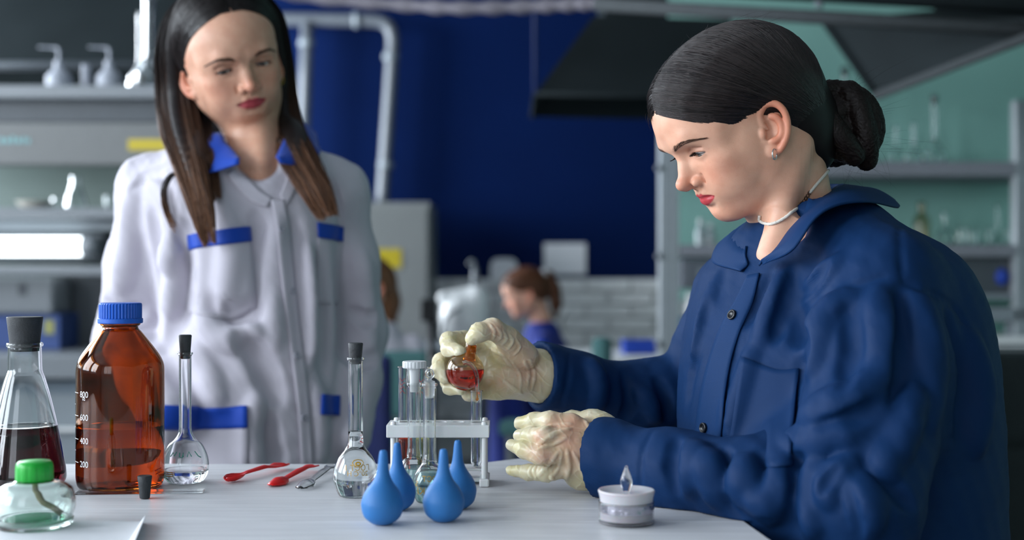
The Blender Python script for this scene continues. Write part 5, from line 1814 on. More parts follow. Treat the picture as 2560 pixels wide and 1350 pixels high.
# near cuff seam
F_([(1632, 1075), (1606, 1130), (1600, 1200), (1610, 1255)], 0.0025, mode='sub', k=0.006)
# cut the sleeves open at the wrists
for E_, W_, px in ((En, Wn, 0.0), (Ef, Wf, 0.0)):
    ax = (W_ - E_) / np.linalg.norm(W_ - E_)
    tilt = np.array([0, 0, -0.16]) if E_ is En else np.array([0, 0, -0.18])
    nn = ax + tilt * 1.0; nn /= np.linalg.norm(nn)
    c = W_ + ax * 0.004
    js.plane(c, nn, 'sub', 0.0, c - 0.11, c + 0.11)
    js.cone(c - ax * 0.03, c + ax * 0.1, 0.0385 if E_ is En else 0.0345, 0.040 if E_ is En else 0.036, mode='sub', k=0.004)
js.plane((0, 0, 0.60), (0, 0, -1), 'sub')
jv, jf = js.mesh('jacket')
jn = vnormals(jv, jf)
# fine creasing all over, a little stronger round the elbow
amp = 0.0009 + 0.0016 * np.exp(-(np.linalg.norm(jv - En, axis=1) / 0.10) ** 2) + 0.0012 * np.exp(-(np.linalg.norm(jv - Ef, axis=1) / 0.09) ** 2)
jv = jv + jn * (amp * wob(jv * np.array([1.0, 1.0, 0.55]), 0.020) + 0.0003 * wob(jv, 0.006))[:, None]
jv = relax(jv, jf, 1, 0.4)
# the cloth rests on the table where it meets it
ontab = (jv[:, 0] < 0.25) & (jv[:, 2] < ZT + 0.001)
jv[ontab, 2] = ZT + 0.001
jk = wparent(link('jacket', mesh_np('jacket', jv, jf), M_navy), pw_root)

# --- skin: head, neck and chest as one body
ME = frame(P(1868, 325, 1.555), (-math.cos(math.radians(15)), -math.sin(math.radians(15))), 28)
hs = SDF((0.13, 1.40, 0.955), (0.48, 1.72, 1.375), 0.0012)
add_head(hs, ME, dict(lid_up=0.0010, lid_lo=0.0050))
hs.chain([to_world(ME, (0, -0.035, -0.010)), NT, NB, mid(NB, NT, -0.5)], [0.050, 0.046, 0.0475, 0.060], k=0.025)
hs.cone(to_world(ME, (-0.050, -0.030, -0.040)), P(1925, 632, 1.515), 0.013, 0.010, k=0.018)
hs.zloft([(r[0], r[1], r[2], r[3] - 0.012, r[4] - 0.0100, r[5]) for r in ROWS[1:4]] + [tuple(np.array(trow(740, 2060, 0.135, 0.095)))], k=0.03)
hv, hf = hs.mesh('body')
me = mesh_np('body', hv, hf)
vcol(me, skin_paint(hv, ME, srgb(230, 178, 150), srgb(190, 46, 64)))
body = wparent(link('body', me, skin_mat('skin')), pw_root)
for sg in (-1, 1):
    eyeball('eye', ME, sg, (0.0, 1, -0.42), srgb(112, 116, 116), pw_root)
M_hair = hair_mat('black brown hair', None, None, 0.46, 0.25)
M_hairs = hair_mat('shiny hair strands', None, None, 0.30, 0.55)
for sg in (-1, 1):
    brow_hairs(ME, [(sg * 0.0105, 0.1005, 0.0215), (sg * 0.021, 0.0955, 0.0250), (sg * 0.034, 0.085, 0.0265), (sg * 0.046, 0.068, 0.0215)], 260, pw_root, 'black brown hair', 0.0060, 5 + sg, sdf=hs, spread=0.0034)
    # lashes along the lid edge
    e = EYE; rs = np.random.RandomState(9 + sg); L = []
    for t in np.linspace(-0.95, 0.95, 70):
        w = max(0.0, 1 - t * t)
        x = e['u'] + 0.0148 * t
        zz = e['v'] + (0.0010 * w ** 0.7 - 0.0016 * (1 - w)) - 0.0012 * t
        dx = x - e['u']
        yy = e['f'] + math.sqrt(max(1e-9, (e['r'] + 0.0017) ** 2 - dx * dx - (zz - e['v']) ** 2))
        p0 = np.array([sg * x, yy, zz])
        out = np.array([sg * (0.35 * t + rs.uniform(-0.08, 0.08)), 0.9, -0.50 + rs.uniform(-0.1, 0.1)]); out /= np.linalg.norm(out)
        l = 0.0085 * (0.65 + 0.35 * w)
        s_ = np.linspace(0, 1, 6)[:, None]
        L.append(p0 + out * l * s_ + np.array([0, 0, 0.0028]) * s_ ** 2)
    strands('eyelashes', to_world(ME, np.array(L)), 0.00016, M_hair, pw_root, np.tile(np.array(srgb(20, 16, 15)), (70 * 6, 1)))

# --- hair: sleek cap, fine strands drawn back, low bun
BUN = np.array([0.0, -0.108, -0.052])
HF = [-0.25, -0.040, -0.018, -0.004, 0.006, 0.014, 0.040, 0.080, 0.100, 0.125]
HV = [-0.075, -0.070, -0.045, -0.010, 0.000, 0.0065, 0.0210, 0.0540, 0.0690, 0.0830]


def hairline(f): return np.interp(f, HF, HV)


hg = SDF(ME[1] + np.array([-0.16, -0.14, -0.16]), ME[1] + np.array([0.22, 0.14, 0.17]), 0.0016)


def cap_fn(X, Y, Z):
    L = np.stack(np.broadcast_arrays(X, Y, Z), -1)
    H = hairline(Y)
    off = np.clip((Z - H) * 0.22, 0.0006, 0.0085) + 0.0020 * np.clip((-Y - 0.02) / 0.06, 0, 1)
    d = skull_d(L) - off
    # hair covering the nape
    part = 0.0022 * np.exp(-(X / 0.0022) ** 2) * (Z > 0.05) * (Y > -0.03)
    return np.maximum(d + part, (H - Z) * 0.8)


hg.apply(hg.lo, hg.lo + hg.h * np.array(hg.D.shape), cap_fn, 'add', 0, ME)
hg.chain([to_world(ME, (0, -0.070, 0.005)), to_world(ME, (0, -0.085, -0.035)), to_world(ME, (0, -0.094, -0.050))], [0.030, 0.028, 0.022], k=0.03)
hg.ell((0, -0.050, -0.022), (0.0630, 0.052, 0.058), ME, k=0.012)
hg.ell((0, -0.062, -0.050), (0.040, 0.034, 0.040), ME, k=0.015)
hv2, hf2 = hg.mesh('hair')
me = mesh_np('hair', hv2, hf2)
rs = np.random.RandomState(2)
vcol(me, np.tile(np.array(srgb(24, 18, 18)), (len(hv2), 1)))
hair = wparent(link('hair', me, M_hair), pw_root)
# strands
TIE = np.array([0.0, -0.092, -0.040])
def strand_set(n, seed, side):
    rs = np.random.RandomState(seed)
    out, rad = [], []
    t = np.linspace(0, 1, 22)
    seeds = []
    for i in range(n):
        if rs.rand() < 0.55:                      # from the parting
            f = rs.uniform(-0.095, 0.101); z = np.interp(f, [-0.095, -0.07, -0.04, 0.0, 0.04, 0.075, 0.101], [0.06, 0.10, 0.120, 0.128, 0.118, 0.096, 0.071])
            p = np.array([side * rs.uniform(0.0006, 0.003), f, z])
        else:                                     # from the hairline at the temple
            f = rs.uniform(0.0, 0.100); u = side * np.interp(f, [0, 0.034, 0.08, 0.1], [0.070, 0.062, 0.042, 0.004])
            p = np.array([u, f, hairline(f) + rs.uniform(0.0005, 0.006)])
        seeds.append(p)
    seeds = np.array(seeds)
    tie = TIE + np.stack([side * rs.uniform(0.002, 0.020, n), rs.uniform(-0.006, 0.006, n), rs.uniform(-0.018, 0.020, n)], 1)
    Pth = seeds[:, None] * (1 - t)[None, :, None] + tie[:, None] * t[None, :, None]
    # arc outwards to the side so that the hair runs round the head
    Pth[..., 0] += side * 0.075 * np.sin(np.pi * np.clip(t, 0, 1))[None] * np.clip(1 - np.abs(seeds[:, 0]) / 0.075, 0.15, 1)[:, None]
    Pth[..., 2] += (rs.uniform(-0.004, 0.004, n)[:, None] - 0.012) * np.sin(np.pi * t)[None]
    H = hairline(Pth[..., 1])
    Pth[..., 2] = np.maximum(Pth[..., 2], H + 0.0006)
    off = np.clip((Pth[..., 2] - H) * 0.22, 0.0006, 0.0085) + 0.0020 * np.clip((-Pth[..., 1] - 0.02) / 0.06, 0, 1) + rs.uniform(-0.0004, 0.0007, n)[:, None]
    Q = push_out(Pth, off)
    # keep the end of each strand at the tie
    w = np.clip((t - 0.80) / 0.2, 0, 1)[None, :, None]
    Q = Q * (1 - w) + np.maximum(0, 1) * (Pth * 0.25 + Q * 0.75) * w
    return Q
for side, n, nm in ((-1, 2900, 'hair_strands'), (1, 1100, 'hair_strands')):
    Q = strand_set(n, 20 + side, side)
    rs = np.random.RandomState(40 + side)
    tone = rs.uniform(0.5, 2.4, (n, 1, 1)) * np.array(srgb(34, 27, 26)) * np.ones((1, 22, 1))
    strands(nm, to_world(ME, Q), rs.uniform(0.00022, 0.00042, n), M_hairs, pw_root, tone)
# flyaway hairs round the crown and over the forehead
rs = np.random.RandomState(77); L = []
for i in range(90):
    a = rs.uniform(-0.2, 1.0); f = 0.10 - 0.2 * (1 - a) * rs.rand()
    p = push_out(np.array([[rs.uniform(-0.02, 0.005), f, 0.10 + 0.03 * rs.rand()]]), np.array([0.007]))[0]
    d_ = np.array([rs.normal() * 0.3, rs.uniform(-1, 0.3), rs.uniform(0.0, 0.5)])
    t = np.linspace(0, 1, 10)[:, None]
    L.append(p + d_ * 0.028 * t + np.array([0, -0.01, -0.012]) * t ** 2 * rs.rand())
for i in range(14):
    p = np.array([rs.uniform(-0.012, 0.01), 0.101 + rs.uniform(-0.002, 0.004), 0.071 + rs.uniform(-0.002, 0.004)])
    t = np.linspace(0, 1, 10)[:, None]; l = rs.uniform(0.008, 0.03)
    L.append(p + np.array([0, 0.45 * l, 0.3 * l]) * t + np.array([0, -0.1 * l, -0.9 * l]) * t ** 2)
strands('flyaway_hairs', to_world(ME, np.array(L)), 0.00012, M_hair, pw_root, np.tile(np.array(srgb(40, 30, 28)), (len(L) * 10, 1)))['kind'] = 'stuff'
# bun: coiled ropes of hair
bs_ = SDF(to_world(ME, BUN) - 0.085, to_world(ME, BUN) + 0.085, 0.0014)
MB_ = (ME[0], to_world(ME, BUN))
bs_.ell((0, 0, 0), (0.036, 0.036, 0.042), MB_, k=0.004)
coil = []
for t in np.linspace(0, 1, 46):
    a = 2.2 * math.pi * 2 * t + 2.2
    r_ = 0.030 * (1 - 0.45 * t)
    coil.append((0.020 - 0.0 * t + 0.006 * math.sin(a * 0.5) - 0.052 * (t > 2) * 1, r_ * math.cos(a) - 0.004, r_ * 1.18 * math.sin(a)))
coil = np.array(coil)
for sg in (-1, 1):
    cc_ = coil.copy(); cc_[:, 0] *= sg
    bs_.chain(cc_, np.linspace(0.0165, 0.011, 46), MB_, k=0.0035)
bs_.chain(spline(np.array([(0, 0.030, 0.040), (-0.012, 0.010, 0.052), (-0.014, -0.014, 0.046), (-0.02, -0.034, 0.026)]), 14), np.full(14, 0.010), MB_, k=0.004)
bs_.chain(spline(np.array([(-0.030, 0.024, 0.030), (-0.038, 0.020, -0.004), (-0.034, 0.012, -0.034)]), 12), np.full(12, 0.013), MB_, k=0.003)
bs_.chain(spline(np.array([(-0.024, -0.006, -0.048), (-0.036, -0.012, -0.020), (-0.034, -0.020, 0.016), (-0.024, -0.024, 0.036)]), 14), np.full(14, 0.0135), MB_, k=0.003)
bv, bf = bs_.mesh('bun'); bn = vnormals(bv, bf)
BL = (bv - MB_[1]) @ MB_[0]
angb = np.arctan2(BL[:, 2], BL[:, 1]); rad_ = np.hypot(BL[:, 1], BL[:, 2])
bv = bv + bn * (0.00055 * np.sin(rad_ * 3600 + 3 * np.sin(angb * 3)) + 0.0003 * np.sin(rad_ * 9000 + angb * 9))[:, None]
me = mesh_np('hair_bun', bv, bf)
tone = (0.75 + 0.5 * (np.sin(rad_ * 2400 + angb * 5) * 0.5 + 0.5))[:, None] * np.array(srgb(30, 22, 20))
vcol(me, tone)
wparent(link('hair_bun', me, M_hair), pw_root)
rs = np.random.RandomState(5); L = []
for i in range(45):
    a = rs.uniform(2.2, 5.2); rr_ = 0.040 + 0.006 * rs.rand()
    p = np.array([rs.uniform(-0.03, 0.01), rr_ * math.cos(a), rr_ * 1.15 * math.sin(a)])
    d_ = np.array([rs.normal() * 0.3, math.cos(a) + rs.normal() * 0.6, math.sin(a) * 0.9 + rs.normal() * 0.6]); t = np.linspace(0, 1, 10)[:, None]
    l = rs.uniform(0.008, 0.030)
    L.append((p + d_ * l * t + np.array([0, rs.normal() * 0.03, -0.9 * l]) * t ** 2) + BUN)
strands('flyaway_hairs', to_world(ME, np.array(L)), 0.00010, M_hair, pw_root, np.tile(np.array(srgb(36, 27, 25)), (len(L) * 10, 1)))['kind'] = 'stuff'
# strands wound over the bun and hair tie
t = np.linspace(0, 2 * math.pi, 30)
tie_c = np.array([0, -0.090, -0.036])
ring = [tie_c + np.array([0.024 * math.cos(a), -0.004 + 0.010 * math.sin(a), 0.024 * math.sin(a)]) for a in t]
tube('hair_tie', to_world(ME, np.array(ring)), 0.0032, mat('black elastic', srgb(16, 16, 18), 0.8), pw_root, 8)

# --- earring and necklace
M_silver = mat('silver', srgb(205, 205, 205), 0.18, 1.0, var=0.04)
c = hs.hit(1936, 377, 1.3, 1.6)
c = (c if c is not None else P(1936, 377, 1.47)) + np.array([0, -0.001, -0.004])
t = np.linspace(0, 2 * math.pi, 28)
tube('earring', np.stack([c[0] + 0.0030 * np.cos(t), c[1] + 0.0026 * np.cos(t), c[2] + 0.0062 * np.sin(t)], 1), 0.0008, M_silver, pw_root, 8)
M_pearl = mat('white seed beads', srgb(240, 232, 220), 0.35, var=0.08, scale=900, bump=0.6, bscale=1500)
def on_skin(pts, n, off):
    pp = spline(np.array(pts, float), n); q = []
    for x, y in pp:
        h = hs.hit(x, y, 1.3, 1.75)
        if h is not None: q.append(h + hs.grad(h) * off)
    return np.array(q)
tube('necklace', on_skin([(1900, 538), (1902, 552), (1925, 561), (1955, 549), (1992, 520)], 40, 0.0012), [0.0019 + 0.00025 * math.sin(i * 2.4) for i in range(40)][:len(on_skin([(1900, 538), (1902, 552), (1925, 561), (1955, 549), (1992, 520)], 40, 0.0012))], M_pearl, pw_root, 8)
q = on_skin([(2022, 482), (2040, 460), (2060, 437), (2076, 418)], 26, 0.0012)
if len(q) > 2: tube('necklace', q, 0.0019, M_pearl, pw_root, 8)
M_clasp = mat('dark bronze', srgb(96, 74, 62), 0.35, 0.9, var=0.1)
q = on_skin([(1992, 520), (2003, 508), (2013, 495), (2022, 482)], 7, 0.0012)
for i, p in enumerate(q):
    r_ = 0.0032 if i == 1 else 0.0020
    ring = np.stack([p[0] + r_ * np.cos(t) * 0.8, p[1] + (0.0012 if i % 2 else -0.0008) * np.sin(t), p[2] + r_ * np.sin(t)], 1)
    tube('necklace_link', ring, 0.00065, M_clasp, pw_root, 6)

# --- collar, placket, pocket, buttons
M_navy2 = cloth_mat('navy collar cotton', srgb(18, 50, 92), 0.58, 0.0, 1100, 0.06, 0.10)
def grid_between(A, B, n, k, bulge=0.0):
    a = spline(np.array(A, float), n); b = spline(np.array(B, float), n)
    A3 = np.stack([P(*q) for q in a]); B3 = np.stack([P(*q) for q in b])
    t = np.linspace(0, 1, k)
    g = A3[:, None] * (1 - t)[None, :, None] + B3[:, None] * t[None, :, None]
    g[..., 1] -= bulge * np.sin(np.pi * t)[None, :]; g[..., 2] += bulge * np.sin(np.pi * t)[None, :]
    return g
inn_ = [(2128, 470, 1.635), (2100, 462, 1.600), (2062, 490, 1.535), (2020, 528, 1.500), (1975, 574, 1.478), (1940, 622, 1.470), (1897, 664, 1.488)]
out_ = [(2236, 500, 1.650), (2246, 519, 1.585), (2175, 505, 1.478), (2098, 512, 1.445), (2040, 545, 1.432), (1981, 626, 1.430), (1908, 662, 1.478)]
g = clear_of(js, grid_between(inn_, out_, 40, 14, 0.006), 0.0030)
sheet('collar', g, 0.0024, M_navy2, pw_root, 3)
# raised edge along the near collar
inn_ = [(1930, 515, 1.64), (1905, 545, 1.605), (1914, 590, 1.575), (1902, 625, 1.560), (1888, 668, 1.528)]
out_ = [(1890, 548, 1.70), (1850, 584, 1.665), (1812, 618, 1.628), (1781, 656, 1.590), (1850, 678, 1.520)]
g = clear_of(js, grid_between(inn_, out_, 34, 12, 0.004), 0.0026)
sheet('collar', g, 0.0024, M_navy2, pw_root, 3)
# collar stand round the nape
inn_ = [(2100, 500, 1.52), (2110, 470, 1.60), (2090, 460, 1.64), (2020, 470, 1.66), (1935, 510, 1.648)]
out_ = [(2110, 540, 1.52), (2120, 520, 1.61), (2095, 515, 1.65), (2020, 520, 1.675), (1930, 550, 1.66)]
sheet('collar_stand', grid_between(inn_, out_, 26, 6), 0.002, M_navy2, pw_root, 1)
patch_cols(js, 'placket', [(1872, 690), (1842, 752), (1806, 815), (1774, 905), (1752, 1000), (1738, 1120)], [(1902, 684), (1884, 752), (1856, 820), (1830, 905), (1815, 1000), (1804, 1120)], 30, 8, 0.0024, 0.0020, M_navy2, pw_root)
patch(js, 'chest_pocket', [(1856, 893), (1905, 912), (1950, 925), (2000, 922)], [(1815, 1165), (1870, 1170), (1925, 1172), (1978, 1165)], 16, 18, 0.0022, 0.0018, M_navy, pw_root)
M_btn = mat('black button', srgb(20, 22, 28), 0.3, var=0.1)
for x, y in ((1836, 790), (1766, 1070)):
    h = js.hit(x, y); gq = js.grad(h)
    disc('button', h + gq * 0.0038, gq, 0.0062, 0.0026, M_btn, pw_root)
for W_, E_, rr_ in ((Wn, En, 0.0425), (Wf, Ef, 0.0385)):
    pass

# --- gloves
def glove_mat():
    m, nt, b = nt_new('latex glove')
    at = nt.nodes.new('ShaderNodeAttribute'); at.attribute_name = 'Col'
    tc = nt.nodes.new('ShaderNodeTexCoord')
    nz = nt.nodes.new('ShaderNodeTexNoise'); nz.inputs['Scale'].default_value = 70; nz.inputs['Detail'].default_value = 5
    nt.links.new(tc.outputs['Object'], nz.inputs['Vector'])
    rp = nt.nodes.new('ShaderNodeValToRGB'); rp.color_ramp.elements[0].position = 0.32; rp.color_ramp.elements[1].position = 0.62
    rp.color_ramp.elements[0].color = (0.95, 0.94, 0.84, 1); rp.color_ramp.elements[1].color = (1, 1, 1, 1)
    nt.links.new(nz.outputs['Fac'], rp.inputs['Fac'])
    mx = nt.nodes.new('ShaderNodeMix'); mx.data_type = 'RGBA'; mx.blend_type = 'MULTIPLY'; mx.inputs[0].default_value = 1
    nt.links.new(at.outputs['Color'], mx.inputs[6]); nt.links.new(rp.outputs['Color'], mx.inputs[7]); nt.links.new(mx.outputs[2], b.inputs['Base Color'])
    setp(b, Roughness=0.30, Subsurface_Weight=0.5, Subsurface_Scale=0.008, Subsurface_Radius=(1.0, 0.6, 0.35), Specular_IOR_Level=0.45)
    n3 = nt.nodes.new('ShaderNodeTexNoise'); n3.inputs['Scale'].default_value = 240; n3.inputs['Distortion'].default_value = 1.5
    nt.links.new(tc.outputs['Object'], n3.inputs['Vector'])
    bp = nt.nodes.new('ShaderNodeBump'); bp.inputs['Strength'].default_value = 0.06; bp.inputs['Distance'].default_value = 0.001
    nt.links.new(n3.outputs['Fac'], bp.inputs['Height']); nt.links.new(bp.outputs['Normal'], b.inputs['Normal'])
    return m
M_glove = glove_mat()
CREAM, PINK, YEL = np.array(srgb(214, 206, 178)), np.array(srgb(226, 168, 142)), np.array(srgb(208, 198, 124))


def finish_glove(s, name, pink_pts, yel_pts, creases, label=None):
    v, f = s.mesh(name); n = vnormals(v, f)
    rg = np.clip(1 - np.abs(wob(v + 0.004 * wob(v, 0.02)[:, None], 0.016)) * 2.2, 0, 1) ** 2     # thin wrinkles of loose latex
    rg2 = np.clip(1 - np.abs(wob(v[:, [1, 2, 0]], 0.009)) * 2.6, 0, 1) ** 2
    v = v + n * (0.0004 * wob(v, 0.012) + 0.0006 * rg + 0.0003 * rg2)[:, None]
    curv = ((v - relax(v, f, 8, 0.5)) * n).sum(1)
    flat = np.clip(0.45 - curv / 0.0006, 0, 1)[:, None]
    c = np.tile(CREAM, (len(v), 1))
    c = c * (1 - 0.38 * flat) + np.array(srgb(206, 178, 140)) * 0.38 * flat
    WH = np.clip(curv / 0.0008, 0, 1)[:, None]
    for p, r, a in pink_pts:
        w = (a * np.exp(-(np.linalg.norm(v - p, axis=1) / r) ** 2))[:, None]; c = c * (1 - w) + PINK * w
    for p, r, a in yel_pts:
        w = (a * np.exp(-(np.linalg.norm(v - p, axis=1) / r) ** 2))[:, None]; c = c * (1 - w) + YEL * w
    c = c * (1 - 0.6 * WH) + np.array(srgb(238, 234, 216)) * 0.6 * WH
    me = mesh_np(name, v, f); vcol(me, c)
    return wparent(link(name, me, M_glove), pw_root)


# near (left) hand lying on its edge, back of the hand to the viewer
gl = SDF(P(1235, 1260, 1.60), P(1600, 1000, 1.42) , 0.001) if False else SDF((-0.012, 1.42, ZT - 0.004), (0.150, 1.62, ZT + 0.115), 0.0010)
def Q(*a): return [P(*q) for q in a]
wr = P(1545, 1140, 1.500)
kn = Q((1428, 1062, 1.502), (1412, 1096, 1.488), (1410, 1132, 1.487), (1418, 1170, 1.493))      # index .. little knuckles
for kx, rr_ in zip(kn, (0.0125, 0.0125, 0.012, 0.0115)):
    gl.cone(wr + (kx - kn[1]) * 0.42, kx, 0.018, rr_, k=0.012)
gl.ell(P(1465, 1150, 1.508), (0.024, 0.018, 0.028), k=0.014)
gl.ell(P(1462, 1185, 1.506), (0.024, 0.016, 0.018), k=0.014)
gl.cone(wr, P(1640, 1135, 1.46), 0.027, 0.030, k=0.014, flat=((0.2, 1, 0), 0.8))
gl.chain([kn[0]] + Q((1375, 1052, 1.500), (1335, 1053, 1.515), (1300, 1058, 1.532)), [0.0118, 0.0105, 0.0100, 0.0075], k=0.005)
gl.chain([kn[1]] + Q((1362, 1090, 1.482), (1325, 1090, 1.500), (1299, 1089, 1.518)), [0.0120, 0.0105, 0.0095, 0.0075], k=0.004)
gl.chain([kn[2]] + Q((1352, 1138, 1.478), (1308, 1124, 1.492), (1279, 1113, 1.508)), [0.0118, 0.0110, 0.0098, 0.0070], k=0.004)
gl.chain([kn[3]] + Q((1368, 1182, 1.490), (1322, 1181, 1.503), (1277, 1176, 1.518)), [0.0115, 0.0100, 0.0090, 0.0058], k=0.004)
gl.chain(Q((1510, 1085, 1.530), (1480, 1055, 1.535), (1430, 1052, 1.555), (1390, 1062, 1.565)), [0.016, 0.0130, 0.0110, 0.0095], k=0.010)
gl.ell(P(1500, 1058, 1.520), (0.020, 0.014, 0.013), k=0.012)
# stretched folds of latex fanning from the knuckles
for pts, r_ in (([(1400, 1125), (1372, 1160), (1345, 1190)], 0.0022), ([(1405, 1128), (1395, 1170), (1372, 1205)], 0.0019), ([(1418, 1125), (1422, 1170), (1410, 1215)], 0.0024), ([(1432, 1130), (1450, 1165), (1465, 1205)], 0.0020), ([(1425, 1072), (1385, 1085), (1345, 1110)], 0.0022), ([(1430, 1060), (1390, 1062), (1350, 1075)], 0.0018), ([(1415, 1095), (1380, 1112), (1350, 1120)], 0.0020), ([(1340, 1165), (1335, 1180), (1342, 1196)], 0.0014), ([(1328, 1166), (1323, 1182), (1330, 1194)], 0.0014), ([(1460, 1050), (1480, 1075), (1500, 1090)], 0.002), ([(1375, 1190), (1385, 1205), (1392, 1218)], 0.0016)):
    fold(gl, pts, r_ * 0.75, k=r_ * 1.5, sink=0.5, d0=1.35, d1=1.7)
gl.plane((0, 0, ZT + 0.0008), (0, 0, -1), 'sub')
pk = [(P(1438, 1060, 1.49), 0.020, 0.85), (P(1425, 1105, 1.475), 0.018, 0.75), (P(1345, 1092, 1.475), 0.010, 0.7), (P(1365, 1142, 1.465), 0.013, 0.75), (P(1385, 1053, 1.49), 0.010, 0.6), (P(1440, 1150, 1.475), 0.020, 0.45), (P(1400, 1195, 1.47), 0.012, 0.5), (P(1330, 1135, 1.475), 0.012, 0.4)]
yl = [(P(1480, 1092, 1.48), 0.010, 0.9), (P(1310, 1045, 1.52), 0.010, 0.5), (P(1300, 1112, 1.49), 0.010, 0.5), (P(1285, 1172, 1.51), 0.010, 0.45), (P(1465, 1205, 1.48), 0.012, 0.5), (P(1433, 1206, 1.476), 0.003, 0.9)]
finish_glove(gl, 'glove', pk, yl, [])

# far (right) hand: palm to the viewer, holding the flask
g2 = SDF((-0.120, 1.545, 0.865), (0.075, 1.71, 1.02), 0.0010)
wr = P(1362, 936, 1.668)
kn2 = Q((1222, 858, 1.668), (1206, 890, 1.674), (1204, 930, 1.672), (1216, 968, 1.664))
for kx, rr_ in zip(kn2, (0.0135, 0.013, 0.013, 0.0125)):
    g2.cone(wr + (kx - kn2[1]) * 0.45, kx, 0.019, rr_, k=0.012)
g2.ell(P(1278, 880, 1.640), (0.026, 0.017, 0.019), k=0.014)
g2.ell(P(1280, 955, 1.645), (0.030, 0.016, 0.018), k=0.014)
g2.ell(P(1245, 915, 1.656), (0.028, 0.012, 0.030), k=0.014)
g2.ell(P(1235, 975, 1.650), (0.020, 0.013, 0.012), k=0.012)
g2.cone(wr, P(1440, 950, 1.69), 0.029, 0.031, k=0.014, flat=((0.2, 1, 0), 0.85))
g2.chain([kn2[0]] + Q((1160, 848, 1.652), (1122, 852, 1.628), (1124, 872, 1.602), (1150, 881, 1.584)), [0.0125, 0.0110, 0.0115, 0.0105, 0.0080], k=0.004)
g2.chain([kn2[1]] + Q((1140, 890, 1.655), (1103, 905, 1.632), (1098, 925, 1.604), (1112, 945, 1.592)), [0.0125, 0.0110, 0.0108, 0.0100, 0.0080], k=0.004)
g2.chain([kn2[2]] + Q((1150, 945, 1.650), (1122, 955, 1.625), (1126, 968, 1.600), (1152, 972, 1.590)), [0.0120, 0.0105, 0.0098, 0.0092, 0.0075], k=0.004)
g2.chain([kn2[3]] + Q((1190, 985, 1.642), (1172, 985, 1.625), (1182, 984, 1.606)), [0.0120, 0.0098, 0.0088, 0.0076], k=0.004)
g2.chain(Q((1310, 888, 1.640), (1272, 850, 1.622), (1232, 822, 1.602), (1198, 832, 1.590), (1180, 848, 1.588)), [0.018, 0.0150, 0.0128, 0.0115, 0.0085], k=0.006)
for pts, r_ in (([(1225, 812), (1236, 828), (1232, 848)], 0.0018), ([(1240, 818), (1252, 836), (1246, 852)], 0.0018), ([(1258, 828), (1266, 846), (1256, 862)], 0.0018), ([(1275, 838), (1282, 855), (1268, 874)], 0.0018), ([(1290, 848), (1300, 868), (1285, 888)], 0.0016), ([(1240, 870), (1265, 900), (1290, 925)], 0.0020), ([(1310, 900), (1322, 930), (1318, 960)], 0.0018), ([(1325, 900), (1336, 935), (1330, 975)], 0.0018), ([(1255, 950), (1285, 970), (1305, 985)], 0.0018), ([(1215, 860), (1238, 880), (1262, 890)], 0.0018), ([(1280, 900), (1300, 940), (1300, 980)], 0.0016)):
    fold(g2, pts, r_ * 0.75, k=r_ * 1.5, sink=0.5, d0=1.5, d1=1.75)
pk = [(P(1240, 825, 1.59), 0.014, 0.55), (P(1285, 860, 1.62), 0.016, 0.5), (P(1305, 900, 1.63), 0.02, 0.45), (P(1320, 940, 1.64), 0.02, 0.45), (P(1250, 960, 1.635), 0.014, 0.3)]
yl = [(P(1170, 832, 1.585), 0.010, 0.6), (P(1250, 890, 1.64), 0.014, 0.6), (P(1135, 845, 1.61), 0.012, 0.35), (P(1100, 920, 1.61), 0.014, 0.3), (P(1140, 985, 1.6), 0.016, 0.35), (P(1230, 985, 1.64), 0.016, 0.4)]
# --- the flask she pours from (space for it is kept free of latex)
FC = P(1163, 927, 1.590)
fr_ = 0.0238
g2.ell(FC, (fr_ + 0.0004,) * 3, mode='sub', k=0.002)
NK0, NK1 = P(1174, 895, 1.592), P(1184, 848, 1.597)
g2.cone(NK0, NK1 + (NK1 - NK0) * 0.1, 0.0082, 0.0080, mode='sub', k=0.002)
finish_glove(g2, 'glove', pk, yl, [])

pf = empty('pouring_flask', FC - np.array([0, 0, fr_]), 'small round flask of red liquid held in the raised gloved hand', 'flask')
axn = (NK1 - NK0) / np.linalg.norm(NK1 - NK0)
hN = float(np.dot(NK1 - FC, axn))
op = smooth_prof([(0.004, -fr_ * 0.985), (fr_ * 0.5, -fr_ * 0.866), (fr_ * 0.866, -fr_ * 0.5), (fr_, 0), (fr_ * 0.866, fr_ * 0.5), (fr_ * 0.56, fr_ * 0.84), (0.0090, fr_ * 1.02), (0.0076, fr_ * 1.2), (0.0074, fr_ * 1.3), (0.0074, hN - 0.002), (0.0088, hN)], 5)
qrot = Vector(axn).to_track_quat('Z', 'Y').to_euler()
G_red = glass('red solution', (1.0, 0.055, 0.022), 0.0, 1.34)
G_tint = glass('orange stained glass', (1.0, 0.84, 0.62), 0.0, 1.46)
_, inn = vessel('glass_body', op, 0.0011, G_tint, pf, (0, 0, fr_), 48)
pf.children[0].rotation_euler = qrot
ls = SDF(FC - 0.03, FC + 0.03, 0.0009)
ls.ell(FC, (fr_ - 0.0008,) * 3, k=0)
ls.plane(P(1163, 922, 1.59), (0, 0, 1), 'sub', 0.0008)
v, f = ls.mesh('liquid')
wparent(link('liquid', mesh_np('liquid', v, f), G_red), pf)
G_orange = glass('orange film', (0.98, 0.36, 0.05), 0.0, 1.34)
tube('neck_film', [NK0 - axn * 0.004, NK0, NK0 + axn * 0.010, NK0 + axn * 0.017], [0.0085, 0.0068, 0.0064, 0.0055], G_orange, pf, 24)
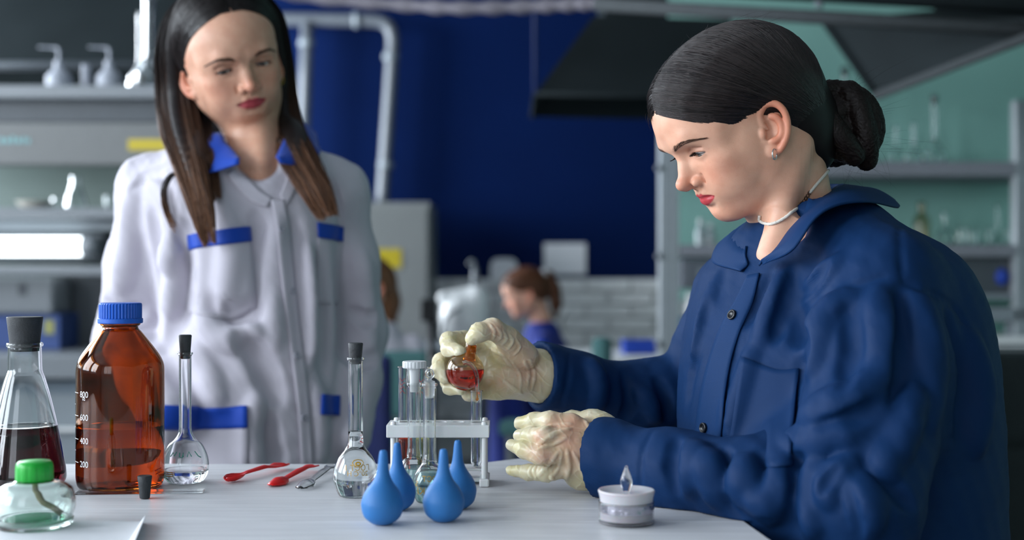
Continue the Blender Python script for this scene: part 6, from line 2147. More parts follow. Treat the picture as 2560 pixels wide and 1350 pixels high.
# bent side arm that drips into the test tube
arm = spline([P(1158, 908, 1.568), P(1166, 906, 1.5675), P(1178, 912, 1.5670), P(1187, 924, 1.568), P(1191.5, 940, 1.573), P(1192, 960, 1.582), P(1192.5, 978, 1.597)], 40)
v1, f1 = tube_vf(arm, 0.0030, 16, False); v2, f2 = tube_vf(arm, 0.0017, 16, False)
nn_ = len(v1)
f_ = f1 + [tuple(i + nn_ for i in q[::-1]) for q in f2] + [(k, (k + 1) % 16, nn_ + (k + 1) % 16, nn_ + k)[::-1] for k in range(16)] + [(nn_ - 16 + k, nn_ - 16 + (k + 1) % 16, 2 * nn_ - 16 + (k + 1) % 16, 2 * nn_ - 16 + k) for k in range(16)]
wparent(link('side_arm', mesh_np('side_arm', np.array(v1 + v2), f_), G_clear), pf)
tube('liquid_thread', arm[26:39], 0.0014, G_orange, pf, 10)

# --- dark swivel chair
oc = empty('office_chair', (0.52, 1.90, 0), 'dark green black office chair behind the seated woman', 'chair')
M_chair = mat('dark chair cloth', srgb(34, 44, 46), 0.8, var=0.1, scale=50, bump=0.3, bscale=600)
cs = SDF((0.28, 1.72, 0.40), (1.05, 2.05, 1.0), 0.006)
cc = P(2560, 1130, 1.86)
def cback(X, Y, Z):
    q = np.maximum(np.maximum(np.abs(X - 0.70) - 0.22, np.abs(Y - 1.88 - 0.25 * (X - 0.7) ** 2) - 0.028), np.abs(Z - 0.735) - 0.175)
    return q - 0.02
cs.apply(cs.lo, cs.lo + cs.h * np.array(cs.D.shape), cback, 'add', 0)
cs.cone((0.45, 1.835, 0.795), (0.95, 1.835, 0.79), 0.004, 0.004, mode='sub', k=0.012)
v, f = cs.mesh('b')
wparent(link('backrest', mesh_np('backrest', relax(v, f, 3), f), M_chair), oc)
bm = bmesh.new(); box(bm, np.array((0.20, 1.38, 0.42)), np.array((0.80, 1.84, 0.50)), 0.03, seg=3)
wparent(link('seat', bm_mesh('seat', bm), M_chair), oc)
tube('gas_column', [(0.52, 1.62, 0.10), (0.52, 1.62, 0.42)], 0.028, M_black, oc, 16)
tube('back_bracket', spline([(0.60, 1.80, 0.45), (0.66, 1.93, 0.48), (0.70, 1.93, 0.60)], 10), 0.02, M_black, oc, 10)
for k in range(5):
    a = 2 * math.pi * k / 5 + 0.3
    tube('base_leg', [(0.52, 1.62, 0.11), (0.52 + 0.28 * math.cos(a), 1.62 + 0.28 * math.sin(a), 0.075)], [0.024, 0.015], M_black, oc, 10)
    lathe_o = lathe('castor', smooth_prof([(0, -0.018), (0.024, -0.018), (0.03, -0.008), (0.03, 0.008), (0.024, 0.018), (0, 0.018)], 2), M_black, None, 18, (0.52 + 0.28 * math.cos(a), 1.62 + 0.28 * math.sin(a), 0.031), rot=(math.pi / 2, 0, a)); wparent(lathe_o, oc)
# trousers on the chair
ts = SDF((0.05, 1.25, 0.02), (0.75, 1.95, 0.68), 0.007)
for hip, knee, foot in (((0.46, 1.50, 0.60), (0.13, 1.36, 0.56), (0.16, 1.38, 0.08)), ((0.38, 1.70, 0.60), (0.10, 1.64, 0.56), (0.13, 1.64, 0.08))):
    ts.chain([hip, knee, mid(np.array(knee), np.array(foot), 0.5), foot], [0.085, 0.060, 0.052, 0.042], k=0.04)
    ts.cone((foot[0] + 0.03, foot[1], 0.055), (foot[0] - 0.03, foot[1] - 0.01, 0.05), 0.034, 0.030, k=0.02)
v, f = ts.mesh('t')
wparent(link('trousers', mesh_np('trousers', v, f), cloth_mat('dark trousers', srgb(30, 32, 40), 0.8, 0.1)), pw_root)
# ------------------------------------------------------------------ standing woman in the white coat
SD = 2.20
st = empty('person', P(615, 1000, SD) * np.array([1, 1, 0]), 'standing woman with long dark hair in white lab coat with blue trim', 'person')
M_coat = cloth_mat('white coat cotton', srgb(198, 193, 203), 0.75, 0.0, 800, 0.03, 0.25)
M_trim = cloth_mat('royal blue trim', srgb(12, 66, 172), 0.6, 0.2, 800, 0.05, 0.3)
cs = SDF(P(190, 1400, SD) * np.array([1, 0, 0]) + np.array([-0.03, 1.88, 0.42]), np.array([P(1000, 0, SD)[0], 2.62, P(0, 330, SD)[2]]), 0.0038)
yw = 0.14
def crow(py, px, hw, b, d=SD, yaw=yw):
    p = P(px, py, d); return (p[2], p[0], p[1], hw * SD / F, b, yaw)
CR = [crow(345, 620, 92, 0.058), crow(385, 615, 175, 0.078), crow(430, 608, 236, 0.092), crow(500, 604, 252, 0.105), crow(640, 615, 232, 0.122), crow(800, 625, 222, 0.125), crow(1000, 625, 228, 0.132), crow(1180, 628, 236, 0.14), crow(1420, 630, 250, 0.15)]
cs.zloft(CR, k=0.01)
A1, A2, A3 = P(382, 470, 2.215), P(322, 850, 2.25), P(420, 1030, 2.06)
cs.chain([P(480, 395, 2.21), A1, mid(A1, A2, 0.5), A2], [0.030, 0.054, 0.057, 0.058], k=0.03)
cs.chain([A2, mid(A2, A3, 0.5), A3], [0.056, 0.050, 0.042], k=0.025)
B1, B2, B3 = P(842, 478, 2.245), P(893, 830, 2.29), P(872, 1085, 2.18)
cs.chain([P(750, 400, 2.22), B1, mid(B1, B2, 0.5), B2], [0.030, 0.050, 0.052, 0.051], k=0.03)
cs.chain([B2, mid(B2, B3, 0.5), B3], [0.050, 0.045, 0.038], k=0.025)
# neck opening
N0, N1 = P(640, 385, 2.21), P(612, 255, 2.225)
cs.cone(mid(N0, N1, -0.1), mid(N0, N1, 1.4), 0.058, 0.062, mode='sub', k=0.01)
cs.chain([P(630, 330, 2.13), P(640, 385, 2.11), P(662, 435, 2.085), P(676, 480, 2.075)], [0.055, 0.042, 0.024, 0.010], mode='sub', k=0.008)
C_ = lambda *a, **k: fold(cs, *a, d0=1.7, d1=2.7, **k)
# folds of the coat
for pts, r, k, md in (
    ([(455, 560), (452, 640), (440, 720)], 0.007, 0.024, 'sub'), ([(470, 640), (455, 760), (418, 860)], 0.009, 0.026, 'sub'),
    ([(330, 470), (318, 600), (300, 720)], 0.008, 0.028, 'add'), ([(380, 540), (395, 640), (410, 720)], 0.006, 0.022, 'sub'),
    ([(420, 600), (430, 700), (425, 780)], 0.009, 0.022, 'add'), ([(255, 760), (300, 790), (350, 780)], 0.007, 0.020, 'sub'),
    ([(250, 830), (310, 850), (380, 840)], 0.008, 0.022, 'add'), ([(250, 880), (300, 910), (380, 900)], 0.007, 0.020, 'sub'),
    ([(550, 500), (575, 620), (560, 760)], 0.006, 0.026, 'add'), ([(640, 540), (660, 660), (655, 760)], 0.006, 0.024, 'sub'),
    ([(520, 760), (580, 800), (650, 770)], 0.008, 0.026, 'sub'), ([(500, 800), (570, 850), (640, 830)], 0.008, 0.026, 'add'),
    ([(600, 840), (650, 900), (690, 1000)], 0.007, 0.026, 'sub'), ([(480, 860), (520, 940), (540, 1010)], 0.007, 0.026, 'add'),
    ([(760, 620), (775, 760), (770, 900)], 0.008, 0.024, 'add'), ([(800, 640), (812, 780), (815, 940)], 0.008, 0.024, 'sub'),
    ([(845, 600), (850, 740), (850, 880)], 0.008, 0.024, 'sub'), ([(905, 640), (918, 760), (925, 880)], 0.007, 0.022, 'add'),
    ([(880, 780), (915, 800), (940, 790)], 0.005, 0.016, 'sub'), ([(860, 880), (900, 905), (940, 890)], 0.006, 0.018, 'sub'),
    ([(690, 560), (672, 700), (690, 860)], 0.005, 0.022, 'add'), ([(735, 560), (745, 700), (760, 900)], 0.006, 0.022, 'sub'),
    ([(660, 1040), (668, 1100), (690, 1160)], 0.008, 0.024, 'sub'), ([(640, 1000), (630, 1080), (640, 1160)], 0.007, 0.024, 'add'),
    ([(790, 960), (800, 1060), (795, 1160)], 0.007, 0.022, 'add'), ([(350, 440), (400, 420), (450, 410)], 0.003, 0.010, 'sub'),
    ([(330, 470), (390, 440), (430, 480), (440, 560)], 0.003, 0.010, 'sub'), ([(820, 440), (845, 500), (850, 590)], 0.003, 0.010, 'sub')):
    C_(pts, r, k=k, mode=md)
cs.plane((0, 0, 0.46), (0, 0, -1), 'sub')
cv, cf = cs.mesh('coat'); cn = vnormals(cv, cf)
cv = cv + cn * (0.0018 * wob(cv * np.array([1, 1, 0.45]), 0.035) + 0.0006 * wob(cv, 0.014))[:, None]
wparent(link('lab_coat', mesh_np('lab_coat', cv, cf), M_coat), st)

# skin
MS = frame(P(578, 168, SD), (math.sin(math.radians(27)), -math.cos(math.radians(27))), 13, roll=-16)
HSC = 1.08                                               # her head is a little larger than the sculpt's unit head
def unsc(p): return MS[1] + (np.asarray(p, float) - MS[1]) / HSC
def grow(o):
    T_ = Matrix.Translation(Vector(MS[1])) @ Matrix.Scale(HSC, 4) @ Matrix.Translation(-Vector(MS[1]))
    o.data.transform(T_)
    return o
h2 = SDF(MS[1] + np.array([-0.15, -0.16, -0.30]), MS[1] + np.array([0.16, 0.14, 0.16]), 0.0016)
add_head(h2, MS, dict(lid_up=0.0012, lid_lo=0.0052, jaw=0.98, chin_up=0.011, nose_tip=(0, 0.1015, -0.0195)))
h2.chain([to_world(MS, (0, -0.03, -0.02)), unsc(N1), unsc(N0), unsc(P(655, 450, 2.20))], [0.046, 0.042, 0.043, 0.058], k=0.03)
h2.ell(unsc(P(650, 460, 2.195)), (0.080, 0.060, 0.058), k=0.04)
h2.cone(to_world(MS, (-0.045, -0.02, -0.045)), unsc(P(655, 425, 2.125)), 0.011, 0.010, k=0.02)
sv, sf = h2.mesh('body'); me = mesh_np('body', sv, sf)
vcol(me, skin_paint(sv, MS, srgb(216, 168, 142), srgb(168, 44, 66)))
grow(wparent(link('body', me, skin_mat('skin')), st))
for sg in (-1, 1):
    grow(eyeball('eye', MS, sg, (0.25, 1, -0.38), srgb(70, 62, 56), st))
    grow(brow_hairs(MS, [(sg * 0.0115, 0.0985, 0.0225), (sg * 0.022, 0.0945, 0.0258), (sg * 0.035, 0.084, 0.0265), (sg * 0.047, 0.067, 0.0205)], 360, st, 'black brown hair', 0.007, 15 + sg, sdf=h2, spread=0.0032))
    e = EYE; L = []; rs = np.random.RandomState(3 + sg)
    for t in np.linspace(-0.95, 0.95, 60):
        w = max(0.0, 1 - t * t); x = e['u'] + 0.0148 * t
        zz = e['v'] + (0.0012 * w ** 0.7 - 0.0016 * (1 - w)) - 0.0012 * t
        yy = e['f'] + math.sqrt(max(1e-9, (e['r'] + 0.0017) ** 2 - (x - e['u']) ** 2 - (zz - e['v']) ** 2))
        out = np.array([sg * (0.35 * t), 0.9, -0.45 + rs.uniform(-0.1, 0.1)]); out /= np.linalg.norm(out)
        s_ = np.linspace(0, 1, 6)[:, None]
        L.append(np.array([sg * x, yy, zz]) + out * 0.008 * (0.6 + 0.4 * w) * s_ + np.array([0, 0, 0.0025]) * s_ ** 2)
    grow(strands('eyelashes', to_world(MS, np.array(L)), 0.00022, M_hair, st, np.tile(np.array(srgb(20, 16, 15)), (60 * 6, 1))))
# striped shirt edge inside the V
# hair
HF2 = [-0.25, -0.03, -0.012, 0.004, 0.018, 0.040, 0.060, 0.080, 0.098, 0.125]
HV2 = [-0.12, -0.12, -0.10, -0.03, 0.022, 0.050, 0.072, 0.094, 0.103, 0.110]
hl2 = lambda f: np.interp(f, HF2, HV2)
hg2 = SDF(MS[1] + np.array([-0.16, -0.15, -0.17]), MS[1] + np.array([0.16, 0.16, 0.17]), 0.0022)
def cap2(X, Y, Z):
    L = np.stack(np.broadcast_arrays(X, Y, Z), -1); H = hl2(Y)
    off = np.clip((Z - H) * 0.25, 0.0008, 0.0115)
    part = 0.003 * np.exp(-(X / 0.003) ** 2) * (Z > 0.06)
    return np.maximum(skull_d(L) - off + part, (H - Z) * 0.75)
hg2.apply(hg2.lo, hg2.lo + hg2.h * np.array(hg2.D.shape), cap2, 'add', 0, MS)
DK = np.array(srgb(26, 20, 20)); LT = np.array(srgb(146, 102, 74))
# hanging curtains of hair: guides as (pixel x, pixel y, depth), half width in metres
LOCKS = [
    ([(548, -30, 2.165), (492, -14, 2.150), (452, 36, 2.150), (434, 120, 2.165), (440, 240, 2.19), (452, 330, 2.15), (478, 430, 2.075), (502, 520, 2.045), (522, 610, 2.04)], [0.010, 0.018, 0.026, 0.030, 0.033, 0.034, 0.026, 0.020, 0.010], 900),
    ([(470, 120, 2.27), (462, 220, 2.25), (482, 310, 2.19), (500, 390, 2.11), (520, 450, 2.09), (540, 500, 2.075)], [0.03, 0.034, 0.034, 0.026, 0.018, 0.008], 420),
    ([(575, -34, 2.165), (632, -20, 2.190), (678, 36, 2.225), (698, 130, 2.245), (706, 230, 2.26), (712, 310, 2.22), (742, 390, 2.14), (785, 470, 2.095), (820, 545, 2.085)], [0.010, 0.016, 0.020, 0.022, 0.026, 0.032, 0.036, 0.032, 0.020], 950),
    ([(690, 180, 2.31), (700, 280, 2.29), (735, 360, 2.20), (775, 430, 2.13), (800, 500, 2.10)], [0.03, 0.034, 0.034, 0.028, 0.016], 360),
    ([(470, 420, 2.085), (430, 440, 2.085), (410, 480, 2.085), (418, 530, 2.09), (440, 575, 2.085)], [0.008, 0.006, 0.005, 0.004, 0.003], 70),
]
bk = SDF(MS[1] + np.array([-0.20, -0.24, -0.34]), MS[1] + np.array([0.24, 0.20, 0.18]), 0.0030)
for gd, wd, n in LOCKS[:4]:
    g3 = clear_of(cs, np.stack([P(*q) for q in gd]), 0.010)
    m_ = 40
    c3 = spline(g3, m_); w3 = np.interp(np.linspace(0, 1, m_), np.linspace(0, 1, len(wd)), wd)
    bk.chain(c3[:-8], (w3 * np.interp(np.linspace(0, 1, m_), [0, 0.5, 1], [0.5, 0.42, 0.12]))[:-8], k=0.012)
bk.chain([to_world(MS, (0, -0.055, 0.0)), P(600, 300, 2.31), P(610, 380, 2.34)], [0.062, 0.058, 0.05], k=0.03)
hv2, hf2 = hg2.mesh('hair'); me = mesh_np('hair', hv2, hf2); vcol(me, np.tile(DK, (len(hv2), 1)))
grow(wparent(link('hair', me, M_hair), st))
bv, bf = bk.mesh('hair_locks'); me = mesh_np('hair_locks', bv, bf)
tt = np.clip((P(0, 330, 2.1)[2] - bv[:, 2]) / 0.16, 0, 1)[:, None]
vcol(me, DK * (1 - 0.5 * tt) + LT * 0.35 * tt)
wparent(link('hair_locks', me, M_hair), st)
for i, (gd, wd, n) in enumerate(LOCKS):
    rs = np.random.RandomState(60 + i)
    m_ = 44
    c3 = spline(np.stack([P(*q) for q in gd]), m_)
    w3 = np.interp(np.linspace(0, 1, m_), np.linspace(0, 1, len(wd)), wd)
    th = rs.uniform(0, 2 * math.pi, n); rr = rs.rand(n) ** 0.42 * 1.05
    cl = rs.randint(0, 14, n); cth = rs.uniform(0, 6.28, 14)[cl]; crr = (0.5 + 0.7 * rs.rand(14))[cl]
    tcl = np.linspace(0, 1, m_)[None, :] ** 1.5 * 0.75                       # clumping towards the tips
    ox = (rr * np.cos(th))[:, None] * (1 - tcl) + (crr * np.cos(cth))[:, None] * tcl
    oy = (rr * np.sin(th))[:, None] * (1 - tcl) + (crr * np.sin(cth))[:, None] * tcl
    pth = c3[None] + np.stack([ox * w3[None], oy * w3[None] * 0.45, 0 * ox + 0.004 * np.sin(3 * ox)], -1)
    pth += 0.0018 * np.sin(np.linspace(0, 7, m_)[None, :, None] + rs.uniform(0, 6, (n, 1, 3)))
    cut = 1 - 0.22 * rs.rand(n) ** 2                                          # uneven ends
    ts_ = np.linspace(0, 1, m_)
    for q in range(n):
        for a in range(3): pth[q, :, a] = np.interp(ts_ * cut[q], ts_, pth[q, :, a])
    pth = clear_of(cs, pth, 0.003)
    tn = np.clip((ts_ - 0.45) / 0.55, 0, 1)[None, :, None] * rs.uniform(0.2, 1.0, (n, 1, 1))
    col = (DK * rs.uniform(0.7, 1.6, (n, 1, 1))) * (1 - tn) + LT * tn
    strands('hair_strands', pth, rs.uniform(0.0005, 0.0009, n), M_hair, st, col)
# strands over the cap, from the parting down to the sides
for side in (-1, 1):
    rs = np.random.RandomState(90 + side); n = 900
    f = rs.uniform(-0.05, 0.097, n); zt_ = np.interp(f, [-0.06, 0.0, 0.04, 0.075, 0.1], [0.115, 0.128, 0.118, 0.100, 0.098])
    s0 = np.stack([side * rs.uniform(0.001, 0.003, n), f, zt_], 1)
    ff = rs.uniform(-0.05, 0.0, n)
    s1 = np.stack([side * 0.075 * np.ones(n), np.minimum(ff, 0.004), -0.06 + 0.02 * rs.rand(n)], 1)
    t = np.linspace(0, 1, 18)
    pth = s0[:, None] * (1 - t)[None, :, None] + s1[:, None] * t[None, :, None]
    pth[..., 0] += side * 0.045 * np.sin(np.pi * t)[None]
    pth[..., 1] -= 0.018 * np.sin(np.pi * t)[None] * (f > 0.03)[:, None] * 0
    H = hl2(pth[..., 1]); pth[..., 2] = np.maximum(pth[..., 2], np.minimum(H + 0.001, 0.2))
    off = np.clip((pth[..., 2] - H) * 0.25, 0.0008, 0.0115) + rs.uniform(-0.0002, 0.001, n)[:, None]
    Q_ = push_out(pth, off)
    grow(strands('hair_strands', to_world(MS, Q_), rs.uniform(0.0004, 0.0006, n), M_hairs, st, DK * rs.uniform(0.6, 1.7, (n, 1, 1)) * np.ones((1, 18, 1))))
# earring
c = MS[1] + HSC * (to_world(MS, (-0.0735, 0.006, -0.036)) - MS[1]); t = np.linspace(0, 2 * math.pi, 24)
tube('earring', np.stack([c[0] + 0.004 * np.cos(t), c[1] + 0.004 * np.cos(t), c[2] + 0.007 * np.sin(t)], 1), 0.0011, mat('gold', srgb(210, 160, 70), 0.25, 1.0), st, 8)

# blue collar and the white lapel edge
def sgrid(A, B, n, k, off, nm, m, th=0.0028, it=3, bul=0.004):
    sheet(nm, clear_of(cs, grid_between(A, B, n, k, bul), off), th, m, st, it)
sgrid([(500, 300, 2.30), (520, 318, 2.22), (552, 345, 2.15), (580, 372, 2.115), (600, 398, 2.09)], [(452, 335, 2.29), (470, 372, 2.20), (492, 420, 2.13), (522, 432, 2.085), (598, 410, 2.072)], 22, 9, 0.0045, 'collar', M_trim)
sgrid([(742, 300, 2.32), (728, 320, 2.25), (712, 345, 2.18), (700, 372, 2.135), (690, 395, 2.11)], [(790, 335, 2.31), (795, 365, 2.24), (790, 400, 2.18), (765, 415, 2.135), (700, 408, 2.10)], 22, 9, 0.0045, 'collar', M_trim)
pt = lambda *a, **k: patch(cs, *a, d0=1.7, d1=2.7, **k)
pt('pocket_trim', [(473, 587), (520, 580), (570, 573), (622, 567)], [(476, 624), (522, 617), (572, 611), (625, 604)], 18, 6, 0.0045, 0.002, M_trim, st)
pt('chest_pocket', [(476, 618), (522, 612), (572, 606), (625, 600)], [(470, 780), (520, 794), (580, 800), (640, 768)], 16, 14, 0.0026, 0.002, M_coat, st)
pt('pocket_trim', [(790, 556), (815, 560), (858, 566)], [(792, 594), (816, 598), (858, 602)], 12, 6, 0.0045, 0.002, M_trim, st)
pt('chest_pocket', [(792, 594), (816, 598), (856, 602)], [(788, 760), (815, 762), (846, 760)], 10, 12, 0.0026, 0.002, M_coat, st)
pt('pocket_trim', [(404, 1014), (470, 1016), (545, 1017), (620, 1015)], [(404, 1070), (470, 1072), (545, 1072), (620, 1070)], 18, 6, 0.0045, 0.002, M_trim, st)
pt('hip_pocket', [(404, 1066), (470, 1068), (545, 1068), (620, 1066)], [(404, 1230), (470, 1232), (545, 1232), (620, 1230)], 14, 12, 0.0026, 0.002, M_coat, st)
pt('pocket_trim', [(802, 986), (826, 988), (850, 990)], [(800, 1036), (826, 1039), (850, 1041)], 8, 6, 0.0045, 0.002, M_trim, st)
pt('placket', [(676, 500), (690, 580), (700, 680), (712, 780), (728, 900), (742, 1020), (752, 1170)], [(712, 500), (724, 580), (734, 680), (746, 780), (760, 900), (774, 1020), (784, 1170)], 36, 5, 0.0028, 0.002, M_coat, st)
pt('lapel', [(588, 418), (622, 450), (652, 478), (680, 496)], [(566, 436), (598, 476), (632, 506), (668, 520)], 16, 6, 0.0026, 0.0016, M_coat, st)
pt('lapel', [(722, 415), (716, 440), (708, 465), (698, 490)], [(748, 428), (742, 458), (732, 488), (716, 515)], 16, 6, 0.0026, 0.0016, M_coat, st)
M_btn2 = mat('pale grey button', srgb(170, 168, 180), 0.35, var=0.05)
for x, y in ((700, 575), (728, 728), (738, 890), (758, 1045)):
    h = cs.hit(x, y, 1.7, 2.7)
    if h is not None: disc('button', h + cs.grad(h) * 0.004, cs.grad(h), 0.006, 0.0025, M_btn2, st)
h = cs.hit(838, 985, 1.7, 2.7)
# trousers and shoes
ts = SDF((P(470, 0, SD)[0], 1.98, 0.0), (P(780, 0, SD)[0], 2.40, 0.62), 0.007)
for x in (570, 680):
    c = P(x, 0, SD)
    ts.chain([(c[0], 2.2, 0.55), (c[0], 2.2, 0.40), (c[0], 2.21, 0.10)], [0.075, 0.06, 0.045], k=0.03)
    ts.cone((c[0], 2.22, 0.045), (c[0] + 0.01, 2.09, 0.035), 0.042, 0.034, k=0.02)
v, f = ts.mesh('t'); v[:, 2] = np.maximum(v[:, 2], 0.001)
wparent(link('trousers', mesh_np('trousers', v, f), cloth_mat('dark trousers', srgb(30, 32, 40), 0.8, 0.1)), st)

# ------------------------------------------------------------------ people at the back (far out of focus)
def far_person(root, hx, hy, d, fwd, pitch, hair_c, coat_m, sitting, tail=True, scale=0.95):
    M_ = frame(P(hx, hy, d), fwd, pitch)
    M_ = (M_[0] * scale, M_[1])
    Mr = (M_[0] / scale, M_[1])
    h_ = SDF(M_[1] + np.array([-0.17, -0.17, -0.26]), M_[1] + np.array([0.17, 0.17, 0.16]), 0.003)
    add_head(h_, Mr, dict(lid_up=0.003, lid_lo=0.004))
    h_.chain([to_world(Mr, (0, -0.03, -0.02)), to_world(Mr, (0, -0.035, -0.12)), to_world(Mr, (0, -0.03, -0.19))], [0.045, 0.042, 0.06], k=0.03)
    v, f = h_.mesh('body'); me = mesh_np('body', v, f); vcol(me, skin_paint(v, Mr, srgb(224, 172, 148), srgb(190, 90, 90)))
    wparent(link('body', me, skin_mat('skin')), root)
    for sg in (-1, 1): eyeball('eye', Mr, sg, (0, 1, -0.2), srgb(80, 70, 60), root)
    g_ = SDF(M_[1] + np.array([-0.2, -0.2, -0.30]), M_[1] + np.array([0.24, 0.2, 0.17]), 0.004)
    def cp(X, Y, Z):
        L = np.stack(np.broadcast_arrays(X, Y, Z), -1); H = np.interp(Y, HF, HV)
        return np.maximum(skull_d(L) - np.clip((Z - H) * 0.25, 0.001, 0.010), (H - Z) * 0.8)
    g_.apply(g_.lo, g_.lo + g_.h * np.array(g_.D.shape), cp, 'add', 0, Mr)
    if tail:
        g_.chain([to_world(Mr, q) for q in ((0, -0.085, 0.07), (0, -0.115, 0.06), (0, -0.125, 0.0), (0, -0.118, -0.07), (0, -0.10, -0.13))], [0.022, 0.026, 0.030, 0.026, 0.010], k=0.015)
    else:
        g_.chain([to_world(Mr, q) for q in ((0, -0.05, 0.02), (0, -0.06, -0.06), (0, -0.05, -0.14))], [0.07, 0.065, 0.05], k=0.02)
    v, f = g_.mesh('hair'); me = mesh_np('hair', v, f); vcol(me, np.tile(np.array(hair_c), (len(v), 1)))
    wparent(link('hair', me, M_hair), root)
    return Mr


gr = empty('person', base_of(1305, 5.8), 'girl with a brown ponytail in navy sitting far behind', 'person', rotz=0)
Mg = far_person(gr, 1318, 738, 5.8, (-1, -0.12), 14, srgb(86, 52, 34), None, True)
M_navyg = cloth_mat('navy overall', srgb(24, 44, 130), 0.7, 0.2)
gs = SDF((-0.32, 5.50, 0.0), (0.40, 6.12, 0.92), 0.007)
nb = to_world(Mg, (0, -0.03, -0.17))
gs.chain([nb + (0, 0, -0.03), nb + (0.015, 0, -0.16), nb + (0.01, 0, -0.34)], [0.085, 0.125, 0.13], k=0.04)
for s_ in (-1, 1):
    gs.chain([nb + (0.0, s_ * 0.12, -0.06), nb + (-0.02, s_ * 0.17, -0.24), nb + (-0.17, s_ * 0.12, -0.27)], [0.055, 0.05, 0.035], k=0.03)
    gs.chain([nb + (0.0, s_ * 0.07, -0.38), nb + (-0.24, s_ * 0.09, -0.38), nb + (-0.22, s_ * 0.09, -0.66)], [0.085, 0.065, 0.055], k=0.03)
gs.cone(P(1265, 1010, 5.62), P(1275, 1150, 5.62), 0.09, 0.11, k=0.04)
v, f = gs.mesh('o'); v[:, 2] = np.maximum(v[:, 2], 0.002)
wparent(link('navy_overall', mesh_np('navy_overall', v, f), M_navyg), gr)
o = tube('hair_band', to_world(Mg, np.array([(0.026 * math.cos(a), -0.100, 0.068 + 0.026 * math.sin(a)) for a in np.linspace(0, 6.28, 16)])), 0.008, M_paper, gr, 8)
for s_ in (-1, 1):
    q = nb + np.array([-0.20, s_ * 0.11, -0.275])
    hh = SDF(q - 0.08, q + 0.08, 0.004)
    hh.ell(q, (0.035, 0.028, 0.014), k=0.01)
    for j in range(4): hh.cone(q + (-0.02, (j - 1.5) * 0.013, 0), q + (-0.065 + 0.006 * abs(j - 1.5), (j - 1.5) * 0.015, -0.012), 0.008, 0.006, k=0.004)
    hh.cone(q + (0, -s_ * 0.02, 0), q + (-0.03, -s_ * 0.04, -0.006), 0.009, 0.007, k=0.005)
    v, f = hh.mesh('h'); me = mesh_np('hand', v, f); vcol(me, np.tile(np.array(srgb(224, 172, 148)), (len(v), 1)))
    wparent(link('hand', me, skin_mat('skin')), gr)
gc = back_chair('blue_chair', 1345, 5.8, 0.36, 0.74, 'bright blue chair the ponytailed girl sits on', -1.45)
gc['group'] = 'chairs of the girls'
for c_ in gc.children:
    if c_.name.startswith(('backrest', 'seat')): c_.data.materials[0] = M_bluepl

g2r = empty('person', base_of(930, 4.95), 'person in a white coat half hidden behind the standing woman\'s arm', 'person')
Mh = far_person(g2r, 922, 724, 4.95, (-0.75, -0.6), 8, srgb(110, 74, 50), None, True, tail=False)
wc = SDF((-0.90, 4.62, 0.0), (-0.22, 5.30, 1.0), 0.007)
nb = to_world(Mh, (0, -0.03, -0.17))
wc.chain([nb + (0, 0, -0.02), nb + (0.01, 0, -0.15), nb + (0.0, 0, -0.36)], [0.08, 0.125, 0.13], k=0.04)
for s_ in (-1, 1):
    wc.chain([nb + (s_ * 0.12, 0.02 * s_, -0.06), nb + (s_ * 0.15, -0.04, -0.25), nb + (s_ * 0.06, -0.2, -0.28)], [0.052, 0.048, 0.035], k=0.03)
    wc.chain([nb + (s_ * 0.07, 0, -0.38), nb + (s_ * 0.09 - 0.15, -0.2, -0.40), nb + (s_ * 0.09 - 0.15, -0.2, -0.66)], [0.08, 0.062, 0.05], k=0.03)
v, f = wc.mesh('o'); v[:, 2] = np.maximum(v[:, 2], 0.002)
wparent(link('white_coat', mesh_np('white_coat', v, f), M_coat), g2r)

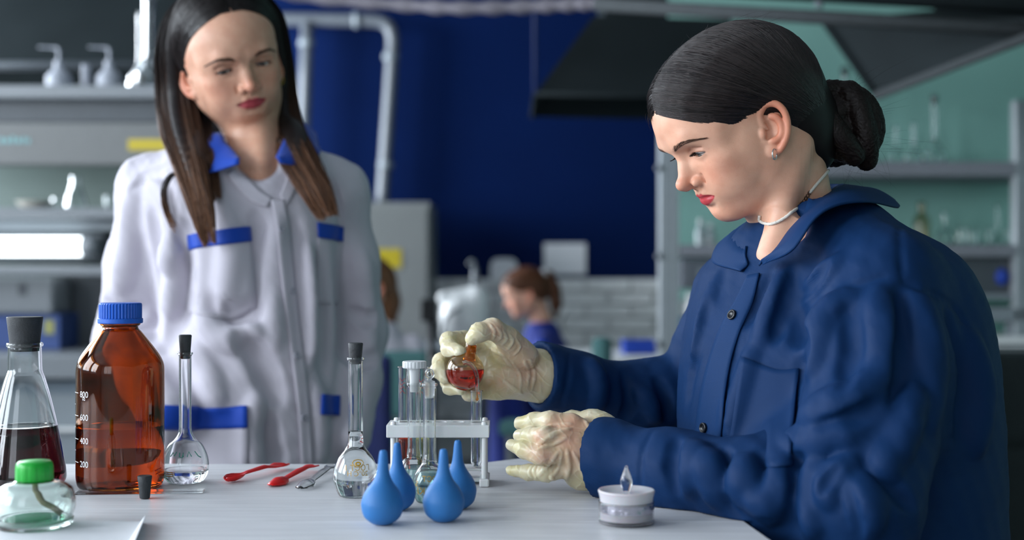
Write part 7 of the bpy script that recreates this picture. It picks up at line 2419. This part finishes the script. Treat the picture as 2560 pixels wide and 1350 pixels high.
# --- dark hood above the fume cupboard
hd = empty('exhaust_hood', P(150, 165, 5.2), 'wide dark exhaust hood over the fume cupboard at the left', 'hood')
A, B = P(-420, 168, 4.95), P(520, 162, 4.95)
A2, B2 = P(-300, -60, 5.0), P(400, -60, 5.0)
v = [A, B, B2 + (0, 0.3, 0), A2 + (0, 0.3, 0)]; back = [A + (0, 0.9, 0), B + (0, 0.9, 0), B2 + (0, 0.6, 0), A2 + (0, 0.6, 0)]
o = link('canopy', mesh_np('canopy', np.array(v + back), [(0, 1, 2, 3), (5, 4, 7, 6), (4, 0, 3, 7), (1, 5, 6, 2), (3, 2, 6, 7)]), M_hood, smooth=False); wparent(o, hd)
tube('rim', [A, B], 0.018, M_dgrey, hd, 8)
mbox('flue', (A2[0] + 0.3, 5.35, A2[2] - 0.02), (B2[0] - 0.3, 5.6, 3.15), M_hood, hd)

# ------------------------------------------------------------------ small parts go under the part they belong to
def kid(root, stem):
    for c in root.children:
        if c.name.split('.')[0] == stem: return c


def nest(root, stem, names, flat=False):
    host = kid(root, stem)
    for c in list(root.children):
        if c.name.split('.')[0] in names and c is not host:
            if flat: c.parent = host
            else: wparent(c, host)


nest(pw_root, 'jacket', ('collar', 'collar_stand', 'placket', 'chest_pocket', 'button'))
nest(pw_root, 'hair', ('hair_strands', 'flyaway_hairs', 'hair_tie', 'hair_bun'))
nest(st, 'lab_coat', ('collar', 'lapel', 'pocket_trim', 'chest_pocket', 'hip_pocket', 'placket', 'button'))
nest(st, 'hair', ('hair_strands', 'hair_locks'))
for o in list(COL.objects):
    if o.type == 'EMPTY' and o.name.split('.')[0] in ('amber_bottle', 'volumetric_flask', 'test_tube'):
        nest(o, 'glass_body', ('scale_number', 'scale_line', 'scale_mark', 'pen_mark', 'gold_print', 'gold_badge', 'green_writing', 'red_writing'), True)
for root, stem, text in ((am, 'screw_cap', 'ribbed blue screw cap'), (am, 'glass_body', 'brown amber glass'), (sl_, 'cap', 'green ribbed plastic cap'), (sl_, 'wick', 'twisted cotton wick'), (pw_root, 'jacket', 'navy cotton jacket'),
                         (pw_root, 'hair', 'sleek black brown hair tied back'), (pw_root, 'earring', 'small silver hoop earring'), (pw_root, 'necklace', 'thin white bead necklace'), (st, 'lab_coat', 'white coat with blue trim'), (st, 'hair', 'long straight dark hair'),
                         (tl, 'flame_tip', 'clear plastic flame tip'), (tl, 'foil_band', 'silver foil band'), (pf, 'liquid', 'bright red liquid')):
    c = kid(root, stem)
    if c is not None: c['label'] = text
for c in pw_root.children:
    if c.name.startswith('glove'): c['label'] = 'pale wrinkled latex glove'
